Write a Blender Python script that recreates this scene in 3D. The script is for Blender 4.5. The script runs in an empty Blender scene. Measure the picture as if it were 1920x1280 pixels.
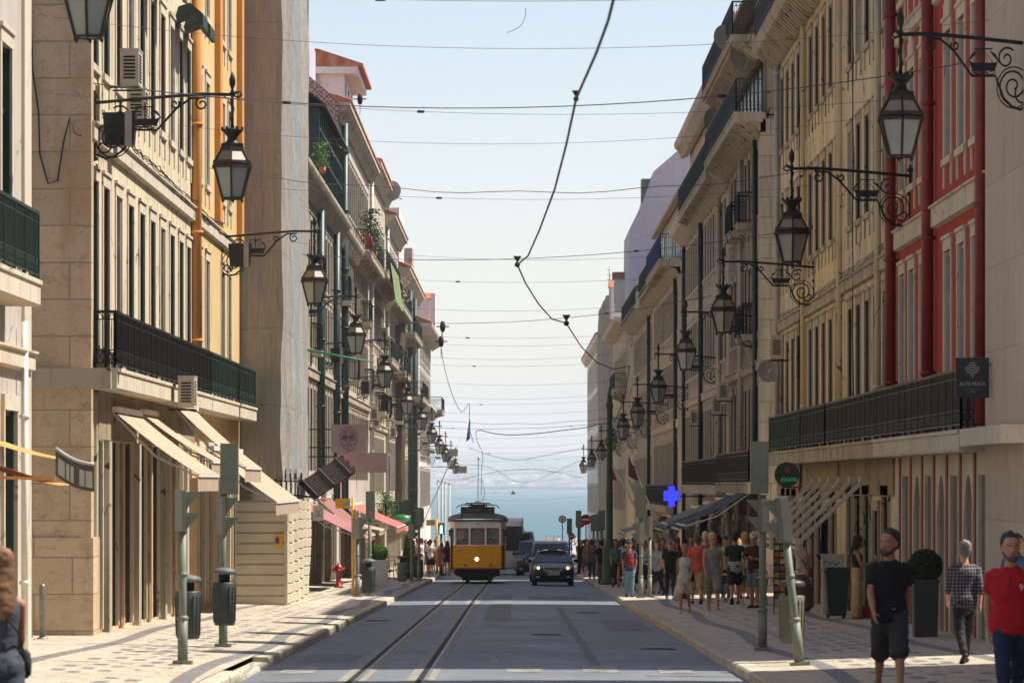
import bpy, bmesh, math, random
from mathutils import Vector, Matrix, noise
random.seed(7)
R = math.radians
PI = math.pi
scene = bpy.context.scene
COL = scene.collection
TMP = bpy.data.scenes.new('scratch')
def tmpdg():
    with bpy.context.temp_override(scene=TMP, view_layer=TMP.view_layers[0]): return bpy.context.evaluated_depsgraph_get()
FPX = 8000.0            # focal length in photo pixels (150 mm on a 36 mm sensor, 1920 px wide)
VX, HY = 966.0, 905.0   # street vanishing column, horizon row
CAMZ = 1.87
SL = 0.0131             # fall of the street towards the river
def gz(y):              # road height
    if y < 600: return -SL*y
    return -SL*600
def pvz(x, y):          # pavement height (kerb 0.13, rises to 0.25 at the walls)
    a = min(max((abs(x)-3.1)/4.2, 0), 1)
    return gz(y)+0.13+0.12*a
def at(px, py, y): return Vector(((px-VX)*y/FPX, y, CAMZ+(HY-py)*y/FPX))
def lin(c):
    return tuple(((v/255)/12.92 if v/255 <= .04045 else ((v/255+.055)/1.055)**2.4) for v in c)
# ---------------------------------------------------------------- materials
class NT:
    def __init__(s, name):
        s.m = bpy.data.materials.new(name); s.m.use_nodes = True
        s.t = s.m.node_tree; s.n = s.t.nodes; s.b = s.n['Principled BSDF']
    def new(s, ty, **k):
        n = s.n.new(ty)
        for a, v in k.items():
            if a.startswith('i_'): n.inputs[a[2:].replace('_', ' ')].default_value = v
            else: setattr(n, a, v)
        return n
    def link(s, a, b): s.t.links.new(a, b)
    def math(s, op, a, b=None, c=None):
        n = s.n.new('ShaderNodeMath'); n.operation = op
        for i, v in enumerate((a, b, c)):
            if v is None: continue
            if isinstance(v, (int, float)): n.inputs[i].default_value = v
            else: s.link(v, n.inputs[i])
        return n.outputs[0]
    def pos(s, obj=False, scale=(1, 1, 1)):
        if obj: o = s.n.new('ShaderNodeTexCoord').outputs['Object']
        else: o = s.n.new('ShaderNodeNewGeometry').outputs['Position']
        mp = s.n.new('ShaderNodeMapping'); mp.inputs['Scale'].default_value = scale
        s.link(o, mp.inputs['Vector']); return mp.outputs[0]
    def noise(s, vec, scale, detail=4, rough=.6):
        n = s.n.new('ShaderNodeTexNoise'); n.inputs['Scale'].default_value = scale
        n.inputs['Detail'].default_value = detail; n.inputs['Roughness'].default_value = rough
        s.link(vec, n.inputs['Vector']); return n.outputs['Fac']
    def ramp(s, fac, a, b, lo=.35, hi=.65):
        n = s.n.new('ShaderNodeMapRange'); n.inputs['From Min'].default_value = lo; n.inputs['From Max'].default_value = hi
        n.inputs['To Min'].default_value = a; n.inputs['To Max'].default_value = b
        s.link(fac, n.inputs['Value']); return n.outputs[0]
    def mix(s, fac, a, b, mode='MIX'):
        n = s.n.new('ShaderNodeMix'); n.data_type = 'RGBA'; n.blend_type = mode
        for v, i in ((fac, 0), (a, 6), (b, 7)):
            if isinstance(v, (int, float)): n.inputs[i].default_value = v
            elif isinstance(v, tuple): n.inputs[i].default_value = (*v[:3], 1)
            else: s.link(v, n.inputs[i])
        return n.outputs[2]
    def bump(s, h, strength=.3, dist=.02):
        n = s.n.new('ShaderNodeBump'); n.inputs['Strength'].default_value = strength; n.inputs['Distance'].default_value = dist
        s.link(h, n.inputs['Height']); s.link(n.outputs[0], s.b.inputs['Normal'])
    def out(s, col, rough=.7, metal=0, spec=.5):
        if isinstance(col, tuple): s.b.inputs['Base Color'].default_value = (*col[:3], 1)
        else: s.link(col, s.b.inputs['Base Color'])
        if isinstance(rough, (int, float)): s.b.inputs['Roughness'].default_value = rough
        else: s.link(rough, s.b.inputs['Roughness'])
        s.b.inputs['Metallic'].default_value = metal
        s.b.inputs['Specular IOR Level'].default_value = spec
        return s.m
MC = {}
def simple(name, c, rough=.6, metal=0, var=.18, scale=4, obj=True, spec=.5, bump=0):
    """painted / fabric / metal surface with light mottling"""
    if name in MC: return MC[name]
    t = NT(name); c = lin(c)
    p = t.pos(obj); f = t.noise(p, scale, 5)
    d = tuple(v*(1-var) for v in c); e = tuple(min(1, v*(1+var)) for v in c)
    col = t.mix(t.ramp(f, 0, 1), d, e)
    if bump: t.bump(t.noise(p, scale*6, 3), bump, .01)
    MC[name] = t.out(col, rough, metal, spec); return MC[name]
def cracks(t, p, scale=1.1, w=.007, thr=.5):
    nz = t.new('ShaderNodeTexNoise'); nz.inputs['Scale'].default_value = 2.2; nz.inputs['Detail'].default_value = 4; t.link(p, nz.inputs['Vector'])
    ad = t.new('ShaderNodeVectorMath', operation='MULTIPLY_ADD'); t.link(nz.outputs['Color'], ad.inputs[0]); ad.inputs[1].default_value = (.5, .5, .5); t.link(p, ad.inputs[2])
    v = t.new('ShaderNodeTexVoronoi', feature='DISTANCE_TO_EDGE'); v.inputs['Scale'].default_value = scale; t.link(ad.outputs[0], v.inputs['Vector'])
    return t.math('MULTIPLY', t.math('LESS_THAN', v.outputs['Distance'], w), t.math('GREATER_THAN', t.noise(p, .7, 2), thr))
def plaster(name, c, dirt=(150, 140, 120), streak=.45, obj=False):
    if name in MC: return MC[name]
    t = NT(name); c = lin(c); dr = lin(dirt)
    big = t.noise(t.pos(), .35, 5, .65)
    st = t.noise(t.pos(scale=(2.2, 2.2, .12)), 1.0, 6, .7)
    fine = t.noise(t.pos(), 9, 4)
    col = t.mix(t.ramp(big, 0, .5, .4, .7), c, tuple(v*.74 for v in c))
    col = t.mix(t.ramp(st, 0, streak, .5, .72), col, dr)
    blotch = t.noise(t.pos(scale=(1, 1, .6)), 1.3, 7, .75)
    col = t.mix(t.ramp(blotch, 0, streak*.7, .56, .7), col, tuple(v*.8 for v in dr))
    col = t.mix(t.ramp(fine, 0, .22, .3, .7), col, tuple(v*.8 for v in c))
    col = t.mix(t.math('MULTIPLY', cracks(t, t.pos(scale=(1, 1, .6)), .8, .01, .5), streak), col, tuple(v*.4 for v in dr))
    t.bump(fine, .25, .015)
    MC[name] = t.out(col, .9, 0, .2); return MC[name]
def stone(name, c, bw=.9, bh=.45, mortar=.6, streak=.35, msize=.012, crack=False):
    if name in MC: return MC[name]
    t = NT(name); c = lin(c)
    p = t.pos(); sx = t.new('ShaderNodeSeparateXYZ'); t.link(p, sx.inputs[0])
    u = t.math('ADD', sx.outputs[0], sx.outputs[1])
    cb = t.new('ShaderNodeCombineXYZ'); t.link(u, cb.inputs[0]); t.link(sx.outputs[2], cb.inputs[1])
    br = t.new('ShaderNodeTexBrick'); t.link(cb.outputs[0], br.inputs['Vector'])
    br.inputs['Scale'].default_value = 1; br.inputs['Brick Width'].default_value = bw; br.inputs['Row Height'].default_value = bh
    br.inputs['Mortar Size'].default_value = msize; br.inputs['Mortar Smooth'].default_value = .4
    br.inputs['Color1'].default_value = (*c, 1); br.inputs['Color2'].default_value = (*[v*.84 for v in c], 1)
    br.inputs['Mortar'].default_value = (*[v*mortar for v in c], 1)
    st = t.noise(t.pos(scale=(2.5, 2.5, .3)), 1, 6, .7)
    bl = t.noise(t.pos(), 2.1, 8, .75)
    pit = t.noise(t.pos(), 22, 3, .6)
    col = t.mix(t.ramp(st, 0, streak, .48, .72), br.outputs['Color'], tuple(v*.5 for v in c))
    col = t.mix(t.ramp(bl, 0, .55, .52, .7), col, tuple(v*m for v, m in zip(c, (.62, .58, .52))))
    col = t.mix(t.ramp(pit, 0, .5, .6, .72), col, tuple(v*.45 for v in c))
    if crack: col = t.mix(t.math('MULTIPLY', cracks(t, p, 1.6), .6), col, tuple(v*.42 for v in c)); bb = t.noise(t.pos(scale=(1, 1, 1.4)), 3.2, 8, .8); col = t.mix(t.ramp(bb, 0, .6, .53, .6), col, tuple(v*m for v, m in zip(c, (.6, .52, .44)))); pt = t.noise(t.pos(scale=(1, 1, .5)), .9, 3, .5); col = t.mix(t.ramp(pt, 0, .6, .55, .62), col, tuple(v*m for v, m in zip(c, (.72, .62, .5))))
    h = t.math('ADD', t.math('MULTIPLY', br.outputs['Fac'], -1.0), t.math('MULTIPLY', bl, .5))
    t.bump(h, .35, .03)
    MC[name] = t.out(col, .88, 0, .2); return MC[name]
def glassy(name, c, rough=.22):
    """window glass over a dark room, with the odd pale curtain behind"""
    if name in MC: return MC[name]
    t = NT(name); c = lin(c)
    f = t.noise(t.pos(scale=(.45, .45, .35)), 1, 2)
    g = t.noise(t.pos(scale=(.8, .8, 1.3)), 2, 3)
    col = t.mix(t.ramp(f, 0, 1, .52, .56), c, tuple(min(1, v*5+.05) for v in c))
    t.bump(g, .12, .02)
    MC[name] = t.out(col, rough, 0, .3); return MC[name]
def emis(name, c, s):
    if name in MC: return MC[name]
    t = NT(name); m = t.out(lin(c), .5)
    t.b.inputs['Emission Color'].default_value = (*lin(c), 1); t.b.inputs['Emission Strength'].default_value = s
    MC[name] = m; return m
# ---------------------------------------------------------------- mesh builder
class MB:
    def __init__(s): s.v = []; s.f = []; s.sm = []
    def add(s, vs, fs, smooth=False):
        o = len(s.v); s.v += [tuple(v) for v in vs]
        for f in fs: s.f.append([i+o for i in f]); s.sm.append(smooth)
        return s
    def box(s, x0, x1, y0, y1, z0, z1):
        return s.add([(x0,y0,z0),(x1,y0,z0),(x1,y1,z0),(x0,y1,z0),(x0,y0,z1),(x1,y0,z1),(x1,y1,z1),(x0,y1,z1)],
              [(0,3,2,1),(4,5,6,7),(0,1,5,4),(1,2,6,5),(2,3,7,6),(3,0,4,7)])
    def prism(s, poly, ax, a, b):
        """poly: list of 2-tuples in the two axes other than ax (in x,y,z order); extruded along ax from a to b"""
        n = len(poly); vs = []
        for w in (a, b):
            for p in poly:
                q = list(p); q.insert(ax, w); vs.append(q)
        fs = [tuple(range(n))[::-1], tuple(range(n, 2*n))] + [(i, (i+1) % n, n+(i+1) % n, n+i) for i in range(n)]
        return s.add(vs, fs)
    def tube(s, pts, r, n=6, cap=True, smooth=True):
        pts = [Vector(p) for p in pts]
        rs = r if isinstance(r, (list, tuple)) else [r]*len(pts)
        up = Vector((0, 0, 1)); rings = []; prev = None
        for i, p in enumerate(pts):
            d = (pts[min(i+1, len(pts)-1)]-pts[max(i-1, 0)])
            if d.length < 1e-9: d = Vector((0, 0, 1))
            d.normalize()
            if prev is None:
                a = d.cross(up) if abs(d.z) < .95 else d.cross(Vector((1, 0, 0)))
            else: a = prev-d*prev.dot(d)
            a.normalize(); b = d.cross(a); prev = a
            rings.append([p+(a*math.cos(2*PI*k/n)+b*math.sin(2*PI*k/n))*rs[i] for k in range(n)])
        vs = [v for g in rings for v in g]; fs = []
        for i in range(len(rings)-1):
            for k in range(n): fs.append((i*n+k, i*n+(k+1) % n, (i+1)*n+(k+1) % n, (i+1)*n+k))
        if cap: fs += [tuple(range(n))[::-1], tuple(range(len(vs)-n, len(vs)))]
        return s.add(vs, fs, smooth)
    def bar(s, a, b, w, h=None):
        """straight bar of rectangular section between two points"""
        a = Vector(a); b = Vector(b); h = h or w; d = (b-a).normalized()
        x = d.cross(Vector((0, 0, 1))) if abs(d.z) < .95 else d.cross(Vector((1, 0, 0)))
        x.normalize(); y = d.cross(x); x *= w/2; y *= h/2
        vs = [p+x*i+y*j for p in (a, b) for i, j in ((-1,-1),(1,-1),(1,1),(-1,1))]
        return s.add(vs, [(0,3,2,1),(4,5,6,7),(0,1,5,4),(1,2,6,5),(2,3,7,6),(3,0,4,7)])
    def lathe(s, prof, n=12, c=(0, 0, 0), ph=0, smooth=True, sq=None):
        vs = []; fs = []; m = len(prof)
        for r, z in prof:
            for k in range(n):
                a = 2*PI*k/n+ph; vs.append((c[0]+r*math.cos(a)*(sq or 1), c[1]+r*math.sin(a), c[2]+z))
        for i in range(m-1):
            for k in range(n): fs.append((i*n+k, i*n+(k+1) % n, (i+1)*n+(k+1) % n, (i+1)*n+k))
        fs += [tuple(range(n))[::-1], tuple(range((m-1)*n, m*n))]
        return s.add(vs, fs, smooth)
    def ball(s, c, r, n=10, m=7, jit=0):
        rx, ry, rz = r if isinstance(r, (tuple, list)) else (r, r, r)
        prof = [(math.sin(PI*(i+.0)/m), -math.cos(PI*i/m)) for i in range(m+1)]
        vs = []; fs = []
        for q, z in prof:
            for k in range(n):
                a = 2*PI*k/n; j = 1+random.uniform(-jit, jit)
                vs.append((c[0]+rx*max(q, .02)*math.cos(a)*j, c[1]+ry*max(q, .02)*math.sin(a)*j, c[2]+rz*z*j))
        for i in range(m):
            for k in range(n): fs.append((i*n+k, i*n+(k+1) % n, (i+1)*n+(k+1) % n, (i+1)*n+k))
        fs += [tuple(range(n))[::-1], tuple(range(m*n, (m+1)*n))]
        return s.add(vs, fs, True)
    def grid(s, fn, nu, nv, smooth=True):
        vs = [fn(i/nu, j/nv) for j in range(nv+1) for i in range(nu+1)]
        fs = [(j*(nu+1)+i, j*(nu+1)+i+1, (j+1)*(nu+1)+i+1, (j+1)*(nu+1)+i) for j in range(nv) for i in range(nu)]
        return s.add(vs, fs, smooth)
    def xf(s, fn): s.v = [tuple(fn(*v)) for v in s.v]; return s
    def mesh(s, name, m, fix=True):
        me = bpy.data.meshes.new(name); me.from_pydata(s.v, [], s.f); me.update()
        me.polygons.foreach_set('use_smooth', s.sm)
        if fix and len(s.f) < 60000:
            bm = bmesh.new(); bm.from_mesh(me); bmesh.ops.recalc_face_normals(bm, faces=bm.faces); bm.to_mesh(me); bm.free()
        for q in (m if isinstance(m, (list, tuple)) else [m]): me.materials.append(q)
        return me
    def build(s, name, m, parent=None, loc=None, fix=True):
        return link(name, s.mesh(name, m, fix), parent, loc)
def link(name, data, parent=None, loc=None):
    o = bpy.data.objects.new(name, data); COL.objects.link(o)
    if parent is not None:
        o.parent = parent
        if loc is None and parent.get('wr'):   # mesh given in world coordinates
            p = parent
            off = Vector(parent.location)
            while p.parent: p = p.parent; off += Vector(p.location)
            o.location = -off
    if loc is not None: o.location = loc
    return o
def thing(name, label, cat, loc=(0, 0, 0), rz=0, group=None, world=False):
    o = bpy.data.objects.new(name, None); COL.objects.link(o)
    o.location = loc; o.rotation_euler = (0, 0, rz); o['label'] = label; o['category'] = cat
    if group: o['group'] = group
    if world: o['wr'] = 1
    o.empty_display_size = .1
    return o
def tag(o, label, cat, group=None, kind=None):
    o['label'] = label; o['category'] = cat
    if group: o['group'] = group
    if kind: o['kind'] = kind
    return o
def struct(o, label=None):
    o['kind'] = 'structure'
    if label: o['label'] = label
    return o
def dup(root, loc=None, rz=None, label=None, scale=None):
    r = root.copy(); COL.objects.link(r)
    if loc is not None: r.location = loc
    if rz is not None: r.rotation_euler = (0, 0, rz)
    if label: r['label'] = label
    if scale: r.scale = (scale,)*3
    for ch in root.children:
        c = ch.copy(); COL.objects.link(c); c.parent = r
        for g in ch.children:
            d = g.copy(); COL.objects.link(d); d.parent = c
    return r
# shared materials
M = dict(
  limestone=stone('limestone', (208, 184, 152), 1.3, .62, .5, .5, .014, True),
  limestone_b=stone('limestone_pale', (206, 196, 180), 1.1, .6, .75, .2),
  trim=plaster('stone_trim', (205, 194, 172), (128, 116, 98), .5),
  trim_w=plaster('stone_trim_weathered', (178, 166, 144), (94, 84, 68), .95),
  cream=plaster('cream_plaster', (214, 200, 168), (132, 116, 94), .9),
  cream2=plaster('stained_cream_plaster', (220, 202, 160), (120, 106, 84), 1),
  orange=plaster('orange_plaster', (214, 184, 132), (180, 148, 104), .4),
  ochre=plaster('ochre_pilaster', (208, 148, 80), (170, 116, 64), .3),
  red=plaster('red_plaster', (168, 66, 54), (132, 54, 46), .4),
  grey_pl=plaster('grey_plaster', (190, 180, 168), (134, 122, 108), .6),
  beige_pl=plaster('beige_plaster', (198, 184, 160), (120, 106, 86), .9),
  brown_pl=plaster('brown_weathered_plaster', (158, 142, 116), (84, 74, 58), 1),
  pink_pl=plaster('pinkish_plaster', (194, 174, 154), (120, 102, 84), .8),
  lav=plaster('lavender_render', (188, 187, 198), (168, 164, 174), .3),
  white_pl=plaster('white_render', (222, 220, 214), (180, 172, 160), .35),
  iron=simple('black_iron', (34, 36, 34), .5, .4, .3),
  irong=simple('green_iron', (36, 58, 50), .55, .2, .3),
  ironb=simple('blue_iron', (52, 66, 120), .55, .2, .2),
  greenpipe=simple('dark_green_pipe', (30, 56, 52), .45, 0, .25),
  glass=glassy('dark_window_glass', (34, 38, 38)),
  sash=simple('white_sash_paint', (176, 170, 156), .5, 0, .1),
  sashg=simple('green_sash_paint', (28, 50, 42), .5, 0, .2),
  wood=simple('brown_wood', (72, 50, 34), .6, 0, .35, 3),
  dark=simple('dark_opening', (22, 20, 18), .8, 0, .2),
  tile=None, awn=simple('beige_awning_cloth', (176, 154, 130), .85, 0, .08, 2, bump=.2),
  whitep=simple('white_paint', (222, 218, 208), .5, 0, .08),
  greyp=simple('pale_grey_plastic', (176, 172, 162), .55, 0, .08),
  acc=simple('beige_unit_casing', (196, 184, 160), .5, 0, .15),
  sig=simple('grey_green_signal_paint', (116, 122, 106), .55, 0, .14, 5),
  sigl=simple('pale_signal_edge', (150, 146, 138), .5, 0, .1, 5),
  steel=simple('brushed_steel', (140, 138, 132), .5, .8, .2),
  rubber=simple('tyre_rubber', (20, 20, 20), .85, 0, .2),
)
t = NT('clay_roof_tile'); p = t.pos(); w = t.new('ShaderNodeTexWave', wave_type='BANDS', bands_direction='Y'); t.link(p, w.inputs[0]); w.inputs['Scale'].default_value = 1.3
f = t.noise(p, 3, 5); c = t.mix(t.ramp(f, 0, 1), lin((158, 92, 64)), lin((196, 130, 96))); t.bump(w.outputs[1], .9, .08); M['tile'] = t.out(c, .9)
# ---------------------------------------------------------------- setting: ground, road, pavement, water, shore
CL, CR = -3.6, 3.05
t = NT('asphalt'); p = t.pos()
f1 = t.noise(p, .5, 6, .7); f2 = t.noise(p, 30, 3); f3 = t.noise(t.pos(scale=(1.1, .05, 1)), 1.6, 4); f4 = t.noise(t.pos(scale=(.12, 1.6, 1)), 1.0, 4)
c = t.mix(t.ramp(f1, 0, 1, .35, .65), lin((94, 99, 105)), lin((111, 115, 119)))
c = t.mix(t.ramp(f3, 0, .55, .5, .72), c, lin((128, 130, 130)))
c = t.mix(t.ramp(f4, 0, .4, .5, .7), c, lin((88, 90, 94)))
c = t.mix(t.ramp(f2, 0, .35, .45, .75), c, lin((156, 153, 148)))
t.bump(f2, .5, .01); M['asphalt'] = t.out(c, t.ramp(f1, .5, .75), 0, .5)
# Portuguese pavement: pale cobbles with dark wavy bands and dashes
t = NT('portuguese_pavement'); p = t.pos(); s = t.new('ShaderNodeSeparateXYZ'); t.link(p, s.inputs[0]); X, Y = s.outputs[0], s.outputs[1]
vo = t.new('ShaderNodeTexVoronoi', feature='DISTANCE_TO_EDGE'); vo.inputs['Scale'].default_value = 11; t.link(p, vo.inputs['Vector'])
vc = t.new('ShaderNodeTexVoronoi'); vc.inputs['Scale'].default_value = 11; t.link(p, vc.inputs['Vector'])
jx = t.noise(p, 7, 3); ax = t.math('ADD', t.math('ABSOLUTE', X), t.math('MULTIPLY', t.math('SUBTRACT', jx, .5), .12)); Y = t.math('ADD', Y, t.math('MULTIPLY', t.math('SUBTRACT', t.noise(p, 5, 3), .5), .5)); wav = t.math('MULTIPLY', t.math('SINE', t.math('MULTIPLY', Y, .3)), .1)
def band(c0, w):
    return t.math('LESS_THAN', t.math('ABSOLUTE', t.math('SUBTRACT', t.math('ADD', ax, wav), c0)), w)
b1 = band(6.45, .13); b2 = band(4.05, .13)
fy = t.math('FRACT', t.math('MULTIPLY', Y, .5)); cellx = t.math('FLOOR', t.math('MULTIPLY', ax, 3.2))
off = t.math('FRACT', t.math('ADD', t.math('MULTIPLY', Y, .62), t.math('MULTIPLY', cellx, .5)))
dash = t.math('MULTIPLY', t.math('GREATER_THAN', off, .5), t.math('MULTIPLY', t.math('GREATER_THAN', ax, 4.45), t.math('LESS_THAN', ax, 6.0)))
gapx = t.math('GREATER_THAN', t.math('FRACT', t.math('MULTIPLY', ax, 3.2)), .42)
dash = t.math('MULTIPLY', dash, gapx)
wn = t.noise(t.pos(scale=(1.6, .5, 1)), .8, 2); dash = t.math('MULTIPLY', dash, t.math('GREATER_THAN', wn, .46))
dk = t.math('MINIMUM', t.math('ADD', t.math('ADD', b1, b2), dash), 1)
n1 = t.noise(p, .8, 6, .7); n2 = t.noise(p, 5, 3)
cl = t.mix(t.ramp(vc.outputs['Color'], 0, 1, .2, .8), lin((180, 167, 146)), lin((212, 199, 176)))
cl = t.mix(t.ramp(n1, 0, .6, .42, .7), cl, lin((150, 138, 120)))
cdk = t.mix(t.ramp(n2, 0, 1), lin((104, 102, 102)), lin((138, 132, 126)))
c = t.mix(dk, cl, cdk)
c = t.mix(t.ramp(vo.outputs['Distance'], .45, 0, .0, .09), c, lin((96, 88, 78)))
t.bump(t.ramp(vo.outputs['Distance'], 0, 1, 0, .15), .5, .015); M['calcada'] = t.out(c, .62, 0, .45)
M['kerb'] = stone('kerb_stone', (196, 186, 166), 1.1, 3, .5, .3, .02)
M['earth'] = simple('dusty_ground', (150, 140, 124), .95, 0, .15, .5, obj=False)
# ground sheet: slopes to the quay, then drops under the river
ys = [-60, 0, 600, 699.9, 700, 720]
def gsurf(y): return gz(y)-.06 if y < 700 else -18
mb = MB()
for i in range(len(ys)-1):
    a, b = ys[i], ys[i+1]; mb.add([(-900, a, gsurf(a)), (900, a, gsurf(a)), (900, b, gsurf(b)), (-900, b, gsurf(b))], [(0, 1, 2, 3)])
struct(mb.build('ground', M['earth'], fix=False), 'dusty paved ground falling to the quay')
mb = MB(); ny = 120
mb.grid(lambda u, v: (CL-.1+(CR-CL+.2)*u, -40+640*v, gz(-40+640*v)+.03*math.sin(PI*u)), 6, ny)
struct(mb.build('road', M['asphalt'], fix=False), 'dark worn asphalt street')
mb = MB()
mb.add([(-250, 600, gz(600)), (250, 600, gz(600)), (250, 699, gz(600)), (-250, 699, gz(600))], [(0, 1, 2, 3)])
struct(mb.build('square_paving', M['calcada'], fix=False), 'pale paving of the riverside square')
for sd, cx, nm in ((-1, CL, 'left'), (1, CR, 'right')):
    mb = MB()
    xs = [abs(cx)+.24, 4.5, 5.5, 6.5, 7.2, 9, 45]
    for k in range(64):
        y0, y1 = -40+10*k, -30+10*k
        for i in range(len(xs)-1):
            P = [(sd*xs[i], y0), (sd*xs[i+1], y0), (sd*xs[i+1], y1), (sd*xs[i], y1)]
            mb.add([(x, y, pvz(x, y)) for x, y in P], [(0, 1, 2, 3)] if sd > 0 else [(3, 2, 1, 0)])
    struct(mb.build('pavement', M['calcada'], fix=False), 'patterned cobble pavement below the %s facades' % ('sunlit' if sd < 0 else 'shaded'))
    mb = MB(); y = -40
    while y < 600:
        L = random.uniform(.9, 1.5); a = abs(cx); j = random.uniform(-.008, .008)
        low = .07 if (sd < 0 and 56 < y < 62) else 0
        z0, z1 = gz(y)-.1, gz(y+L)-.1
        pr = [(a+j, 0), (a+j+.015, .21-low), (a+j+.04, .235-low), (a+.26, .24-low), (a+.26, 0)]
        vs = [(sd*q[0], y+.006, z0+q[1]) for q in pr]+[(sd*q[0], y+L-.006, z1+q[1]) for q in pr]; n = 5
        mb.add(vs, [tuple(range(n)), tuple(range(n, 2*n))]+[(i, (i+1) % n, n+(i+1) % n, n+i) for i in range(n)])
        y += L
    struct(mb.build('kerb', M['kerb']), 'worn pale kerb stones beside the %s pavement' % ('sunlit' if sd < 0 else 'shaded'))
# tram rails set in pale strips
def railx(y, o): return o+(.08*max(0, min(1, (y-128)/30)))
t = NT('rail_bed'); p = t.pos(); f = t.noise(p, 6, 5); c = t.mix(t.ramp(f, 0, 1), lin((116, 112, 104)), lin((158, 152, 140))); M['bed'] = t.out(c, .8)
for o, lb in ((-2.12, 'kerb side'), (-1.22, 'mid street')):
    r_ = thing('tram_rail', 'grooved steel tram rail, the %s one of the pair' % lb, 'tram rail', (0, 0, 0), group='pair of tram rails', world=True)
    for nm, a, b, h, m in (('bed_strip', -.2, .17, .004, 'bed'), ('groove', -.045, .012, .008, 'rubber'), ('rail_head', .02, .07, .012, 'steel')):
        mb = MB(); yy = [20, 60, 100, 128, 138, 148, 158, 300, 560]
        if nm == 'groove': a, b = -.07, .015
        for i in range(len(yy)-1):
            P = [(railx(yy[i], o)+a, yy[i]), (railx(yy[i], o)+b, yy[i]), (railx(yy[i+1], o)+b, yy[i+1]), (railx(yy[i+1], o)+a, yy[i+1])]
            mb.add([(x, y, gz(y)+h+.03*math.sin(PI*(x-CL+.1)/(CR-CL+.2))) for x, y in P], [(0, 1, 2, 3)])
        mb.build(nm, M[m], r_, fix=False)
# worn painted markings
t = NT('worn_road_paint'); p = t.pos(); f = t.noise(p, 3, 6, .8); f2 = t.noise(p, 18, 3)
c = t.mix(t.ramp(t.math('MULTIPLY', f, t.math('ADD', f2, .5)), 1, 0, .35, .6), lin((80, 80, 80)), lin((176, 172, 164))); M['paint'] = t.out(c, .7)
def rz_(x, y, h): return gz(y)+h+.03*math.sin(PI*(x-CL+.1)/(CR-CL+.2))
mb = MB()
def flat(x0, x1, y0, y1, h=.005): mb.add([(x, y, rz_(x, y, h)) for x, y in ((x0, y0), (x1, y0), (x1, y1), (x0, y1))], [(0, 1, 2, 3)])
for k in range(6):
    x = -3.3+1.06*k
    if abs(x+2.1) < .2 or abs(x+1.2) < .2: continue
    flat(x, x+.5, 58.9, 62.1)
struct(mb.build('crossing_marking', M['paint'], fix=False), 'worn zebra crossing stripes')
mb = MB(); flat(-.37, -.25, 62.8, 66.0); flat(-.35, -.25, 88, 92); flat(-.35, -.25, 150, 154)
struct(mb.build('lane_marking', M['paint'], fix=False), 'worn white centre line dashes')
mb = MB(); flat(-3.4, 2.9, 117.0, 117.5); struct(mb.build('stop_line_marking', M['paint'], fix=False), 'pale line across the street')
t = NT('patched_asphalt'); p = t.pos(); f = t.noise(p, 2, 6, .7); g = t.noise(p, 35, 3); c = t.mix(t.ramp(f, 0, 1), lin((88, 93, 99)), lin((104, 108, 112))); c = t.mix(t.ramp(g, 0, .3, .5, .75), c, lin((130, 128, 124))); M['patch'] = t.out(c, .75)
t = NT('lighter_patch'); p = t.pos(); f = t.noise(p, 2, 6, .7); c = t.mix(t.ramp(f, 0, 1), lin((100, 105, 110)), lin((116, 119, 121))); M['patch2'] = t.out(c, .8)
for k, (x0, x1, y0, y1, m) in enumerate(((1.9, 2.8, 86, 99, 'patch2'), (-.7, -.1, 96, 140, 'patch2'), (-3.3, -2.4, 64, 69, 'patch2'), (1.1, 1.25, 62, 116, 'patch'), (.4, 2.2, 126, 137, 'patch'))):
    mb = MB(); n = max(2, int((y1-y0)/1.5))
    for i in range(n):
        a, b_ = y0+(y1-y0)*i/n, y0+(y1-y0)*(i+1)/n; mb.add([(x, y, rz_(x, y, .0035)) for x, y in ((x0+.02*math.sin(a*3), a), (x1+.02*math.sin(a*2), a), (x1+.02*math.sin(b_*2), b_), (x0+.02*math.sin(b_*3), b_))], [(0, 1, 2, 3)])
    struct(mb.build('road_patch', M[m], fix=False), 'asphalt repair patch in the street')
for k, (x, y) in enumerate(((.6, 82), (1.8, 107), (-3.1, 97), (2.4, 72))):
    mb = MB(); mb.lathe([(.31, -.02), (.31, .007), (.27, .009), (.27, .005)], 24); o = mb.build('manhole_cover', M['rubber']); o.location = (x, y, rz_(x, y, .0)); tag(o, 'round iron manhole cover in the asphalt, %s from the camera' % ('second', 'fourth', 'third', 'nearest')[k], 'manhole cover', 'manhole covers')
# river and far shore
t = NT('river_water'); p = t.pos(scale=(.02, .006, 1)); f = t.noise(p, 9, 6, .7); g = t.noise(t.pos(scale=(.15, .05, 1)), 3, 4)
c = t.mix(t.ramp(f, 0, 1), lin((44, 84, 88)), lin((76, 116, 116))); t.bump(g, .6, .4); M['water'] = t.out(c, .35, 0, .25)
mb = MB(); mb.add([(-4000, 700.5, -10), (4000, 700.5, -10), (4000, 7300, -10), (-4000, 7300, -10)], [(0, 1, 2, 3)])
struct(mb.build('river_water', M['water'], fix=False), 'pale turquoise river')
mb = MB(); mb.box(-300, 300, 699, 700.4, -12, gz(600)+.0); mb.box(-300, 300, 699.2, 700.2, gz(600)+.01, gz(600)+.45)
struct(mb.build('quay_kerb', M['limestone_b']), 'stone edge of the quay')
t = NT('wooded_hills'); p = t.pos(scale=(1, 1, 2)); f = t.noise(p, .004, 8, .7); c = t.mix(t.ramp(f, 0, 1), lin((74, 92, 66)), lin((150, 140, 112))); M['hill'] = t.out(c, .95)
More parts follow.
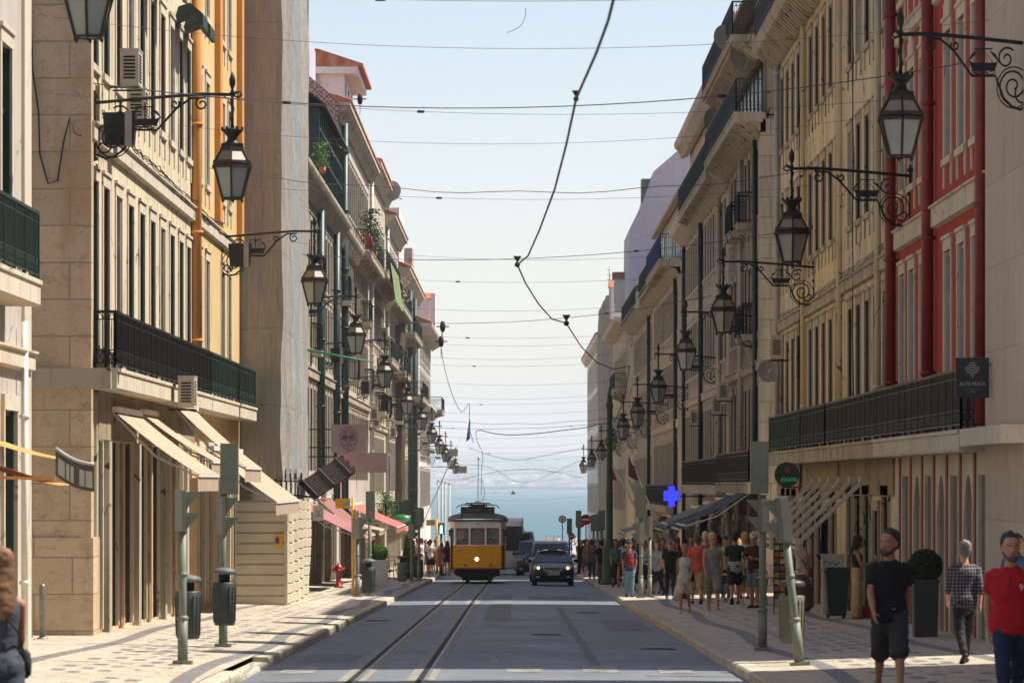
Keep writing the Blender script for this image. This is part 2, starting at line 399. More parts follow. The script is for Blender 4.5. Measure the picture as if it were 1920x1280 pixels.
def hz(x, y):
    a = min(max((y-7300)/2600, 0), 1)
    return -11+a*(70+45*noise.noise((x*.0012, y*.0004, 3)))+(10*noise.noise((x*.006, y*.003, 1))+6)*min(1, a*6)
mb = MB(); mb.grid(lambda u, v: (-1400+2800*u, 7290+3200*v, hz(-1400+2800*u, 7290+3200*v)), 120, 30)
mb.box(-1400, 1400, 7286, 7300, -12, -5)
struct(mb.build('far_hills', M['hill'], fix=False), 'hazy hills beyond the river')
mb = MB()
for k in range(1500):
    x = random.uniform(-520, 520); y = 7330+abs(random.gauss(0, 800)); y = min(y, 9600); z = hz(x, y)
    w = random.uniform(6, 24); h = random.uniform(5, 15) * (2.2 if random.random() < .04 else 1)
    mb.box(x, x+w, y, y+w, z-6, z+h)
o = mb.build('distant_town', simple('distant_house_walls', (240, 228, 214), .9, 0, .3, .02, obj=False)); tag(o, 'pale blurred town spread over the far river shore', 'town', kind='stuff')
mb = MB()
for k in range(500):
    x = random.uniform(-520, 520); y = 7330+abs(random.gauss(0, 800)); y = min(y, 9600); z = hz(x, y); w = random.uniform(6, 15)
    mb.box(x, x+w, y-1, y+w, z+4, z+8)
o = mb.build('distant_roofs', simple('distant_clay_roofs', (196, 120, 92), .9, 0, .2, .02, obj=False)); tag(o, 'blurred red roofs among the far shore town', 'town', kind='stuff')
# ---------------------------------------------------------------- buildings
WINC = {}
class Bld:
    def __init__(s, name, label, side, X, s0, s1, top, wall, trim='trim', base=None, depth=11, cat='building', group=None):
        s.side, s.X, s.s0, s.s1, s.top = side, X, s0, s1, top
        s.base = gz(s1)-.6 if base is None else base
        s.wall, s.trim, s.depth = wall, trim, depth
        s.ops = []
        s.r = thing(name, label, cat, (side*X, s0, gz(s0)), group=group, world=True)
    def W(s, a, t, h): return (s.side*(s.X-t), a, h)
    def part(s, name, mb, m, parent=None):
        mb.xf(s.W); o = mb.build(name, M[m] if isinstance(m, str) else m, parent or s.r)
        return o
    def walls(s, t=0, bot=None, top=None, s0=None, s1=None, mat=None, ops=None, name='wall', sides=True, depth=None, rv=.2):
        bot = s.base if bot is None else bot; top = s.top if top is None else top
        s0 = s.s0 if s0 is None else s0; s1 = s.s1 if s1 is None else s1; ops = s.ops if ops is None else ops
        ops = [o for o in ops if o[0] > s0 and o[1] < s1 and o[3] < top+.01 and o[2] >= bot-.01]
        S = sorted({s0, s1, *[o[0] for o in ops], *[o[1] for o in ops]}); H = sorted({bot, top, *[o[2] for o in ops], *[o[3] for o in ops]})
        mb = MB()
        for i in range(len(S)-1):
            j = 0
            while j < len(H)-1:
                c = ((S[i]+S[i+1])/2, (H[j]+H[j+1])/2)
                if any(o[0] < c[0] < o[1] and o[2] < c[1] < o[3] for o in ops): j += 1; continue
                k = j
                while k+1 < len(H)-1 and not any(o[0] < c[0] < o[1] and o[2] < (H[k+1]+H[k+2])/2 < o[3] for o in ops): k += 1
                mb.add([(S[i], t, H[j]), (S[i+1], t, H[j]), (S[i+1], t, H[k+1]), (S[i], t, H[k+1])], [(0, 1, 2, 3)]); j = k+1
        for a, b, c, d in ops:
            e = t-rv
            mb.add([(a, t, c), (b, t, c), (b, t, d), (a, t, d), (a, e, c), (b, e, c), (b, e, d), (a, e, d)], [(0, 1, 5, 4), (1, 2, 6, 5), (2, 3, 7, 6), (3, 0, 4, 7), (4, 5, 6, 7)])
        D = -(depth or s.depth)
        if sides: mb.add([(s0, t, bot), (s0, D, bot), (s0, D, top), (s0, t, top), (s1, t, bot), (s1, D, bot), (s1, D, top), (s1, t, top)], [(0, 1, 2, 3), (4, 5, 6, 7), (1, 5, 6, 2), (3, 2, 6, 7)])
        mb.xf(s.W); return link(name, mb.mesh(name, M[mat or s.wall], False), s.r)
    def window(s, sc, sill, w, H, style='std', sash='sash', t=0, trim=None, lo=False):
        trim = trim or s.trim; s.ops.append((sc-w/2, sc+w/2, sill, sill+H)); key = (s.side, w, H, style, sash, trim, lo)
        if key not in WINC:
            k = -s.side
            def fx(mb): return mb.xf(lambda a, t_, h: (k*t_, a, h))
            m = MB(); j = w/2
            if style in ('std', 'door', 'ear', 'arch'):
                for q in (-1, 1):
                    a, b = sorted((q*(j-.003), q*(j+.16))); m.box(a, b, -.006, .025, 0, H)
                m.box(-j-.16, j+.16, -.006, .03, H, H+.2); m.box(-j-.2, j+.2, 0, .06, H+.2, H+.26)
                if style == 'ear':
                    m.box(-j+.02, j-.02, 0, .04, H+.26, H+.5); m.box(-j+.22, j-.22, 0, .04, H+.5, H+.7)
                if style != 'door':
                    m.box(-j-.18, j+.18, -.15, .06, -.12, 0)
                    for q in (-1, 1):
                        a, b = sorted((q*(j-.02), q*(j+.16))); m.box(a, b, 0, .025, -.5, -.12)
            elif style == 'shop':
                for q in (-1, 1):
                    a, b = sorted((q*(j-.003), q*(j+.14))); m.box(a, b, -.02, .05, 0, H)
                m.box(-j-.14, j+.14, -.02, .06, H, H+.22)
            elif style == 'plain':
                m.box(-j-.1, j+.1, -.1, .05, -.08, 0)
            sh = MB()
            for q in (-1, 1):
                a, b = sorted((q*(j-.001), q*(j-.07))); sh.box(a, b, -.17, -.008, .0, H)
            sh.box(-j+.07, j-.07, -.17, -.05, H-.07, H); sh.box(-j+.07, j-.07, -.17, -.06, 0, .1 if style != 'shop' else .35)
            sh.box(-.035, .035, -.168, -.085, .1, H-.07)
            if H > 1.5 and not lo: sh.box(-j+.07, j-.07, -.167, -.09, H*.72, H*.72+.07)
            if style in ('std', 'door', 'ear') and not lo:
                for f in (.25, .48): sh.box(-j+.07, j-.07, -.162, -.11, H*f, H*f+.03)
            pn = MB(); pn.box(-j, j, -.19, -.14, .0, H)
            WINC[key] = (fx(m).mesh('window', M[trim]), fx(sh).mesh('sash', M[sash]), fx(pn).mesh('pane', M['glass']))
        a, b, c = WINC[key]
        P = Vector(s.W(sc, t, sill))-Vector(s.r.location)
        o = link('window', a, s.r, P); o.data = a
        link('sash', b, o, (0, 0, 0))
        link('pane', c, o, (0, 0, 0)); return o
    def row(s, bays, sill, w, H, **k):
        for b in bays: s.window(b, sill, w, H, **k)
    def band(s, h0, h1, p=.1, a=None, b=None, m=None, name='string_course'):
        a = s.s0+.003 if a is None else a; b = s.s1-.003 if b is None else b
        mb = MB(); mb.prism([(0, h0), (p, h0+.03), (p, h1-.05), (p+.05, h1-.03), (p+.05, h1), (0, h1)], 0, a, b); return s.part(name, mb, m or s.trim)
    def box(s, name, a, b, t0, t1, h0, h1, m): mb = MB(); mb.box(a, b, t0, t1, h0, h1); return s.part(name, mb, m)
    def cornice(s, h, p=.55, a=None, b=None, m=None, br=True):
        a = s.s0-.1 if a is None else a; b = s.s1+.1 if b is None else b; mb = MB()
        mb.prism([(-.1, h), (.1, h), (.14, h+.12), (.2, h+.2), (p-.08, h+.34), (p-.03, h+.42), (p, h+.48), (p, h+.6), (-.1, h+.6)], 0, a, b)
        if br:
            n = int((b-a)/.62)
            for i in range(n): q = a+.2+i*.62; mb.prism([(.1, h-.12), (.2, h-.1), (p-.12, h+.3), (.1, h+.3)], 0, q, q+.2)
        return s.part('cornice', mb, m or s.trim)
    def pipe(s, a, h0, h1, m, r=.06, t=.12, name='downpipe'):
        mb = MB(); mb.tube([(a, t, h0), (a, t, h1)], r, 8)
        h = h0+1
        while h < h1: mb.tube([(a, t, h), (a, t, h+.06)], r*1.3, 8); mb.box(a-.02, a+.02, 0, t, h+.01, h+.05); h += 2.4
        return s.part(name, mb, m)
    def roof(s, h, ov=.6, rise=2.6, a=None, b=None, deep=None):
        a = s.s0-.15 if a is None else a; b = s.s1+.15 if b is None else b; d = -(deep or s.depth)-.2; mb = MB()
        mb.prism([(ov, h), (ov+.02, h+.1), (d/2, h+rise), (d, h+.1), (d, h)], 0, a, b)
        q = a
        while q < b-.2: mb.tube([(q+.1, ov+.05, h+.06), (q+.1, ov-.6, h+.06+.6*rise/(ov-d/2))], .07, 5); q += .24
        o = s.part('roof', mb, 'tile'); mb = MB(); mb.prism([(.1, h-.05), (.1, h+.02), (d/2, h+rise-.16), (d, h-.05)], 0, a-.03, a-.004); mb.prism([(ov, h-.16), (ov, h-.004), (.1, h-.004), (.1, h-.16)], 0, a, b); s.part('gable_wall', mb, s.wall, o); return o
    def dormer(s, sc, h, w=1.3, H=1.9, t=-.5, m=None, d=3.2, rt='tile'):
        mb = MB(); mb.box(sc-w/2, sc+w/2, t-d, t, h, h+H); o = s.part('dormer', mb, m or s.wall)
        mb = MB(); mb.prism([(sc-w/2-.15, h+H), (sc+w/2+.15, h+H), (sc, h+H+.5)], 1, t-d, t+.15); s.part('dormer_roof', mb, rt, o)
        mb = MB(); mb.box(sc-w/2+.25, sc+w/2-.25, t+.003, t+.03, h+.5, h+H-.25); s.part('dormer_window', mb, 'glass', o)
        return o
    def chimney(s, sc, h, w=.9, H=1.6, t=-2, d=.7, m=None):
        mb = MB(); mb.box(sc-w/2, sc+w/2, t-d, t, h, h+H); mb.box(sc-w/2-.08, sc+w/2+.08, t-d-.08, t+.08, h+H, h+H+.14)
        for q in (-.2, .2): mb.lathe([(.1, h+H+.14), (.12, h+H+.5)], 8, (sc+q, t-d/2, 0))
        return s.part('chimney', mb, m or s.wall)
    def balcony(s, a, b, h, p=.5, m='iron', rh=.95, ends=True, fascia=.36, dense=.11, slab=None, ornate=True, screen=None):
        corb = p > .6
        mb = MB(); q = a; L = 1.25
        while q < b-.05:
            e = min(q+L, b); mb.prism([(0, h-fascia), (p-.02, h-fascia), (p, h-fascia+.02), (p, h-.07), (p+.03, h-.06), (p+.03, h), (0, h)], 0, q+.012, e-.012); q = e
        q = a+.3
        while corb and q < b-.2: mb.prism([(0, h-fascia-.3), (.1, h-fascia-.28), (p-.12, h-fascia-.02), (p-.12, h-fascia+.001), (0, h-fascia+.001)], 0, q, q+.16); q += 1.25
        o = s.part('balcony', mb, slab or ('trim_w' if p > .6 else s.trim))
        t = p-.04; mb = MB(); top = h+rh
        def run(f, L):  # f(d)->(s,t)
            n = max(2, round(L/dense)); g = L/n
            def P(d, z): x = f(d); return (x[0], x[1], z)
            mb.bar(P(0, top), P(L, top), .05, .045); mb.bar(P(0, h+.08), P(L, h+.08), .03, .03); mb.bar(P(0, top-.13), P(L, top-.13), .02, .02)
            if ornate: mb.bar(P(0, h+.3), P(L, h+.3), .018, .018)
            for i in range(n+1):
                k = (i % 11 == 0); mb.bar(P(i*g, h+.0 if k else h+.08), P(i*g, top), .045 if k else .017)
                if i < n and ornate:
                    mb.bar(P(i*g, h+.08), P((i+1)*g, h+.3), .014); mb.bar(P((i+1)*g, h+.08), P(i*g, h+.3), .014)
                    mb.bar(P(i*g, top-.13), P((i+.5)*g, top), .012); mb.bar(P((i+.5)*g, top), P((i+1)*g, top-.13), .012)
                    mb.bar(P((i+.5)*g, h+.3), P((i+.5)*g, top-.13), .012)
        run(lambda d: (a+.04+d, t), b-a-.08)
        if ends:
            run(lambda d: (a+.04, t-d), p-.06); run(lambda d: (b-.04, t-d), p-.06)
        mb.xf(s.W); link('railing', mb.mesh('railing', M[m], False), o); o.children[-1].location = (0, 0, 0)
        c = o.children[-1]; c.location = Vector(s.r.location)*0
        if screen:
            mb = MB(); n = int((b-a)/1.1); g = (b-a-.2)/n
            for i in range(n):
                if i % 7 != 5: mb.grid(lambda u, v: (a+.12+g*(i+.04+.92*u), t-.035-.012*math.sin(u*9+i), h+.1+(rh-.13-.03*math.sin(i*2.3+u))*v), 6, 3)
            mb.xf(s.W); q = link('balcony_screen', mb.mesh('balcony_screen', M[screen], False), o); q.location = (0, 0, 0)
        return o
def fix_sub(): pass
def bays(a, b, sp, m=1.0):
    n = max(1, int((b-a-2*m)/sp)); r = (b-a-n*sp)/2; return [a+r+sp*(i+.5) for i in range(n)]
def little(b, n, hs, m='iron', p=.55, seed=1):
    rg = random.Random(seed); bs = [o for o in bays(b.s0, b.s1, 2.35)]
    for k in range(n):
        c = rg.choice(bs); b.balcony(c-.8, c+.8, rg.choice(hs)+rg.uniform(-.02, .02), p, m, .95, ornate=False, fascia=.2)
M['quoin'] = stone('corner_stone', (186, 172, 150), 1.3, .62, .5, .8, .02)
M['quoin_r'] = stone('pale_pier_stone', (192, 178, 162), 2.2, 1.3, .75, .25, .012)
# ---- right side (shade) X = 7.5
b = Bld('apartment_building', 'grey stone block on the shaded side nearer than the red hotel', 1, 7.5, -20, 56.6, 14.4, 'grey_pl', 'trim'); b.walls(); b.cornice(14.2); b.roof(14.8)
b = Bld('hotel_building', 'red plastered hotel with pale stone corner and arched street openings', 1, 7.5, 62, 84, 14.2, 'red', 'trim')
up = [69.4, 71.65, 73.9, 78.4, 80.65, 82.6]
M['greysash'] = simple('grey_sash', (176, 172, 166), .5, 0, .1)
b.row(up, 2.75, 1.1, 3.15, style='door', sash='greysash'); b.row(up, 7.5, 1.1, 2.2, style='ear', sash='greysash'); b.row(up, 11.2, 1.1, 2.2, style='ear', sash='greysash')
M['dullred'] = simple('dull_red_paint', (136, 60, 52), .7, 0, .2)
M['recess'] = simple('recess_panel', (98, 88, 75), .8, 0, .12, 2)
go = [68.2+2.25*k for k in range(7)]
b.walls(bot=2.45)
fo = [(g-.62, g+.62, -1.6, 2.0) for i, g in enumerate(go)]
b.walls(bot=b.base, top=2.45, t=.02, ops=fo, mat='limestone_b', name='ground_floor_wall', rv=.075, sides=True)
for i, g in enumerate(go):
    mb = MB(); mb.box(g-.615, g+.615, -.05, -.03, gz(g)+.2, 1.99); b.part('recessed_panel', mb, 'recess')
    if i % 2:
        mb = MB(); arc = [(g+.62*math.cos(PI*k/16)*(1-.0), 1.15+.85*math.sin(PI*k/16)**.85) for k in range(17)]
        mb.prism([(g+.62, 2.0)]+arc[:9], 1, -.045, .019) if False else None
        for sg_ in (1, -1):
            P = [(g+sg_*.621, 1.15)]+[(g+sg_*.62*math.cos(PI/2*k/8), 1.15+.85*math.sin(PI/2*k/8)) for k in range(1, 9)]+[(g+sg_*.621, 2.0)]
            Q = MB(); n = len(P); vs = [(x, tt, z) for tt in (-.028, .019) for x, z in P]; mb.add(vs, [tuple(range(n)), tuple(range(n, 2*n))]+[(k, (k+1) % n, n+(k+1) % n, n+k) for k in range(n)])
        b.part('arch_spandrels', mb, 'limestone_b')
    b.box('red_stripe', g+1.0, g+1.26, .021, .045, gz(g)+.25, 2.4, 'dullred')
    for q in (-.72, .62): b.box('pilaster_strip', g+q, g+q+.1, .021, .032, gz(g)+.25, 1.44 if i % 2 else 2.05, 'trim')
b.box('corner_pier', 61.9, 67.0, -.5, .12, b.base, 14.2, 'quoin_r'); b.box('corner_belt', 61.8, 67.5, -.5, .47, 2.45, 2.72, 'limestone_b')
b.band(6.38, 6.78, .1, 67.01); b.band(10.35, 10.6, .08, 67.01)
M['scr1'] = simple('woven_screen', (112, 104, 94), .85, 0, .25, 12); M['scr2'] = simple('dark_reed_screen', (78, 72, 60), .85, 0, .4, 12); M['scr3'] = simple('green_reed_screen', (62, 82, 72), .85, 0, .3, 12)
b.balcony(67.6, 83.95, 2.72, .47, 'iron', slab='limestone_b', screen='scr1')
M['redpipe'] = simple('red_painted_pipe', (128, 40, 36), .4, 0, .2)
for q in (67.25, 76.1, 83.6): b.pipe(q, 2.8, 14.1, 'redpipe', .11, .15)
b.cornice(14.2); b.roof(14.8, .65, 3)
for q in (66, 72, 78.6): b.dormer(q, 14.9, 1.4, 1.9, .2, 'white_pl')  # unseen dormers, put above the frame to notch the roof shadow across the street
def rowset(b, bs, lv, w=1.1, sashes=('sashg', 'wood', 'dark', 'dark'), lo=False, first='door', ks=None):
    for i, (sill, H) in enumerate(lv):
        for j, c in enumerate(bs):
            b.window(c, sill, w+(.18 if b.s0 > 120 else 0), H, style=first if i == 0 else 'std', sash=sashes[(j*7+i*3) % len(sashes)], lo=lo)
def shops(b, a, e, top, w=1.5, sp=2.3, m='wood'):
    for k, c in enumerate(bays(a, e, sp, .4)): b.window(c, gz(c)+.25, (w, 1.2, w)[k % 3], top-gz(c)-.25-.3*(k % 4 == 1), style='shop', sash=('wood', 'dark', 'sashg', 'dark', 'wood')[k % 5])
b = Bld('apartment_building', 'yellow plastered apartment block with stone trim beside the red hotel', 1, 7.5, 84.003, 97.5, 13.9, 'cream', 'trim_w')
bs = [86.2+2.3*k for k in range(5)]
rowset(b, bs, [(2.75, 3.0), (7.6, 2.1), (11.2, 2.0)], sashes=('dark', 'sashg', 'wood', 'greysash')); shops(b, 84.2, 97.3, 1.6); b.walls()
b.box('ground_floor_fascia', 84.1, 97.4, .003, .06, 1.62, 2.36, 'brown_pl'); b.band(6.15, 6.45); b.balcony(84.05, 97.45, 2.72, .45, 'iron'); b.cornice(13.9); b.roof(14.5)
b.pipe(97.2, 2.6, 13.9, 'cream', .07); b.pipe(86.9, 2.8, 13.9, 'cream', .07)
b.dormer(88, 14.7, 1.3, 2.0, .2); b.dormer(93.4, 14.7, 1.3, 2, .2)  # also out of view, kept for their shadow along the sunlit kerb
b = Bld('apartment_building', 'stained cream apartment block with bracketed cornice and roof railing', 1, 7.5, 97.503, 121.5, 13.9, 'cream2', 'trim_w')
bs = [99+2.3*k for k in range(10)]
rowset(b, bs, [(2.75, 3.0), (7.6, 2.1), (11.2, 2.0)], sashes=('dark', 'sashg', 'wood')); shops(b, 98, 121, 1.5); b.walls()
b.box('ground_floor_fascia', 97.6, 121.4, .003, .06, 1.52, 2.36, 'brown_pl'); b.band(6.1, 6.4); b.balcony(97.6, 106, 2.72, .45, 'iron'); b.balcony(106.1, 119, 2.72, .45, 'irong'); b.cornice(13.7, .75)
b.box('quoin', 120.7, 121.56, -.6, .05, b.base, 13.69, 'quoin'); b.pipe(120.4, 2.8, 13.7, 'greyp', .07); b.pipe(109.5, 2.8, 13.7, 'cream2', .06)
b.balcony(97.8, 121.4, 14.42, .7, 'iron', .95, fascia=.12); b.walls(t=-.5, bot=14.3, top=16.6, ops=[], name='attic_wall', mat='brown_pl'); b.roof(16.6, -.3, 2)
def attic(b, h, H, t=-.5, m=None):
    b.walls(t=t, bot=h, top=h+H, ops=[], name='attic_wall', mat=m)
# R2
b = Bld('apartment_building', 'brown weathered block with carved balcony and corner stone beyond the crossing', 1, 7.5, 129.5, 150, 13.0, 'brown_pl', 'trim_w')
bs = bays(129.5, 150, 2.2)
rowset(b, bs, [(1.95, 2.9), (6.5, 2.2), (10.1, 2.1)], sashes=('dark', 'sashg', 'wood')); shops(b, 130, 150, .6); b.walls()
b.box('quoin', 129.4, 130.6, -1.2, .06, b.base, 12.9, 'quoin'); b.band(5.3, 5.6); b.cornice(12.5, .8)
b.balcony(129.2, 150, 13.1, .85, 'irong', 1.0, fascia=.3); b.balcony(129.6, 150, 1.9, .45, 'iron'); b.walls(t=-.15, bot=13.05, top=15.1, ops=[], name='attic_wall', mat='brown_pl'); [b.box('attic_window', q-.5, q+.5, -.148, -.1, 13.3, 14.8, 'glass') for q in bays(130, 150, 2.2)]; b.cornice(14.85, .9); b.balcony(129.3, 150, 15.45, .95, 'irong', 1.0, fascia=.2); b.walls(t=-.6, bot=15.4, top=17.6, ops=[], name='upper_attic_wall', mat='brown_pl'); b.roof(17.6, -.4, 1.8)
little(b, 5, (6.45, 10.05), 'iron', .5, 3); b.pipe(131.5, 2, 12.6, 'greenpipe', .07); b.pipe(140, 2, 12.5, 'greyp', .08); b.chimney(134, 17.9, 1, 1.4); pass
b = Bld('apartment_building', 'pale stone block with dark green top balcony and slim pipes', 1, 7.5, 150.003, 188, 12.8, 'beige_pl', 'trim')
bs = bays(150, 188, 2.25)
rowset(b, bs, [(1.8, 2.9), (6.3, 2.2), (9.9, 2.1)], lo=True); shops(b, 151, 188, .4); b.walls()
b.band(5.1, 5.4); b.cornice(12.3, .7); b.balcony(150.2, 176, 12.92, .8, 'irong', 1.0, ornate=False); b.balcony(150.2, 180, 1.8, .45, 'iron', ornate=False)
attic(b, 12.85, 3.6, -.2); [b.box('attic_window', q-.5, q+.5, -.197, -.15, 13.2, 15.4, 'glass') for q in bays(151, 187, 2.25)]; b.cornice(16.2, .5); b.roof(16.8, .2, 2.2); b.pipe(155, 1, 12.4, 'cream', .09); b.pipe(170, 1, 12.4, 'greenpipe', .09); b.pipe(187, -1, 12.4, 'greenpipe', .09)
b.chimney(158, 16.9, 1.2, 1.9, -.3); b.chimney(172, 17, 1.2, 1.3)
b = Bld('apartment_building', 'pinkish stone block with deep blue iron corner balcony', 1, 7.5, 194, 232, 12.0, 'pink_pl', 'trim')
bs = bays(194, 232, 2.3); rowset(b, bs, [(.9, 2.9), (5.4, 2.2), (8.9, 2.1)], lo=True); shops(b, 195, 232, -.3); b.walls()
b.box('quoin', 193.9, 195.4, -1.5, .06, b.base, 11.5, 'quoin_r'); b.cornice(11.4, .8); b.balcony(193.6, 214, 12.05, .95, 'ironb', 1.1, ornate=False); b.balcony(214.1, 232, 12.05, .8, 'irong', 1.0, ornate=False)
b.balcony(200, 231, .8, .45, 'irong', ornate=False); b.band(4.4, 4.8); attic(b, 12, 3.2, -.3, 'beige_pl'); [b.box('attic_window', q-.5, q+.5, -.297, -.25, 12.4, 14.6, 'glass') for q in bays(196, 231, 2.6)]; b.roof(15.25, -.2, 2.4); b.pipe(197, 0, 11.4, 'greenpipe', .09)
b.chimney(216, 16, 1.3, 1.2)
b = Bld('apartment_building', 'beige block with small green balconies and red roof edge', 1, 7.5, 232.003, 270, 11.8, 'beige_pl', 'trim')
bs = bays(232, 270, 2.4); rowset(b, bs, [(.5, 2.8), (5.0, 2.2), (8.5, 2.1)], lo=True); b.walls(); b.cornice(11.2, .8)
b.balcony(240, 270, 11.9, .8, 'irong', 1.0, ornate=False); attic(b, 11.8, 2.2, -.5); b.roof(14, -.1, 2.6); b.pipe(236, -1, 11.2, 'irong', .1)
b = Bld('apartment_building', 'tall block with blank lavender gable and grey chimney stacks', 1, 7.2, 276, 314, 12.6, 'beige_pl', 'trim')
bs = bays(276, 314, 2.5); rowset(b, bs, [(0, 2.8), (4.4, 2.2), (8.4, 2.1)], lo=True); b.walls(); b.cornice(12.0, .8); b.balcony(276.5, 290, 8.0, .8, 'irong', 1.0, ornate=False)
mb = MB(); mb.prism([(-.15, 12.6), (-.2, 18.3), (-1.05, 20.0), (-1.75, 22), (-4.3, 24.2), (-11, 24.4), (-11, 12.6)], 0, 276, 290); b.part('mansard', mb, 'lav')
b.box('chimney_stack', 277, 279, -2.0, -1.0, 17, 21.6, 'sig'); b.box('chimney_stack', 277.5, 283, -5.6, -3.9, 20, 25.3, 'sig'); b.dormer(288, 13.4, 1.6, 2.2, .5, 'white_pl'); b.dormer(300, 13.4, 1.6, 2.2, .5, 'white_pl')
for k, b_ in enumerate([]): pass
# netted buildings
def netmat(name, c, sx=.6, stripe=None):
    t = NT(name); p = t.pos(); f = t.noise(t.pos(scale=(1, 1, .25)), sx, 6, .7); g = t.noise(t.pos(scale=(12, 12, 1.5)), 1, 2); c = lin(c)
    col = t.mix(t.ramp(f, 0, 1), tuple(v*.72 for v in c), c); col = t.mix(t.ramp(g, 0, .35), col, tuple(v*.6 for v in c)); 
    q = t.noise(t.pos(scale=(1, 1, .35)), 1.7, 7, .8); q2 = t.noise(t.pos(scale=(2.5, 2.5, .15)), 1.5, 3, .6)
    sz = t.new('ShaderNodeSeparateXYZ'); t.link(p, sz.inputs[0]); seam = t.math('LESS_THAN', t.math('FRACT', t.math('ADD', t.math('MULTIPLY', sz.outputs[2], .5), t.math('MULTIPLY', f, .12))), .02)
    col = t.mix(t.math('MULTIPLY', seam, .55), col, tuple(v*.5 for v in c)); wr = t.noise(t.pos(scale=(1.5, 1.5, .6)), 2.2, 8, .8); col = t.mix(t.ramp(wr, 0, .5, .5, .68), col, tuple(v*.62 for v in c))
    t.bump(t.math('ADD', t.math('ADD', t.math('MULTIPLY', g, .2), q), q2), 1.0, .3)
    if stripe:
        sp = t.new('ShaderNodeSeparateXYZ'); t.link(p, sp.inputs[0]); yy = t.math('ADD', sp.outputs[1], t.math('MULTIPLY', f, .8)); m = t.math('MULTIPLY', t.math('GREATER_THAN', yy, stripe[0]), t.math('LESS_THAN', yy, stripe[1])); col = t.mix(t.math('MULTIPLY', m, .45), col, lin(stripe[2]))
    return t.out(col, .95, 0, .1)
M['net'] = netmat('scaffold_net_cloth', (196, 190, 180), .6, (118.6, 120.6, (150, 182, 200))); M['net2'] = netmat('pale_scaffold_net', (186, 176, 162), .15, (347, 353, (130, 160, 145))); M['netd'] = netmat('dark_debris_net', (112, 96, 78), .3)
M['netblue'] = netmat('blue_net_stripe', (150, 178, 190)); M['netgreen'] = netmat('green_net_stripe', (140, 168, 150))
def netbox(side, X, s0, s1, h0, h1, deep, label, m='net2', amp=.12, stripe=None, nz=40, ns=14, bulge=0, fringe=0):
    r = thing('scaffold_netting', label, 'scaffold net', (side*X, s0, gz(s0)), world=True)
    def nrm(a, h, k): return amp*noise.noise((a*.9, h*.35, k))+amp*.6*noise.noise((a*3.1, h*.8, k+5))-bulge*abs(math.sin(h*.55))
    mb = MB(); mb.grid(lambda u, v: (side*(X+nrm(s0+u*(s1-s0), h0+v*(h1-h0), 1)), s0+u*(s1-s0), h0+v*(h1-h0)+(fringe*noise.noise((u*14, 0, 4)) if v == 0 else 0)), ns*2, nz)
    mb.build('street_face_net', M[m], r, fix=False)
    mb = MB(); mb.grid(lambda u, v: (side*(X+u*deep+nrm(s0, h0+v*(h1-h0), 1)*(1-u)), s0+nrm(u*deep*2, h0+v*(h1-h0), 9)*.6*math.sin(PI*u), h0+v*(h1-h0)), 10, nz); mb.build('end_net', M[m], r, fix=False)
    mb = MB(); mb.grid(lambda u, v: (side*(X+u*deep), s1, h0+v*(h1-h0)), 1, 1); mb.grid(lambda u, v: (side*(X+u*deep), s0+v*(s1-s0), h1), 1, 1); mb.build('far_net', M[m], r, fix=False)
    if stripe:
        a, b_, sm = stripe; mb = MB(); mb.grid(lambda u, v: (side*(X-.012+nrm(a+u*(b_-a), h0+v*(h1-h0), 1)), a+u*(b_-a), h0+2+v*(h1-h0-2)), 3, nz); mb.build('coloured_stripe', M[sm], r, fix=False)
    mb = MB()
    for q in range(int((h1-h0)/2)+1):
        z = h0+q*2
        mb.tube([(side*(X+.12), s0+.15, z), (side*(X+.12), s1-.15, z)], .03, 5)
    a = s0+.2
    while a < s1: mb.tube([(side*(X+.15), a, h0-.5), (side*(X+.15), a, h1-.2)], .03, 5); a += 2.4
    mb.build('scaffold_tubes', M['steel'], r); return r
b = Bld('apartment_building', 'beige block wrapped in pale scaffold cloth at the far right', 1, 7.6, 322, 354, 15.4, 'grey_pl', 'trim'); b.walls(); b.roof(15.4)
netbox(1, 6.9, 321.5, 354, -3, 16, 4, 'pale cloth wrapping the far right block with a green vertical stripe', 'net2', .15)
b = Bld('apartment_building', 'last block of the shaded row before the river square', 1, 7.4, 360, 438, 14.2, 'white_pl', 'trim')
rowset(b, bays(360, 438, 4.4), [(-1, 2.6), (3.6, 2.4), (7.6, 2.2), (11, 2)], 1.6, lo=True); b.walls(); b.cornice(13.8); b.roof(14.4)

mb = MB()
for k, (x, h) in enumerate(((7.3, 2.6), (8.2, 1.4), (8.6, 2), (9, 2.2))): mb.tube([(x, 330+k, 16), (x, 330+k, 16+h)], .05, 5); [mb.tube([(x-.2, 330+k, 16+h*q), (x+.2, 330+k, 16+h*q)], .02, 4) for q in (.6, .75, .9)]
tag(mb.build('antenna_cluster', M['steel']), 'slim rooftop aerials above the far wrapped block', 'aerials')
# ---- left side (sun) X = 7.2
b = Bld('corner_building', 'stone fronted building at the near left edge with dark iron balcony', -1, 7.2, 40, 63, 15.5, 'grey_pl', 'trim')
for lv in ((4.75, 3.3), (9.6, 2.6)):
    for c in (43, 45.5, 48, 50.5, 53, 55.5, 58, 60.3): b.window(c, lv[0], 1.2, lv[1], style='door', sash='sashg')
for c in (43, 46, 49, 52, 55, 58, 60.6): b.window(c, -.5, 1.5, 3.4, style='shop', sash='sashg')
b.walls(); b.box('quoin', 62.2, 63.08, -.8, .05, b.base, 15.4, 'trim'); b.balcony(44, 60.3, 4.72, .5, 'irong', .95); b.cornice(15.5); b.pipe(61.6, -.6, 4.2, 'whitep', .05); b.band(3.5, 3.8, .12)
b = Bld('apartment_building', 'cream plastered corner block with rough stone end wall and long balcony', -1, 7.2, 72, 95, 16, 'cream', 'trim')
bs = [75.0+2.4*k for k in range(9)]
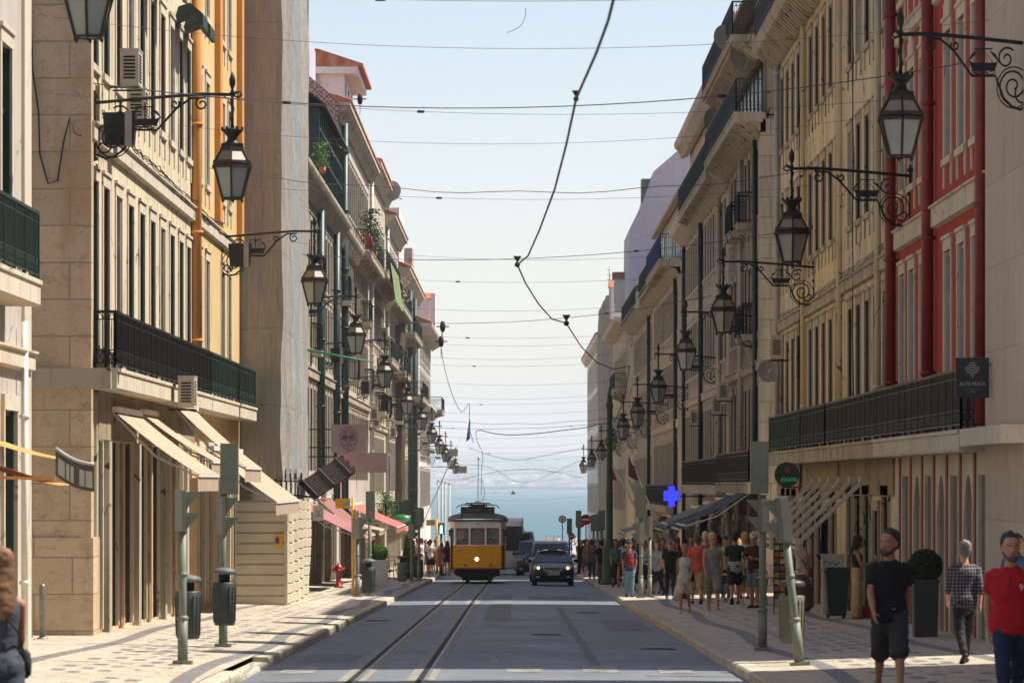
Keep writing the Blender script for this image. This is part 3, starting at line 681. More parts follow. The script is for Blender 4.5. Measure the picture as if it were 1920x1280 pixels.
for j, c in enumerate([73.0]+bs[:8]+[93.9]):
    for i, (sill, H) in enumerate(((3.85, 3.2), (9.0, 2.4), (12.8, 2.2))): b.window(c, sill, 1.1, H, style='door' if i == 0 else 'std', sash=('sashg', 'sashg', 'sash', 'wood')[(j*3+i) % 4])
for c, w, m in ((73.6, .8, 'sashg'), (76.2, 1.5, 'wood'), (79, 1.6, 'wood'), (82, 1.6, 'dark'), (85, 1.6, 'wood'), (88, 1.6, 'sash'), (91, 1.6, 'sash'), (93.6, 1.3, 'sash')): b.window(c, gz(c)+.3, w, 2.6-gz(c)-.3, style='shop', sash=m)
b.walls(mat='cream'); b.box('ground_floor_facing', 72.9, 73.15, .0, .05, b.base, 3.4, 'trim_w'); b.box('ground_floor_fascia', 73.1, 94.9, .003, .07, 2.62, 3.45, 'brown_pl'); b.box('end_wall', 71.9, 72.0-.003, -11, .0, b.base, 16, 'limestone')
b.box('corner_plinth', 71.8, 72.9, -1.2, .1, b.base, .95, 'limestone'); b.box('quoin', 71.85, 72.25, -.9, .06, .951, 16, 'limestone')
b.box('end_belt', 71.7, 71.897, -11, .4, 3.45, 3.8, 'trim_w'); b.band(7.65, 7.98); b.balcony(72.2, 94.9, 3.82, .46, 'iron', screen='scr2'); b.cornice(16); b.roof(16.6)
b.pipe(94.75, 4, 16, 'ochre', .12, .12)
M['wood2'] = simple('tan_varnished_wood', (150, 112, 74), .5, 0, .3, 3)
for q, w in ((74.6, .5), (77.6, .35), (80.5, .5), (83.5, .4), (86.5, .5), (89.5, .35), (92.3, .5)): b.box('shop_pier', q-w/2, q+w/2, .004, .13 if w > .4 else .06, b.base, 2.6, {.5: 'trim_w', .35: 'wood2', .4: 'wood2'}[w])
for q in (92.8, 90.6): # bullnose window hoods
    mb = MB(); mb.prism([(0, 11.55), (.1, 11.9), (.35, 11.98), (.62, 11.75), (.62, 11.5), (.55, 11.5), (.3, 11.8), (.05, 11.7)], 0, q-.7, q+.7); b.part('window_hood', mb, 'irong')
for q in (83, 85.2):
    mb = MB(); mb.prism([(0, 11.55), (.1, 11.9), (.35, 11.98), (.62, 11.75), (.62, 11.5), (.55, 11.5), (.3, 11.8), (.05, 11.7)], 0, q-.6, q+.6); b.part('window_hood', mb, 'brown_pl')
b = Bld('apartment_building', 'orange plastered block with ochre pilasters between cream block and scaffold', -1, 7.2, 95.003, 111.4, 16, 'orange', 'trim')
for j, c in enumerate((97.3, 99.7, 105, 107.4)):
    for i, (sill, H) in enumerate(((3.85, 3.2), (8.8, 2.4), (12.7, 2.2))): b.window(c, sill, 1.1, H, style='door' if i == 0 else 'std', sash='greysash')
for c in (97.5, 100.4, 103.3, 106.2, 109.1): b.window(c, gz(c)+.3, 1.7, 2.6-gz(c)-.3, style='shop', sash='sash')
b.walls()
for q in (95.1, 102.2, 110.3): b.box('pilaster', q, q+.9, 0, .14, 7.9 if q > 96 else 3.9, 16, 'ochre')
b.band(7.65, 7.98); b.balcony(95.0, 111.2, 3.82, .46, 'irong', screen='scr3'); b.cornice(16); b.roof(16.6)
b = Bld('apartment_building', 'block hidden behind the tall scaffold cloth', -1, 7.3, 111.5, 126, 20, 'grey_pl', 'trim'); b.walls(); b.roof(20)
netbox(-1, 6.1, 111.5, 126, 2.0, 24, 1.4, 'tall beige scaffold cloth with a faint blue stripe and torn lower edge', 'net', .07, None, 160, 40, fringe=.5)
b = Bld('apartment_building', 'grey plastered block with heavy mid cornice, green pipes and rooftop veranda', -1, 7.2, 131, 172, 12.0, 'grey_pl', 'trim_w')
bs = bays(131, 172, 2.35); rowset(b, bs, [(2.3, 2.9), (6.6, 1.9), (9.1, 2.0)], sashes=('dark', 'sashg', 'sash')); shops(b, 131.5, 172, 1.2); b.walls()
b.band(5.5, 5.85, .14); b.cornice(11.7, .6)
little(b, 4, (6.5, 8.98), 'iron', .4, 5)
for q in (139.5, 154, 167.6): b.pipe(q, 1.2, 11.7, 'greenpipe', .14, .2)
b.walls(t=-.2, bot=12.3, top=15.2, ops=[], name='attic_wall', mat='grey_pl'); b.roof(15.2, .1, 2)
mb = MB(); mb.box(146, 166, .0, .42, 12.35, 14.7); v = b.part('veranda', mb, 'glass')
mb = MB()
for k in range(14): mb.box(146+k*1.52, 146.12+k*1.52, .42, .5, 12.35, 14.7)
for z in (12.35, 13.2, 14.0, 14.62): mb.box(146, 166.1, .42, .49, z, z+.1)
mb.box(145.9, 146-.003, .0, .5, 12.35, 14.7); b.part('veranda_frame', mb, 'irong', v)
mb = MB(); mb.prism([(-.2, 15.4), (.75, 14.7), (.75, 14.78), (-.2, 15.5)], 0, 145.6, 166.4); b.part('veranda_roof', mb, 'irong', v)
# azulejo wall
t = NT('tiled_gable'); p = t.pos(); s_ = t.new('ShaderNodeSeparateXYZ'); t.link(p, s_.inputs[0])
fx = t.math('ABSOLUTE', t.math('SUBTRACT', t.math('FRACT', t.math('MULTIPLY', s_.outputs[0], 2.6)), .5)); fz = t.math('ABSOLUTE', t.math('SUBTRACT', t.math('FRACT', t.math('MULTIPLY', s_.outputs[2], 2.6)), .5))
d1 = t.math('LESS_THAN', t.math('ABSOLUTE', t.math('SUBTRACT', fx, fz)), .07); d2 = t.math('LESS_THAN', t.math('ABSOLUTE', t.math('SUBTRACT', t.math('ADD', t.math('MULTIPLY', fx, fx), t.math('MULTIPLY', fz, fz)), .12)), .03)
c = t.mix(t.math('MAXIMUM', d1, d2), lin((178, 156, 148)), lin((84, 66, 70))); M['azulejo'] = t.out(c, .4)
b = Bld('apartment_building', 'block with patterned tile gable, white roof turret and red tile edge', -1, 7.2, 172.003, 210, 17.2, 'grey_pl', 'trim_w')
bs = bays(172, 210, 2.3); rowset(b, bs, [(2.0, 2.9), (6.4, 2.0), (9.4, 2.1), (13.4, 2.2)], lo=True); shops(b, 173, 210, .6); b.walls()
mb = MB(); mb.prism([(-11, 15.2), (.05, 15.2), (.05, 17.25), (-2.2, 19.2), (-11, 19.2)], 0, 171.8, 171.997); b.part('tiled_gable', mb, 'azulejo')
little(b, 5, (6.3, 9.3), 'irong', .5, 6); b.band(5.3, 5.6, .14); b.cornice(11.6, .5); b.cornice(16.6, .5); b.roof(17.2, .55, 2.0); b.balcony(190, 209, 12.2, .8, 'irong', .95, ornate=False)
b.pipe(175, 0, 16.6, 'greenpipe', .15, .22)
b.box('roof_turret', 182, 192, -4.5, -.1, 17.2, 19.3, 'white_pl'); b.box('turret_cornice', 181.7, 192.3, -4.8, .5, 19.3, 19.58, 'white_pl')
mb = MB(); mb.prism([(.72, 19.59), (.72, 19.72), (-1.2, 20.35), (-5, 20.3), (-5, 19.59)], 0, 181.75, 192.6); b.part('turret_roof', mb, 'tile')
b.box('white_wall', 176, 181.7, -6, -1.3, 17.2, 20.2, 'lav')
for q in (184, 187, 190): b.box('turret_window', q-.5, q+.5, -.097, -.06, 17.9, 19.0, 'glass')
L = [('cream block with red tile eaves and crowded plant balconies', 210.003, 236, 17.6, 'beige_pl', 'irong', 12.4),
     ('tall narrow block with green cloth hung over its balcony', 236.003, 262, 16.6, 'grey_pl', 'irong', 12.0)]
for lb, a, e, tp, wm, rm, cb in L:
    b = Bld('apartment_building', lb, -1, 7.2, a, e, tp, wm, 'trim'); bs = bays(a, e, 2.4); rowset(b, bs, [(1.4, 2.8), (5.6, 2.0), (9, 2.1), (13.0, 2.1)], lo=True); shops(b, a, e, .2); b.walls()
    b.cornice(tp-.5, .5); b.roof(tp+.1, .6, 1.8); b.cornice(cb-.6, .5); b.balcony(a+.5, e-1, cb, .9, rm, .95, ornate=False); b.band(4.6, 4.9, .12); b.balcony(a+2, e-2, -.1+.0, .8, 'irong', .95, ornate=False)
    little(b, 5, (5.5, 8.9), 'iron', .6, int(a)); b.balcony(a+12, e-.5, 8.4, .8, rm, .95, ornate=False); b.chimney(a+8, tp+1.4, 1.2, 1.2, -1.5); b.pipe(a+1, 0, tp-.5, 'greyp', .1)
b = Bld('apartment_building', 'pale block beyond the crossing with curtained balconies and tile canopy', -1, 7.2, 268, 312, 15.2, 'beige_pl', 'trim')
bs = bays(268, 312, 2.5); rowset(b, bs, [(.6, 2.8), (4.8, 2.1), (8.3, 2.1), (11.9, 2.0)], lo=True); b.walls(); b.cornice(14.8, .5); b.roof(15.4, .6); b.balcony(269, 290, 11.4, .9, 'irong', 1, ornate=False); b.balcony(292, 311, 7.8, .9, 'iron', 1, ornate=False)
b.pipe(283, -2, 14.6, 'irong', .16, .25); b.pipe(296, -2, 14.6, 'irong', .16, .25); b.balcony(269, 300, -.9, .8, 'irong', 1, ornate=False); b.box('roof_turret', 272, 284, -3, -.2, 15.4, 19.4, 'white_pl'); b.box('roof_turret', 286, 292, -2, .3, 15.4, 17.6, 'grey_pl')
netbox(-1, 6.8, 255.5, 262.5, -1, 13.5, .5, 'narrow dark brown debris net hanging between the sunlit blocks', 'netd', .2)
b = Bld('corner_building', 'bright carved stone corner block where the sunlit row meets the square', -1, 7.2, 318, 364, 13.6, 'white_pl', 'limestone_b')
bs = bays(318, 364, 2.8); rowset(b, bs, [(.0, 2.8), (4.0, 2.3), (8.0, 2.3), (11.2, 1.8)], lo=True); b.walls(); b.cornice(13.2, 1.0); b.roof(13.8, .9); b.cornice(7.2, .8); b.balcony(350, 363, 7.9, 1.2, 'iron', 1, ornate=False)
b.chimney(330, 15, 2, 3); b.dormer(342, 14.2, 2, 2.4, .3, 'white_pl'); b.box('roof_statue_base', 352, 356, -.8, .6, 13.8, 17.5, 'white_pl')
# ---------------------------------------------------------------- things on the facades and in the street
def text_mesh(s, size, depth=.01, align='CENTER'):
    c = bpy.data.curves.new('letters', 'FONT'); c.body = s; c.size = size; c.extrude = depth/2; c.align_x = align; c.align_y = 'CENTER'; c.resolution_u = 3
    o = bpy.data.objects.new('tmp', c); TMP.collection.objects.link(o); dg = tmpdg()
    me = bpy.data.meshes.new_from_object(o.evaluated_get(dg)); bpy.data.objects.remove(o); bpy.data.curves.remove(c); return me
def lettering(s, size, m, parent, loc, rx=90, rz=0, name='lettering', sx=1):
    me = text_mesh(s, size); me.materials.clear(); me.materials.append(M[m] if isinstance(m, str) else m)
    o = link(name, me, parent, loc); o.rotation_euler = (R(rx), 0, R(rz)); o.scale = (sx, 1, 1); return o
# --- wall lanterns on ship brackets
M['bronze'] = simple('weathered_lantern_metal', (52, 45, 38), .55, .3, .35, 8)
M['lglass'] = simple('frosted_lantern_glass', (150, 156, 152), .35, 0, .1, 2)
M['lroof'] = simple('lantern_roof_glass', (138, 126, 104), .45, 0, .15, 2)
def make_lantern(label):
    r = thing('wall_lantern', label, 'lantern', (0, 0, 0))
    # origin: centre of the lantern body; arm goes towards -x (the wall)
    n = 6; ph = PI/2+PI/6*0
    def hexring(rad, z): return [(rad*math.cos(ph+2*PI*k/n), rad*math.sin(ph+2*PI*k/n), z) for k in range(n)]
    A, B = hexring(.19, -.34), hexring(.345, .2); C, D = hexring(.345, .27), hexring(.2, .5)
    mb = MB()
    for k in range(n):
        k2 = (k+1) % n
        mb.bar(A[k], B[k], .035); mb.bar(C[k], D[k], .03); mb.bar(B[k], B[k2], .07, .05); mb.bar(A[k], A[k2], .035); mb.bar(D[k], D[k2], .05, .06); mb.bar(C[k], C[k2], .04, .05)
        mb.lathe([(.012, 0), (.025, -.03), (.005, -.07)], 5, (A[k][0], A[k][1], A[k][2]))
        for q in range(7):   # cresting
            for (P, Q, z) in ((B[k], B[k2], .23), (D[k], D[k2], .52)):
                f = (q+.5)/7; x, y = P[0]*(1-f)+Q[0]*f, P[1]*(1-f)+Q[1]*f; mb.box(x-.012, x+.012, y-.012, y+.012, z, z+.075)
    mb.build('lantern_frame', M['bronze'], r)
    mb = MB(); mb.add([(x*.97, y*.97, z) for x, y, z in A+B], [tuple(range(6))]+[(k, (k+1) % 6, 6+(k+1) % 6, 6+k) for k in range(6)]); mb.build('glass_panes', M['lglass'], r)
    mb = MB(); mb.add([(x*.97, y*.97, z) for x, y, z in C+D], [(6, 7, 8, 9, 10, 11)]+[(k, (k+1) % 6, 6+(k+1) % 6, 6+k) for k in range(6)]); mb.build('roof_panes', M['lroof'], r)
    mb = MB(); mb.lathe([(.2, .52), (.17, .58), (.1, .64), (.08, .7), (.13, .76), (.2, .83), (.17, .84), (.06, .8), (.03, .86)], 10); 
    for k in range(6): mb.box(.17*math.cos(k*PI/3)-.02, .17*math.cos(k*PI/3)+.02, .17*math.sin(k*PI/3)-.02, .17*math.sin(k*PI/3)+.02, .82, .88)
    mb.build('crown', M['iron'], r)
    mb = MB(); mb.tube([(0, 0, .82), (0, 0, 1.42)], .028, 6)
    for k in range(12): a = k*.9; mb.tube([(.03*math.cos(a), .03*math.sin(a), .86+k*.045), (.03*math.cos(a+.9), .03*math.sin(a+.9), .905+k*.045)], .014, 4)
    mb.lathe([(.02, 1.42), (.045, 1.46), (.02, 1.52), (.05, 1.6), (.055, 1.68), (.03, 1.76), (.005, 1.82)], 8)
    mb.build('hanger', M['iron'], r)
    # bracket in x-z plane; wall at x=-2.35
    L = 2.35; mb = MB()
    top = [(.12, 1.5), (0, 1.43), (-.5, 1.44), (-1.2, 1.39), (-1.9, 1.33), (-L, 1.29)]
    mb.tube([(x, 0, z) for x, z in top], .03, 5)
    mb.tube([(x, 0, z) for x, z in [(.0, 1.42), (.1, 1.38), (.16, 1.42), (.14, 1.48)]], .018, 5)
    low = [(-.45, 1.38), (-.7, 1.37), (-.95, 1.2), (-1.2, .92), (-1.28, .83), (-1.7, .83), (-1.76, .7), (-1.85, .5), (-2.0, .38), (-2.15, .34), (-L, .42)]
    mb.tube([(x, 0, z) for x, z in low], .022, 5)
    def spiral(cx, cz, r0, turns, r1=.02, a0=0, dirn=1, th=.016):
        n_ = int(18*turns); mb.tube([(cx+(r0+(r1-r0)*k/n_)*math.cos(a0+dirn*2*PI*turns*k/n_), 0, cz+(r0+(r1-r0)*k/n_)*math.sin(a0+dirn*2*PI*turns*k/n_)) for k in range(n_+1)], th, 4)
    spiral(-2.03, .68, .27, 1.9, .04, -1.2); spiral(-1.9, 1.08, .17, 1.4, .03, 2.4, -1); spiral(-.52, 1.27, .12, 1.3, .03, 1.2); spiral(-.98, 1.27, .08, 1.2, .02, .6, -1); spiral(-2.2, .55, .15, 1, .03, .6, -1)
    for k in range(24):  # big ring
        a = 2*PI*k/24; b_ = 2*PI*(k+1)/24
        mb.bar((-2.03+.3*math.cos(a), 0, .66+.3*math.sin(a)), (-2.03+.3*math.cos(b_), 0, .66+.3*math.sin(b_)), .02)
    mb.bar((-L-.0, 0, .3), (-L-.0, 0, 1.5), .05)
    for z in (.34, .95, 1.4): mb.box(-L-.12, -L+.06, -.05, .05, z-.03, z+.03)
    mb.build('scroll_ironwork', M['iron'], r)
    mb = MB(); cx = -1.49   # ship emblem
    mb.prism([(cx-.26, 1.04), (cx-.2, 1.02), (cx+.2, 1.02), (cx+.27, 1.06), (cx+.2, .9), (cx-.2, .9)], 1, -.012, .012)
    mb.bar((cx, 0, 1.02), (cx, 0, 1.3), .02)
    for q in (-.17, -.08, .08, .17): mb.bar((cx+q, 0, 1.02), (cx, 0, 1.22), .008)
    mb.bar((cx-.16, 0, 1.22), (cx+.16, 0, 1.22), .035, .02)
    for q in (-1, 1): mb.prism([(cx+q*.24, 1.06), (cx+q*.3, 1.0), (cx+q*.22, 1.14), (cx+q*.1, 1.2), (cx+q*.16, 1.13)][::q], 1, -.01, .01)
    for i in range(2):
        mb.tube([(-1.26-.05*k+0, 0, .86+.03*i+.015*math.sin(k*1.6+i)) for k in range(10)], .007, 4)
    mb.build('ship_emblem', M['iron'], r); return r
RL = [(62, 5.6, 6.95), (81, 5.25, 6.4), (107, 5.22, 5.98), (132, 5.28, 5.72), (158, 5.3, 5.2), (185, 5.3, 4.7), (209, 5.3, 4.4), (236, 5.3, 4.0), (263, 5.3, 3.65), (290, 5.2, 3.3), (318, 5.1, 2.95)]
LL = [(55, -5.5, 7.95), (72.7, -4.82, 7.05), (104.6, -4.92, 6.6), (133, -4.97, 6.25), (162, -4.95, 5.85), (194, -4.9, 5.35), (223, -4.9, 5.0), (251, -4.9, 4.55), (276, -4.9, 4.1), (300, -4.9, 3.7), (325, -4.9, 3.3), (350, -4.9, 3.0)]
ordn = ['first', 'second', 'third', 'fourth', 'fifth', 'sixth', 'seventh', 'eighth', 'ninth', 'tenth', 'eleventh', 'twelfth']
lan0 = None
for sd_, LST, gr in ((1, RL, 'lanterns along the shaded facades'), (-1, LL, 'lanterns along the sunlit facades')):
    for k, (y, x, z) in enumerate(LST):
        lb = 'black iron lantern on a scrolled ship bracket, %s from the camera along the %s facades' % (ordn[k], 'shaded' if sd_ > 0 else 'sunlit')
        if lan0 is None: lan0 = make_lantern(lb); o = lan0
        else: o = dup(lan0, label=lb)
        o.location = (x, y, z-.0); o['group'] = gr
        sc = 1.0
        wall = 7.5 if sd_ > 0 else 7.2
        reach = wall-abs(x); f = reach/2.35
        o.scale = (f if abs(f-1) > .02 else 1, 1, 1); o.rotation_euler = (0, 0, PI if sd_ > 0 else 0)
# keep lantern body round when the bracket is stretched
for o in [q for q in COL.objects if q.name.startswith('wall_lantern')]:
    f = o.scale[0]
    if f != 1:
        o.scale = (1, 1, 1)
        for c in o.children:
            if c.name.startswith(('scroll', 'ship')): c.scale = (f, 1, 1)
# --- loudspeaker boxes under the sunlit brackets
def speaker(y, z, k, x=-6.75):
    r = thing('loudspeaker', 'dark trapezoid loudspeaker hung under the %s lantern bracket of the sunlit side' % ordn[k], 'loudspeaker', (x, y, z), group='loudspeakers on the lantern brackets')
    mb = MB(); mb.add([(-.24, -.18, -.28), (.24, -.18, -.28), (.24, .18, -.28), (-.24, .18, -.28), (-.28, -.2, .28), (.28, -.2, .28), (.28, .2, .28), (-.28, .2, .28)], [(0,3,2,1),(4,5,6,7),(0,1,5,4),(1,2,6,5),(2,3,7,6),(3,0,4,7)]); mb.build('housing', M['iron'], r)
    mb = MB(); mb.box(.1, .22, -.235, -.205, -.3, .3); mb.build('mounting_plate', M['sigl'], r)
    mb = MB(); mb.bar((0, 0, .28), (0, 0, .48), .03); mb.build('strap', M['iron'], r)
for k, y in ((1, 72.9), (2, 104.7), (3, 133.1), (4, 162.1), (5, 194.1), (6, 223), (7, 251)): speaker(y, LL[k][2]+.85, k)
# --- air conditioners
def make_ac(side, label):
    r = thing('air_conditioner', label, 'air conditioner', (0, 0, 0))
    mb = MB(); mb.box(-.16, .16, -.4, .4, -.3, .3); mb.box(-.17, .17, -.41, .41, .3, .32); mb.build('casing', M['acc'], r)
    mb = MB()
    for k in range(9): mb.box(-side*.165-.006, -side*.165+.006, -.34, .1, -.24+k*.055, -.22+k*.055)
    for k in range(7): mb.box(-.1, .1, -.412, -.402, -.2+k*.06, -.17+k*.06)
    mb.build('grille', M['dark'], r)
    mb = MB(); [mb.bar((side*.35, q, -.34), (-side*.16, q, -.34), .03) for q in (-.3, .3)]; mb.build('support', M['iron'], r); return r
acs = [(-1, 6.62, 73.6, 9.0, 'beige window air conditioner above the first sunlit lantern bracket'), (-1, 6.7, 75.8, 8.55, 'smaller beige air conditioner beside the first one on the cream block'), (-1, 6.45, 84, 3.65, 'air conditioner with dark grille on the long balcony above the beige awnings'),
 (-1, 6.8, 206, 5.2, 'beige air conditioner above the pale lanterns'), (-1, 6.8, 209, 4.9, 'second of two beige air conditioners side by side'), (-1, 6.8, 222, 9.6, 'air conditioner under the green cloth balcony'), (-1, 6.8, 226, 9.3, 'grey air conditioner on weathered cornice ledge'), (-1, 6.8, 233, 5.6, 'air conditioner high beside the debris net'), (-1, 6.8, 238, 4.7, 'air conditioner low beside the debris net'),
 (-1, 6.8, 150, 1.6, 'air conditioner in shade behind the brown slatted awning'), (-1, 6.7, 213, .3, 'grey air conditioner by the green balconies'),
 (1, 6.9, 113, 5.45, 'white air conditioner on the stained cream facade'), (1, 7.1, 111, 2.1, 'pale air conditioner behind the round green sign'), (1, 7.1, 146, 5.0, 'grey air conditioner box beside the third shaded lantern'), (1, 7.1, 150.5, 4.6, 'lower grey box beside the third shaded lantern'), (1, 7.2, 172, 4.5, 'small pale unit far along the shaded row')]
A0 = {-1: None, 1: None}
for sd_, x, y, z, lb in acs:
    if A0[sd_] is None: A0[sd_] = make_ac(sd_, lb); o = A0[sd_]
    else: o = dup(A0[sd_], label=lb)
    o.location = (sd_*x, y, z); o['group'] = 'air conditioning units on the facades'
# --- satellite dishes
def dish(x, y, z, r_, lb, rz=0):
    r = thing('satellite_dish', lb, 'satellite dish', (x, y, z), rz)
    mb = MB(); mb.grid(lambda u, v: (r_*v*math.cos(2*PI*u), .22*r_*v*v*-1+.02, r_*v*math.sin(2*PI*u)*1.08), 20, 5); mb.grid(lambda u, v: (r_*v*math.cos(2*PI*u), .22*r_*v*v*-1+.035, r_*v*math.sin(2*PI*u)*1.08), 20, 5); mb.build('reflector', M['greyp'], r)
    mb = MB(); mb.bar((0, -.12, -r_*.95), (0, -r_*.85, -.05), .03); mb.ball((0, -r_*.85, -.02), .06, 8, 5); mb.build('receiver_arm', M['greyp'], r)
    mb = MB(); mb.tube([(0, .05, 0), (0, .12, -r_*.5), (r_*.9, .2, -r_*.9)], .03, 6); mb.build('mount', M['steel'], r)
dish(6.95, 117.5, 4.95, .29, 'round pale dish on the corner of the stained cream block', R(15))
dish(6.5, 133, 15.75, .36, 'grey dish high on the roof balcony of the brown block', R(20)); dish(6.98, 150, 14.6, .42, 'lower grey dish at the far end of the brown block', R(25)); dish(7.0, 131, 15.0, .5, 'large grey dish partly behind the roof railing', R(25))
dish(-6.6, 230, 17.6, .5, 'pale dish on the sunlit roof edge', R(-20))
# --- traffic signals seen from behind
def sig_head(r, x, z, w=.26, h=.82, d=.2, hoods=0, hz_=3, y=0):
    mb = MB(); mb.box(x-w/2, x+w/2, y-d/2, y+d/2, z, z+h); mb.box(x-w/2+.02, x+w/2-.02, y-d/2-.02, y+d/2, z+.02, z+h-.02); o = mb.build('signal_head', M['sigl' if hoods else 'sig'], r)
    if hoods:
        s = hoods
        mb = MB(); mb.box(*sorted((x+s*w*.2, x+s*(w/2+.01))), y-d/2-.025, y+d/2, z, z+h); mb.build('lens_board', M['sig'], o)
        for k in range(hz_):
            a = z+h*(k+.06)/hz_; b = z+h*(k+.92)/hz_
            mb = MB(); e = x+s*w/2; f = e+s*.2
            mb.prism([(e, b), (f, b), (e, a)] if s > 0 else [(e, b), (e, a), (f, b)], 1, y-d/2+.01, y+d/2-.01); mb.build('hood', M['sig'], o)
    return o
def sig_pole(name, lb, x, y, h, heads, lean=0, rad=.055, m='sig', grp='traffic signals'):
    r = thing(name, lb, 'traffic signal', (x, y, pvz(x, y)), group=grp); r.rotation_euler = (0, R(lean), 0)
    mb = MB(); mb.tube([(0, 0, 0), (0, 0, h)], rad, 10); mb.tube([(0, 0, .0), (0, 0, .62)], rad*1.3, 10); mb.lathe([(rad*1.4, .6), (rad*1.5, .63), (rad*1.1, .66)], 10); mb.lathe([(rad*1.2, 1.2), (rad*1.25, 1.22), (rad, 1.25)], 10); mb.build('pole', M[m], r)
    mb = MB(); mb.box(-.13, .13, -.13, .13, -.02, .05); mb.build('base_plate', M[m], r)
    for a in heads: sig_head(r, **a)
    return r
sig_pole('traffic_signal', 'tall signal post with long vehicle head, upright beside the leaning one', 3.81, 65.7, 2.4, [dict(x=-.05, z=2.42, w=.27, h=.8), dict(x=.02, z=1.82, w=.15, h=.52, hoods=-1, hz_=2)])
sig_pole('pedestrian_signal', 'leaning signal post with two hoods above litter bins', 3.87, 58, 1.75, [dict(x=0, z=1.68, w=.17, h=.62, hoods=-1, hz_=2)], lean=-6.2)
sig_pole('pedestrian_signal', 'grey signal post closest on the sunlit pavement with two hoods', -4.52, 58, 1.82, [dict(x=-.03, z=1.8, w=.14, h=.56, hoods=1, hz_=2)])
sig_pole('traffic_signal', 'signal post carrying a litter bin and a long vehicle head on the sunlit pavement', -4.6, 67.2, 2.5, [dict(x=.1, z=2.4, w=.28, h=.8), dict(x=-.03, z=1.75, w=.14, h=.62, hoods=1, hz_=2)])
sig_pole('pedestrian_signal', 'signal post with hoods by the yellow bus stop pole', -4.62, 125, 1.7, [dict(x=0, z=1.72, w=.28, h=.6, hoods=1, hz_=2)])
sig_pole('traffic_signal', 'signal post with tall grey head beside the round shrub planter', -4.33, 127, 2.4, [dict(x=.02, z=2.3, w=.27, h=.82)])
sig_pole('pedestrian_signal', 'thin signal post past the round shrub planter', -4.17, 172, 1.7, [dict(x=0, z=1.72, w=.28, h=.58, hoods=1, hz_=2)])
sig_pole('traffic_signal', 'tall head signal post before the group of walkers on the sunlit side', -3.95, 175, 2.6, [dict(x=.02, z=2.2, w=.25, h=.8)])
sig_pole('traffic_signal', 'signal post with long head beside its paler twin by the red backpack walker', 3.68, 125, 2.4, [dict(x=0, z=2.35, w=.3, h=.86), dict(x=-.0, z=1.6, w=.2, h=.6, hoods=-1, hz_=2)])
sig_pole('pedestrian_signal', 'pale green signal post by the sunlit patch on the pavement', 3.97, 126, 1.7, [dict(x=.02, z=1.78, w=.15, h=.6, hoods=-1, hz_=2)])
sig_pole('traffic_signal', 'dark signal post just beyond the taxi', 3.15, 212, 2.5, [dict(x=0, z=2.3, w=.28, h=.85)], m='iron')
sig_pole('traffic_signal', 'distant grey signal post left of the dark one', 2.95, 232, 2.4, [dict(x=0, z=2.0, w=.28, h=.85)])
for k, (px, fy, y) in enumerate(((1128, 1092, 175), (1120, 1080, 205), (1113, 1078, 210))):
    sig_pole('traffic_signal', 'grey signal post among the crowd, %s left of the green mast' % ordn[k], (px-VX)*y/FPX, y, 2.3, [dict(x=0, z=2.1, w=.28, h=.8)])
# left green man signal
g_ = sig_pole('pedestrian_signal', 'pedestrian signal showing a lit green man', -3.55, 205, 2.0, [dict(x=0, z=1.95, w=.3, h=.55)], m='iron')
mb = MB(); mb.ball((0, -.13, 2.32), .05, 8, 5); mb.box(-.05, .05, -.14, -.12, 2.12, 2.27); mb.box(-.055, -.015, -.14, -.12, 2.0, 2.12); mb.box(.015, .055, -.14, -.12, 2.0, 2.12); mb.build('green_man', emis('green_light', (120, 255, 190), 6), g_)
# --- litter bins
M['bin'] = simple('dark_bin_plastic', (52, 58, 54), .5, 0, .15, 5)
def litter(x, y, z, lb, m='bin', s=1.0, post=True):
    r = thing('litter_bin', lb, 'litter bin', (x, y, z), group='litter bins')
    mb = MB(); mb.lathe([(.165*s, 0), (.185*s, .03), (.205*s, .74*s), (.19*s, .76*s)], 18)
    for k in range(18): a = 2*PI*k/18; mb.bar((.19*s*math.cos(a), .19*s*math.sin(a), .06), (.205*s*math.cos(a), .205*s*math.sin(a), .68*s), .012)
    mb.build('drum', M[m], r)
    mb = MB(); mb.lathe([(.1*s, .76*s), (.1*s, .9*s)], 10); mb.build('neck', M['dark'], r)
    mb = MB(); mb.lathe([(.2*s, .9*s), (.215*s, .93*s), (.2*s, .98*s), (.06*s, 1.02*s)], 18); mb.build('lid', M['bin' if m != 'bin' else 'greybin'], r)
    return r
M['greybin'] = simple('weathered_grey_lid', (96, 104, 100), .6, 0, .15, 5)
litter(-4.87, 63.5, -.45, 'dark litter bin half behind the closest sunlit signal post', s=.94); litter(-4.56, 66.9, -.36, 'dark litter bin with grey lid hung on a signal post', s=.89)
litter(-4.35, 126.5, pvz(-4.3, 126)+.1, 'dark litter bin by the bus stop pole'); litter(-4.0, 176, pvz(-4, 176)+.1, 'dark litter bin past the round shrub'); litter(-4.5, 170, pvz(-4, 176)+.1, 'grey bin half hidden beside the bicycle', 'sig')
M['olive'] = simple('olive_grey_bin', (98, 94, 80), .55, 0, .12, 5)
litter(3.87, 59.7, -.37, 'olive litter bin behind the leaning signal post', 'olive', .88)
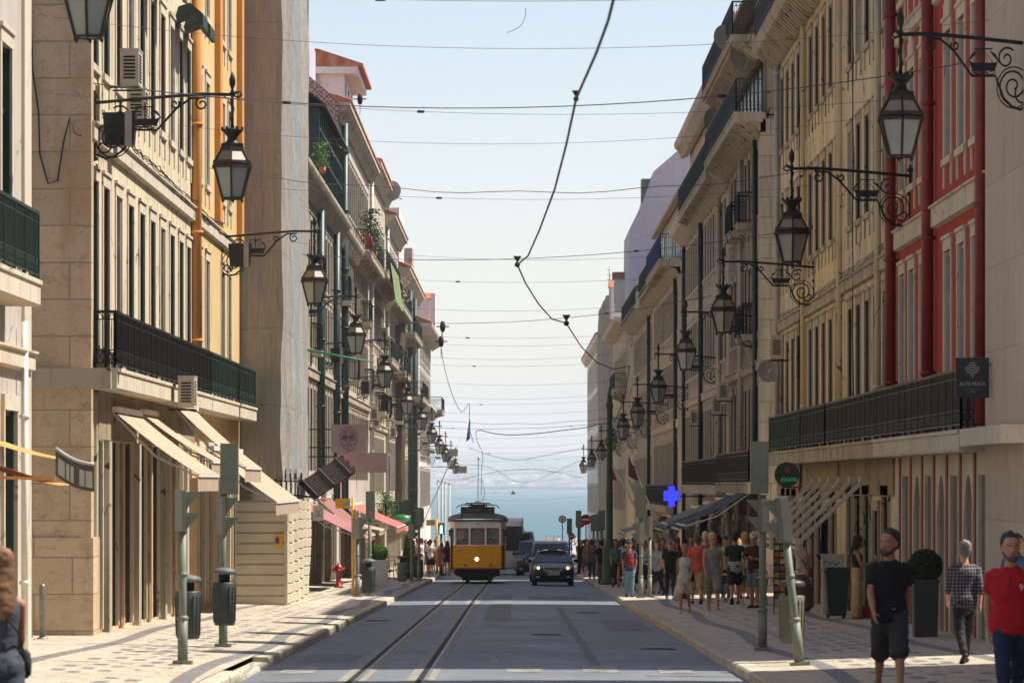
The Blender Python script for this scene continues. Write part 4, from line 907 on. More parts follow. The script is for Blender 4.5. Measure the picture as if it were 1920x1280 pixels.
# --- bollards, hydrant, bus stop, mast, signs
for k, (x, y, h) in enumerate(((-7.68, 69.3, .86), (-7.83, 68.8, .82), (-7.93, 68.2, .8))):
    mb = MB(); mb.lathe([(.05, 0), (.05, h), (.04, h+.02), (.02, h+.03)], 12); mb.lathe([(.09, 0), (.09, .015), (.05, .03)], 12)
    o = mb.build('bollard', M['steel']); o.location = (x, y, pvz(x, y)); tag(o, 'slim steel bollard, %s of three by the rough stone end wall' % ('rightmost', 'middle', 'leftmost')[k], 'bollard', 'steel bollards')
r = thing('fire_hydrant', 'red fire hydrant against the sunlit shopfront', 'hydrant', (-6.0, 145, pvz(-6, 145))); M['hyd'] = simple('hydrant_red', (160, 34, 36), .4, 0, .15)
mb = MB(); mb.lathe([(.16, 0), (.16, .06), (.09, .1), (.09, .45), (.12, .5), (.14, .55), (.15, .68), (.1, .76), (.04, .8), (.04, .86)], 12); mb.build('barrel', M['hyd'], r)
mb = MB(); mb.tube([(-.2, 0, .62), (.2, 0, .62)], .05, 8); mb.tube([(-.22, 0, .62), (-.19, 0, .62)], .075, 8); mb.tube([(.19, 0, .62), (.22, 0, .62)], .075, 8); mb.tube([(0, 0, .58), (0, -.2, .56)], .08, 8); mb.build('outlets', M['hyd'], r)
M['yel'] = simple('yellow_paint', (226, 160, 24), .45, 0, .1)
def busstop(x, y, h, lb, wd=.42, txt='CARRIS'):
    r = thing('bus_stop_sign', lb, 'bus stop', (x, y, pvz(x, y)), group='yellow bus stop posts'); mb = MB(); mb.tube([(0, 0, 0), (0, 0, h)], .045, 8); mb.build('pole', M['yel'], r)
    mb = MB(); mb.box(-.1-wd, -.08, -.02, .02, h-.32, h-.03); mb.build('sign_plate', M['yel'], r); mb = MB(); mb.box(-wd*.62, -.1, -.024, -.021, h-.24, h-.12); mb.build('sign_label', simple('sign_blue', (120, 160, 170), .5), r)
    mb = MB(); mb.tube([(0, 0, 1.78), (0, 0, 1.86)], .055, 8); mb.build('blue_band', MC['sign_blue'], r)
busstop(-4.83, 127, 2.92, 'yellow bus stop pole with a square plate by the hydrant'); busstop(-3.9, 212, 2.7, 'distant yellow bus stop post near the walkers')
r = thing('green_mast', 'tall green iron catenary mast with thick fluted foot', 'mast', (3.58, 162, pvz(3.6, 162))); M['mastg'] = simple('mast_green', (42, 82, 50), .5, 0, .2)
mb = MB(); mb.lathe([(.34, 0), (.34, .12), (.27, .2), (.27, 1.35), (.24, 1.45), (.15, 1.6), (.13, 1.7), (.13, 3.4)], 14); mb.build('foot', M['mastg'], r)
mb = MB(); mb.lathe([(.13, 3.4), (.15, 3.45), (.12, 3.5), (.1, 6.6), (.13, 6.7), (.15, 6.8), (.09, 6.95), (.1, 7.05), (.02, 7.5)], 12); mb.build('shaft', M['mastg'], r)
def roundsign(x, y, z, rr, lb, kind):
    r = thing('road_sign', lb, 'road sign', (x, y, pvz(x, y))); mb = MB(); mb.tube([(0, .03, 0), (0, .03, z+rr*.5)], .03, 8); mb.build('post', M['sig'], r)
    mb = MB(); mb.tube([(0, -.01, z), (0, .01, z)], rr, 24, smooth=False); red = simple('sign_red', (176, 30, 34), .45, 0, .05); mb.build('disc', red, r)
    if kind == 'no': mb = MB(); mb.box(-rr*.72, rr*.72, -.016, -.0105, z-rr*.16, z+rr*.16); mb.build('white_bar', M['whitep'], r)
    else: mb = MB(); mb.tube([(0, -.014, z), (0, -.011, z)], rr*.78, 24, smooth=False); mb.build('white_centre', M['whitep'], r); mb = MB(); mb.box(-rr*.1, rr*.1, -.018, -.0145, z-rr*.35, z+rr*.35); mb.build('sign_figure', simple('sign_ink', (60, 60, 70), .5), r)
roundsign(3.78, 228, 2.75+.0, .29, 'red no entry sign with white bar nearest the dark signal post', 'no'); roundsign(3.6, 236, 2.62, .28, 'second no entry sign half hidden behind the first', 'no'); roundsign(2.9, 262, 2.95, .24, 'round red rimmed sign left of the no entry signs', 'lim'); roundsign(3.3, 250, 1.9, .2, 'small red disc low behind the signal posts', 'no')
# --- awnings
def awning(side, X, y0, y1, z0, reach, drop, lb, m='awn', valance=.3, arms=True, closed=False, stripes=None, cat='awning'):
    r = thing('awning', lb, cat, (side*X, y0, z0), group='shop awnings'); w = y1-y0; k = -side
    mb = MB(); mb.grid(lambda u, v: (k*reach*u, w*v, -drop*u-.05*math.sin(PI*u)+.012*math.sin(v*w*9)*math.sin(PI*u)), 6, max(8, int(w*4)))
    mb.grid(lambda u, v: (k*reach*u, w*v, -drop*u-.05*math.sin(PI*u)-.012), 4, 4); mb.build('canvas', M[m], r, fix=False)
    if stripes:
        for q in range(int(w/.5)): mb = MB(); mb.grid(lambda u, v: (k*reach*u, q*.5+.2*v, -drop*u-.05*math.sin(PI*u)+.02), 6, 1); mb.build('canvas_stripe', M[stripes], r, fix=False)
    if valance:
        mb = MB(); mb.grid(lambda u, v: (k*(reach+.01*math.sin(u*40)), w*u, -drop-valance*(v)-.02*abs(math.sin(u*w*4))*v), max(12, int(w*8)), 2); mb.build('valance', M[m], r, fix=False)
    mb = MB(); mb.bar((k*reach, 0, -drop-.03), (k*reach, w, -drop-.03), .05); mb.bar((k*.04, -.02, .02), (k*.04, w+.02, .02), .1); mb.build('roller_frame', M['whitep'], r)
    if arms:
        for q in (.05, w-.05): mb = MB(); mb.bar((0, q, -.05), (k*reach*.5, q, -drop*.5-.25), .035); mb.bar((k*reach*.5, q, -drop*.5-.25), (k*reach, q, -drop-.05), .035); mb.build('arm', M['greyp'], r)
    return r
awning(-1, 7.1, 75.3, 80.4, 3.15, 1.5, 1.12, 'long beige awning nearest on the cream block'); awning(-1, 7.1, 80.9, 84.0, 3.2, 1.35, .9, 'beige awning second along the cream block'); awning(-1, 6.8, 85.2, 90.5, 3.42, 1.4, 1.22, 'bright beige awning hanging lowest under the grilled air conditioner'); awning(-1, 6.72, 94, 104, 2.62, 1.45, 1.15, 'long beige awning in front of the orange block')

# brown slatted awning
r = thing('slatted_awning', 'rusty brown slatted awning rising over the pink awnings', 'awning', (-6.0, 121, 2.0)); M['rust'] = simple('rust_brown_slats', (54, 34, 26), .7, 0, .3, 5)
mb = MB()
U = Vector((1.18, .15, .78)); V = Vector((-.5, 1.1, .46)); O_ = Vector((.3, 0, -.62)); Nn = U.cross(V).normalized()*.04
for k in range(9):
    q = O_+V*(k/9); w_ = V*(.8/9); e_ = U*(1.0+.03*(k % 3)); vs = [q, q+w_, q+w_+e_, q+e_]; vs = vs+[v+Nn for v in vs]
    mb.add(vs, [(0,1,2,3),(7,6,5,4),(0,4,5,1),(1,5,6,2),(2,6,7,3),(3,7,4,0)])
mb.build('slats', M['rust'], r); mb = MB()
for f_ in (.1, .5, .9): mb.bar(O_+U*f_+Nn*1.6, O_+U*f_+V+Nn*1.6, .05)
mb.bar(O_+U*.1, O_+Vector((-1.2, .2, .2)), .05); mb.bar(O_+U*.1+V, O_+V+Vector((-.9, .2, .1)), .05); mb.build('slat_frame', M['rust'], r)
M['pink'] = simple('faded_pink_canvas', (206, 150, 150), .85, 0, .08, 2); M['wine'] = simple('wine_stripe_canvas', (124, 66, 72), .85, 0, .1, 2); M['coral'] = simple('coral_canvas', (186, 98, 88), .85, 0, .08, 2); M['brownc'] = simple('brown_canvas', (140, 96, 82), .85, 0, .12, 2)
awning(-1, 6.9, 134, 144, 1.25, 1.9, 1.0, 'pink awning with wine red stripes by the bus stop', 'pink', .1, stripes='wine'); awning(-1, 6.9, 148, 158, 1.35, 1.7, 1.35, 'dull brown canvas awning after the pink one', 'brownc', .2); awning(-1, 6.9, 160, 166, .6, 1.8, .5, 'white edged pale awning over the planter', 'awn', .2)
awning(-1, 6.9, 176, 190, .95, 2.0, .9, 'coral red awning beyond the green oval sign', 'coral', .25); awning(-1, 6.9, 196, 204, .5, 2.0, .8, 'small coral awning near the distant walkers', 'coral', .25); awning(-1, 6.9, 214, 226, .2, 1.8, .9, 'far beige awning above the bus stop post', 'awn', .25)
M['blackc'] = simple('dark_canvas', (52, 50, 50), .8, 0, .15, 2); M['greyc'] = simple('grey_canvas', (128, 124, 118), .85, 0, .12, 2)
for k, (y0, y1, z0, rc, dp, m, lb) in enumerate(((131, 137, 1.6, 2.0, 1.0, 'blackc', 'black awning just beyond the crossing'), (138, 144, 1.5, 1.9, 1.1, 'blackc', 'second black awning in shade'), (146, 152, 1.3, 2.0, .8, 'greyc', 'grey awning under the dark balcony'), (154, 162, 1.1, 1.9, .9, 'blackc', 'third dark awning past the pharmacy cross'), (165, 173, .9, 2.1, .8, 'greyc', 'grey awning behind the twin signal posts'), (177, 186, .5, 2.0, .7, 'brownc', 'brown awning beside the green mast'), (196, 206, .3, 2.2, .7, 'greyc', 'long grey awning above the crowd'))): awning(1, 7.2, y0, y1, z0, rc, dp, lb, m, .15)
# open folding awning frames (no canvas) on the stained cream block
def openframe(y0, y1, z0, lb, reach=1.35, drop=1.3):
    r = thing('bare_awning', lb, 'awning', (7.35, y0, z0), group='bare folded out awning frames'); w = y1-y0
    for q in range(3):
        y = .2+q*(w-.4)/2; mb = MB(); mb.box(-.12, .12, y-.12, y+.12, -.08, .05); mb.build('wall_bracket', M['awnf'], r)
        mb = MB(); mb.bar((0, y, 0), (-reach, y, -drop), .1, .08); mb.build('arm', M['awnf'], r)
        mb = MB(); mb.box(-reach-.12, -reach+.05, y-.06, y+.06, -drop-.32, -drop+.06); mb.build('end_plate', M['awnf'], r)
    mb = MB(); mb.bar((-reach, 0, -drop-.02), (-reach, w, -drop-.02), .09); mb.bar((-reach-.05, 0, -drop-.16), (-reach-.05, w, -drop-.16), .05); mb.build('front_rail', M['awnf'], r)
M['awnf'] = simple('cream_metal_frame', (196, 186, 168), .5, 0, .08)
openframe(89.5, 95.8, 1.95, 'cream metal awning frame with three bare arms nearest the red hotel'); openframe(98.5, 104.5, 1.95, 'second bare awning frame next to the round green sign')
# near-left awning with lettered valance
r = thing('cafe_awning', 'tan cafe awning with a curved grey lettered edge by the near left corner', 'awning', (-7.15, 57.5, 2.45)); M['tan'] = simple('tan_canvas', (206, 148, 74), .85, 0, .1, 2); M['valg'] = simple('grey_valance_cloth', (92, 88, 82), .85, 0, .1, 2)
mb = MB(); mb.grid(lambda u, v: (1.0*u, 2.2*v, -.26*u-.03*math.sin(PI*u)), 6, 6); mb.grid(lambda u, v: (1.0*u, 2.2*v, -.26*u-.03*math.sin(PI*u)-.35*1), 6, 1); mb.build('canvas', M['tan'], r, fix=False)
mb = MB(); mb.bar((0, -.02, -.5), (.95, -.02, -.53), .1, .04); mb.build('canvas_edge', M['tan'], r)
mb = MB(); mb.grid(lambda u, v: (.96+.52*u, -.05-.02*math.sin(u*PI), -.12-.36*v-.22*u+.05*math.sin(PI*u)*(-1 if v > .5 else -1)), 10, 4); mb.grid(lambda u, v: (.96+.52*u, -.035, -.12-.36*v-.22*u-.05*math.sin(PI*u)), 10, 2); mb.build('valance', M['valg'], r, fix=False)
mb = MB(); mb.tube([(.96+.52*k/8, -.06, -.11-.22*k/8-.05*math.sin(PI*k/8)) for k in range(9)], .025, 6); mb.build('valance_roll', M['greyp'], r)
for x0, x1 in ((1.0, 1.09), (1.105, 1.15), (1.165, 1.21), (1.285, 1.355), (1.37, 1.46)):
    mb = MB(); zt = [-.12-.22*(x-.96)/.52-.05*math.sin(PI*(x-.96)/.52) for x in (x0, x1)]
    mb.add([(x0, -.085, zt[0]-.09), (x1, -.085, zt[1]-.09), (x1, -.085, zt[1]-.31), (x0, -.085, zt[0]-.31), (x0, -.08, zt[0]-.09), (x1, -.08, zt[1]-.09), (x1, -.08, zt[1]-.31), (x0, -.08, zt[0]-.31)], [(0,1,2,3),(7,6,5,4),(0,4,5,1),(1,5,6,2),(2,6,7,3),(3,7,4,0)]); mb.build('printed_letter', M['greyp'], r)
# green striped blind of the near left shop
# --- hanging signs
def plate(name, lb, x, y, z, w, h, m, cat='sign', d=.06): 
    r = thing(name, lb, cat, (x, y, z)); mb = MB(); mb.box(-w/2, w/2, -d/2, d/2, -h/2, h/2); mb.build('panel', M[m] if isinstance(m, str) else m, r); return r
M['navy'] = simple('dark_sign_board', (40, 44, 50), .45, 0, .05)
r = plate('hotel_sign', 'dark square hotel sign with pale leaf emblem by the corner pier', 7.09, 66.2, 3.5, .52, .62, 'navy')
lettering('ALTIS PRATA', .085, 'greyp', r, (0, -.04, -.1), sx=.82); mb = MB(); [mb.box(-.13+.045*k, -.13+.045*k+.03, -.034, -.031, -.178, -.17) for k in range(6)]; mb.build('small_print', M['sig'], r); lettering('****', .05, 'greyp', r, (0, -.04, -.225))
mb = MB()
for i in range(9):
    for j in range(7):
        x, z = -.1+.2*i/8, .0+.22*j/6
        if abs(x) < .105*min(1, (z+.005)/.11)+.004 and z < .2+.03*math.cos(x*30): mb.box(x-.008, x+.008, -.036, -.031, z, z+.022)
mb.build('emblem', M['greyp'], r)
mb = MB(); mb.bar((.27, 0, .2), (.3, 0, .2), .03); mb.build('fixing', M['iron'], r)
r = plate('eyewear_sign', 'grey square sign with a line drawn face in round glasses', -5.55, 142, 3.35, 1.16, .94, simple('warm_grey_board', (166, 154, 146), .6, 0, .05)); M['ink'] = simple('dark_line', (46, 42, 42), .6)
mb = MB()
def ln(a, b, w=.022): mb.bar((a[0], -.036, a[1]), (b[0], -.036, b[1]), w, .01)
face = [(-.18, .3), (-.06, .38), (.1, .38), (.22, .3), (.27, .12), (.26, -.05), (.29, -.1), (.24, -.2), (.15, -.34), (.06, -.42), (-.06, -.42), (-.15, -.34), (-.24, -.2), (-.29, -.1), (-.26, -.05), (-.27, .12)]
for i in range(len(face)): ln(face[i], face[(i+1) % len(face)], .028)
for a, b in (((-.18, .3), (-.1, .2)), ((-.06, .38), (-.1, .2)), ((-.1, .2), (0, .28)), ((0, .28), (.1, .38)), ((0, .28), (.12, .2)), ((.12, .2), (.22, .3)), ((-.27, .12), (-.1, .2)), ((.27, .12), (.12, .2)), ((-.1, .2), (-.04, .1)), ((.12, .2), (.04, .1)), ((-.04, .1), (-.05, -.1)), ((.04, .1), (.05, -.1)), ((-.05, -.1), (0, -.13)), ((.05, -.1), (0, -.13)), ((0, -.13), (-.08, -.2)), ((0, -.13), (.08, -.2)), ((-.08, -.2), (.08, -.2)), ((-.08, -.2), (0, -.26)), ((.08, -.2), (0, -.26)), ((-.24, -.2), (-.08, -.2)), ((.24, -.2), (.08, -.2)), ((0, -.26), (-.06, -.42)), ((0, -.26), (.06, -.42)), ((-.26, -.05), (-.05, -.1)), ((.26, -.05), (.05, -.1)), ((-.15, -.34), (-.08, -.2)), ((.15, -.34), (.08, -.2))): ln(a, b)
for q in (-1, 1):
    for k in range(12): a, b = 2*PI*k/12, 2*PI*(k+1)/12; ln((q*.12+.085*math.cos(a), .03+.085*math.sin(a)), (q*.12+.085*math.cos(b), .03+.085*math.sin(b)), .02)
    for k in range(7): ln((q*.12-.07+.02*k, .03-.05), (q*.12-.05+.02*k, .09), .014)
ln((-.03, .05), (.03, .05), .02); mb.build('line_drawing', M['ink'], r); mb = MB(); mb.bar((-.58, 0, .3), (-1.6, 0, .3), .04); mb.bar((-.58, 0, -.3), (-1.6, 0, -.3), .04); mb.build('fixing', M['iron'], r)
r = plate('boutique_sign', 'pinkish blank sign board under the face sign', -5.15, 143.5, 2.55, 1.68, .66, simple('pinkish_grey_board', (176, 156, 150), .6, 0, .05)); lettering('C O L I S T A', .1, simple('sign_dusk', (140, 122, 116), .6), r, (.38, -.04, -.2)); mb = MB(); mb.bar((-.84, 0, .2), (-1.9, 0, .2), .04); mb.build('fixing', M['iron'], r)
mb = MB(); [mb.bar((.13*math.cos(a*.5), -.036, .12+.16*math.sin(a*.5)), (.13*math.cos((a+1)*.5), -.036, .12+.16*math.sin((a+1)*.5)), .01) for a in range(12)]; mb.build('emblem', MC['sign_dusk'], r)
r = plate('shop_sign', 'small cream hanging sign with faint script over the dark doorway', -6.05, 131, .95, .33, .46, 'trim'); lettering('elle', .14, simple('sign_gold', (170, 140, 90), .6), r, (-.01, -.04, -.06)); mb = MB(); mb.box(-.11, .08, -.035, -.031, .07, .085); mb.build('small_print', MC['sign_gold'], r)
r = thing('lottery_sign', 'round dark green sign reading JOGOS behind a pale unit', 'sign', (6.75, 106, 2.08)); M['signg'] = simple('bottle_green', (24, 66, 44), .5, 0, .05)
mb = MB(); mb.tube([(0, -.04, 0), (0, .04, 0)], .31, 28, smooth=False); mb.build('panel', M['signg'], r); lettering('JOGOS', .125, emis('lit_green', (60, 170, 70), .3), r, (.04, -.06, -.13), name='lettering'); mb = MB(); mb.tube([(.02, -.055, .12), (.02, -.045, .12)], .07, 14, smooth=False); mb.build('red_dot', simple('sign_red', (176, 30, 34), .45, 0, .05), r)
r = thing('pharmacy_cross', 'lit blue pharmacy cross on the shaded row', 'sign', (6.05, 165, 1.35)); bl = emis('blue_led', (60, 70, 255), 1.6); dk_ = emis('blue_led_dim', (26, 30, 150), .35)
mb = MB(); mb.box(-.14, .14, -.06, .06, -.42, .42); mb.box(-.33, -.141, -.06, .06, -.2, .24); mb.box(.141, .33, -.06, .06, -.2, .24); mb.build('housing', dk_, r)
mb = MB()
for i in range(-6, 7):
    for j in range(-8, 9):
        x, z = i*.048, j*.048+.0
        if (abs(x) < .12 and abs(z) < .4) or (abs(z-.02) < .19): mb.box(x-.016, x+.016, -.07, -.061, z-.016, z+.016)
mb.build('led_matrix', bl, r); mb = MB(); mb.bar((.33, 0, 0), (1.3, 0, 0), .05); mb.build('fixing', M['iron'], r)
r = thing('pharmacy_sign', 'green oval pharmacy sign with small script on the sunlit side', 'sign', (-5.35, 200, .1)); mb = MB(); mb.lathe([(.01, -.05), (.45, -.04), (.45, .04), (.01, .05)], 24); mb.xf(lambda x, y, z: (x, z, y*.68)); mb.build('panel', simple('sign_green', (22, 120, 62), .4, 0, .05), r); lettering('farmacia', .2, 'whitep', r, (0, -.07, 0)); mb = MB(); mb.bar((-.4, 0, 0), (-1.8, 0, 0), .04); mb.build('fixing', M['iron'], r)
r = thing('green_pole', 'thin bright green pole sticking out from the scaffold', 'pole', (-6.1, 125, 5.78)); mb = MB(); mb.tube([(0, 0, 0), (1.0, 0, -.2), (1.95, 0, -.37)], [.03, .03, .02], 6); mb.tube([(0, .1, -.05), (1.9, .1, -.36)], .015, 5); mb.build('tube', simple('bright_green', (30, 140, 90), .5), r)
for (y, x, z, lb) in ((290, -4.2, 3.93, 'pale square sign far along the lantern row'), (300, -3.7, 2.8, 'lower pale square sign at the street end')): r = plate('hanging_sign', lb, x, y, z, .6, .5, 'greyp'); mb = MB(); mb.bar((-.3, 0, .2), (-3.0, 0, .2), .05); mb.build('fixing', M['iron'], r)
# flags
def flag(x, y, z, L, lb, cols, lean, side, fw=.5, fh=1.0):
    r = thing('flag', lb, 'flag', (x, y, z)); mb = MB(); e = Vector((side*-math.sin(R(lean)), 0, math.cos(R(lean))))*L; mb.tube([(0, 0, 0), tuple(e)], .04, 6); mb.build('flagpole', M['whitep'], r)
    n = len(cols)
    for k, c in enumerate(cols):
        mb = MB(); mb.grid(lambda u, v: (e.x+side*fw*(k+u)/n*(.35+.65*v), .08*math.sin(4*v+3*u), e.z-.1-fh*v-.25*(k+u)/n), 4, 6); mb.build('flag_cloth', simple('flag_'+c[0], c[1], .85), r, fix=False)
flag(-6.5, 300, -1, 8.2, 'blue flag on a slanted pole over the sunlit lanterns', [('blue', (40, 96, 170))], 24, -1, .3, 1.4)
flag(6.7, 215, -.6, 4.4, 'green and red flag hanging beside the green mast', [('green', (20, 76, 48)), ('red', (168, 30, 36))], 28, 1); flag(6.9, 198, -.8, 4.4, 'dark maroon flag drooping right of the green mast', [('maroon', (84, 50, 52))], 22, 1)
for k, y in enumerate((205, 209, 213)): mb = MB(); mb.tube([(6.9, y, -.8), (5.6, y, 1.9+.1*k)], .035, 6); tag(mb.build('flagpole', M['greyp']), 'bare slanted flagpole, %s of three over the crowd' % ordn[k], 'flagpole', 'bare flagpoles')
# --- hoarding
r = thing('hoarding', 'beige ribbed sheet metal hoarding around the scaffold foot with a yellow notice', 'hoarding', (-6.9, 107, 0), world=True); M['sheet'] = simple('beige_sheet_metal', (200, 190, 166), .55, 0, .1, 1.2, obj=False)
g0 = pvz(-6, 107)
pr = []
z = g0-.25
while z < g0+2.62: pr += [(0, z), (0, z+.2), (.05, z+.215), (.05, z+.235), (0, z+.25)]; z += .262
mb = MB(); vs = []
for (d, z) in pr: vs += [(-7.0, 107-.0+d, z), (-5.78, 107+d, z)]
mb.add(vs, [(2*i, 2*i+1, 2*i+3, 2*i+2) for i in range(len(pr)-1)]); mb.build('end_sheet', M['sheet'], r, fix=False)
mb = MB(); vs = []
NS = 28
for (d, z) in pr: vs += [(-5.74-d+.045*math.sin(j*1.15+z*1.5), 107.1+12.2*j/NS, z+.03*math.sin(j*.9)) for j in range(NS+1)]
mb.add(vs, [((NS+1)*i+j, (NS+1)*i+j+1, (NS+1)*(i+1)+j+1, (NS+1)*(i+1)+j) for i in range(len(pr)-1) for j in range(NS)]); mb.build('street_sheet', M['sheet'], r, fix=False)
mb = MB(); mb.box(-5.79, -5.71, 106.95, 107.09, g0-.1, g0+2.5); mb.build('corner_post', M['sheet'], r)
mb = MB(); mb.box(-6.0-.02, -5.83, 106.9, 106.93, g0+1.45, g0+1.78); mb.build('yellow_notice', M['yel'], r); mb = MB(); mb.box(-6.0, -5.92, 106.88, 106.898, g0+1.55, g0+1.7); mb.build('purple_mark', simple('purple_ink', (70, 50, 120), .5), r)
# --- planters, wheelie bin, cabinet, racks
M['leaf'] = simple('clipped_leaf_green', (46, 66, 34), .8, 0, .5, 30); M['leafl'] = simple('light_leaf_green', (92, 124, 56), .8, 0, .4, 30)
def leafball(c, rx, rz, n, leaf=.03, m='leaf', parent=None, name='foliage', cone=0):
    mb = MB()
    for _ in range(n):
        a, b = random.uniform(0, 2*PI), math.acos(random.uniform(-1, 1)); q = random.uniform(.86, 1.05)
        k = 1-cone*(math.cos(b)*.5+.5)
        x, y, z = c[0]+rx*q*k*math.sin(b)*math.cos(a), c[1]+rx*q*k*math.sin(b)*math.sin(a), c[2]+rz*q*math.cos(b)
        u = Vector((random.gauss(0, 1), random.gauss(0, 1), random.gauss(0, 1))).normalized()*leaf; v = Vector((random.gauss(0, 1), random.gauss(0, 1), random.gauss(0, 1))).normalized()*leaf*.6; p = Vector((x, y, z))
        mb.add([p-u, p+v, p+u, p-v], [(0, 1, 2, 3)])
    mb.ball(c, (rx*.88*(1-cone*.5), rx*.88*(1-cone*.5), rz*.9), 12, 9, .04); return mb.build(name, M[m], parent, fix=False)
def planter(x, y, w, h, rb, lb, m, leafm='leaf', taper=.85, tall=1, n=2600):
    r = thing('planter', lb, 'planter', (x, y, pvz(x, y))); a = w/2*taper; b = w/2
    mb = MB(); mb.add([(-a,-a,0),(a,-a,0),(a,a,0),(-a,a,0),(-b,-b,h),(b,-b,h),(b,b,h),(-b,b,h)], [(0,3,2,1),(4,5,6,7),(0,1,5,4),(1,2,6,5),(2,3,7,6),(3,0,4,7)]); mb.box(-b-.01, b+.01, -b-.01, b+.01, h-.05, h+.01); mb.build('pot', M[m], r)
    leafball((0, 0, h+rb*tall*.8), rb, rb*tall, n, .028, leafm, r)
M['potd'] = simple('dark_planter', (58, 56, 52), .6, 0, .1)
planter(6.85, 71.3, .42, .95, .28, 'dark tapered planter with a clipped round shrub by the red hotel', 'potd', taper=.9)
planter(-4.78, 150, .68, .95, .3, 'white square planter with round shrub on the sunlit pavement', 'whitep', 'leafl')
r = thing('conical_shrub', 'tall narrow green shrub by the shopfront bicycle', 'shrub', (-4.55, 183, pvz(-4.5, 183))); mb = MB(); mb.lathe([(.16, 0), (.2, .3)], 10); mb.build('pot', M['potd'], r); leafball((0, 0, 1.15), .42, .95, 2000, .04, 'leafl', r, cone=.8)
r = thing('wheeled_bin', 'dark green wheeled refuse bin beside the pale cabinet', 'bin', (6.62, 87.6, pvz(6.6, 87))); M['gbin'] = simple('dark_green_bin', (26, 44, 38), .5, 0, .12)
mb = MB(); mb.add([(-.2,-.22,.06),(.16,-.22,.06),(.16,.26,.06),(-.2,.26,.06),(-.27,-.3,.95),(.22,-.3,.95),(.22,.33,.95),(-.27,.33,.95)], [(0,3,2,1),(4,5,6,7),(0,1,5,4),(1,2,6,5),(2,3,7,6),(3,0,4,7)]); mb.build('body', M['gbin'], r)
mb = MB(); mb.box(-.3, .25, -.33, .36, .95, 1.0); mb.box(-.25, .2, -.3, .3, 1.0, 1.05); mb.build('lid', M['gbin'], r)
for q in (-.18, .14): mb = MB(); mb.tube([(q-.03, .24, .09), (q+.03, .24, .09)], .09, 12); mb.build('wheel', M['rubber'], r)
r = thing('utility_cabinet', 'pale street utility cabinet with black scribbles', 'cabinet', (6.9, 92.5, pvz(6.9, 92))); mb = MB(); mb.box(-.25, .22, -.2, .2, 0, 1.25); mb.box(-.27, .24, -.22, .22, 1.25, 1.3); mb.build('housing', M['greyp'], r)
mb = MB(); [mb.tube([(-.18+.12*k+.05*math.cos(a*.7), -.206, 1.1+.04*math.sin(a*.7+k)) for a in range(7)], .008, 4) for k in range(3)]; mb.tube([(.0, -.206, .4), (.05, -.206, .5), (.1, -.206, .42)], .008, 4); mb.build('scribble', M['ink'], r); mb = MB(); mb.box(-.22, .19, -.206, -.2, .08, .6); mb.build('door', M['greyp'], r)
def rack(x, y, z0, w, h, lb, n, pal, name='postcard_rack', cat='rack'):
    r = thing(name, lb, cat, (x, y, pvz(x, y)+z0)); mb = MB(); mb.box(-w/2, w/2, .02, .05, 0, h)
    for q in (-w/2, w/2): mb.bar((q, 0, -z0), (q, 0, h), .025)
    mb.build('frame', M['iron'], r); rows = int(h/.15); cols = max(1, int(w/.11)); cnt = 0
    for i in range(rows):
        for j in range(cols):
            cnt += 1
            mb = MB(); c0 = -w/2+.015+j*w/cols; mb.box(c0, c0+w/cols-.02, -.01, .015, .02+i*h/rows, i*h/rows+h/rows-.02); mb.build('card', simple('card_%d' % (cnt % len(pal)), pal[cnt % len(pal)], .5, 0, .4, 20), r)
rack(5.85, 93.5, .35, .36, 1.35, 'brown postcard rack by the stained cream block', 0, [(170, 130, 70), (120, 80, 50), (190, 170, 120), (90, 100, 110), (160, 90, 60)]); rack(6.15, 138, .3, .5, 1.1, 'rack of colourful postcards behind the walkers', 0, [(200, 190, 180), (150, 40, 90), (120, 150, 60), (60, 80, 120), (210, 120, 60)])
def cloth(x, y, z, w, h, lb, c, nm='hanging_garment'):
    r = thing(nm, lb, 'garment', (x, y, z)); mb = MB(); mb.grid(lambda u, v: ((u-.5)*w*(.55+.45*v)+.03*math.sin(u*9+v*3), .05*math.sin(u*14), -h*v), 12, 10); mb.grid(lambda u, v: ((u-.5)*w*(.55+.45*v)+.03*math.sin(u*9+v*3), .05*math.sin(u*14)+.03, -h*v), 12, 10); mb.build('cloth', simple('cloth_%d_%d_%d' % c, c, .9, 0, .15, 5), r, fix=False)
    mb = MB(); mb.tube([(-w*.25, .01, -.02), (0, .01, .06), (w*.25, .01, -.02)], .01, 5); mb.tube([(0, .01, .06), (0, .01, .12)], .008, 5); mb.build('hanger', M['steel'], r)
cloth(6.95, 96, 1.15, .26, 1.0, 'navy blue garment hanging at the shop door', (24, 30, 48)); cloth(6.98, 96.6, .4, .2, .9, 'red garment hanging under the navy one', (150, 26, 34)); cloth(6.3, 142, .9, .35, .8, 'blue and white garment hanging far along the shops', (90, 110, 150)); cloth(5.9, 170, .55, .55, .5, 'red garment on the far shop rail', (170, 50, 54)); cloth(5.6, 172, .3, .45, .4, 'coral cloth hanging lower beside the red one', (204, 96, 80))
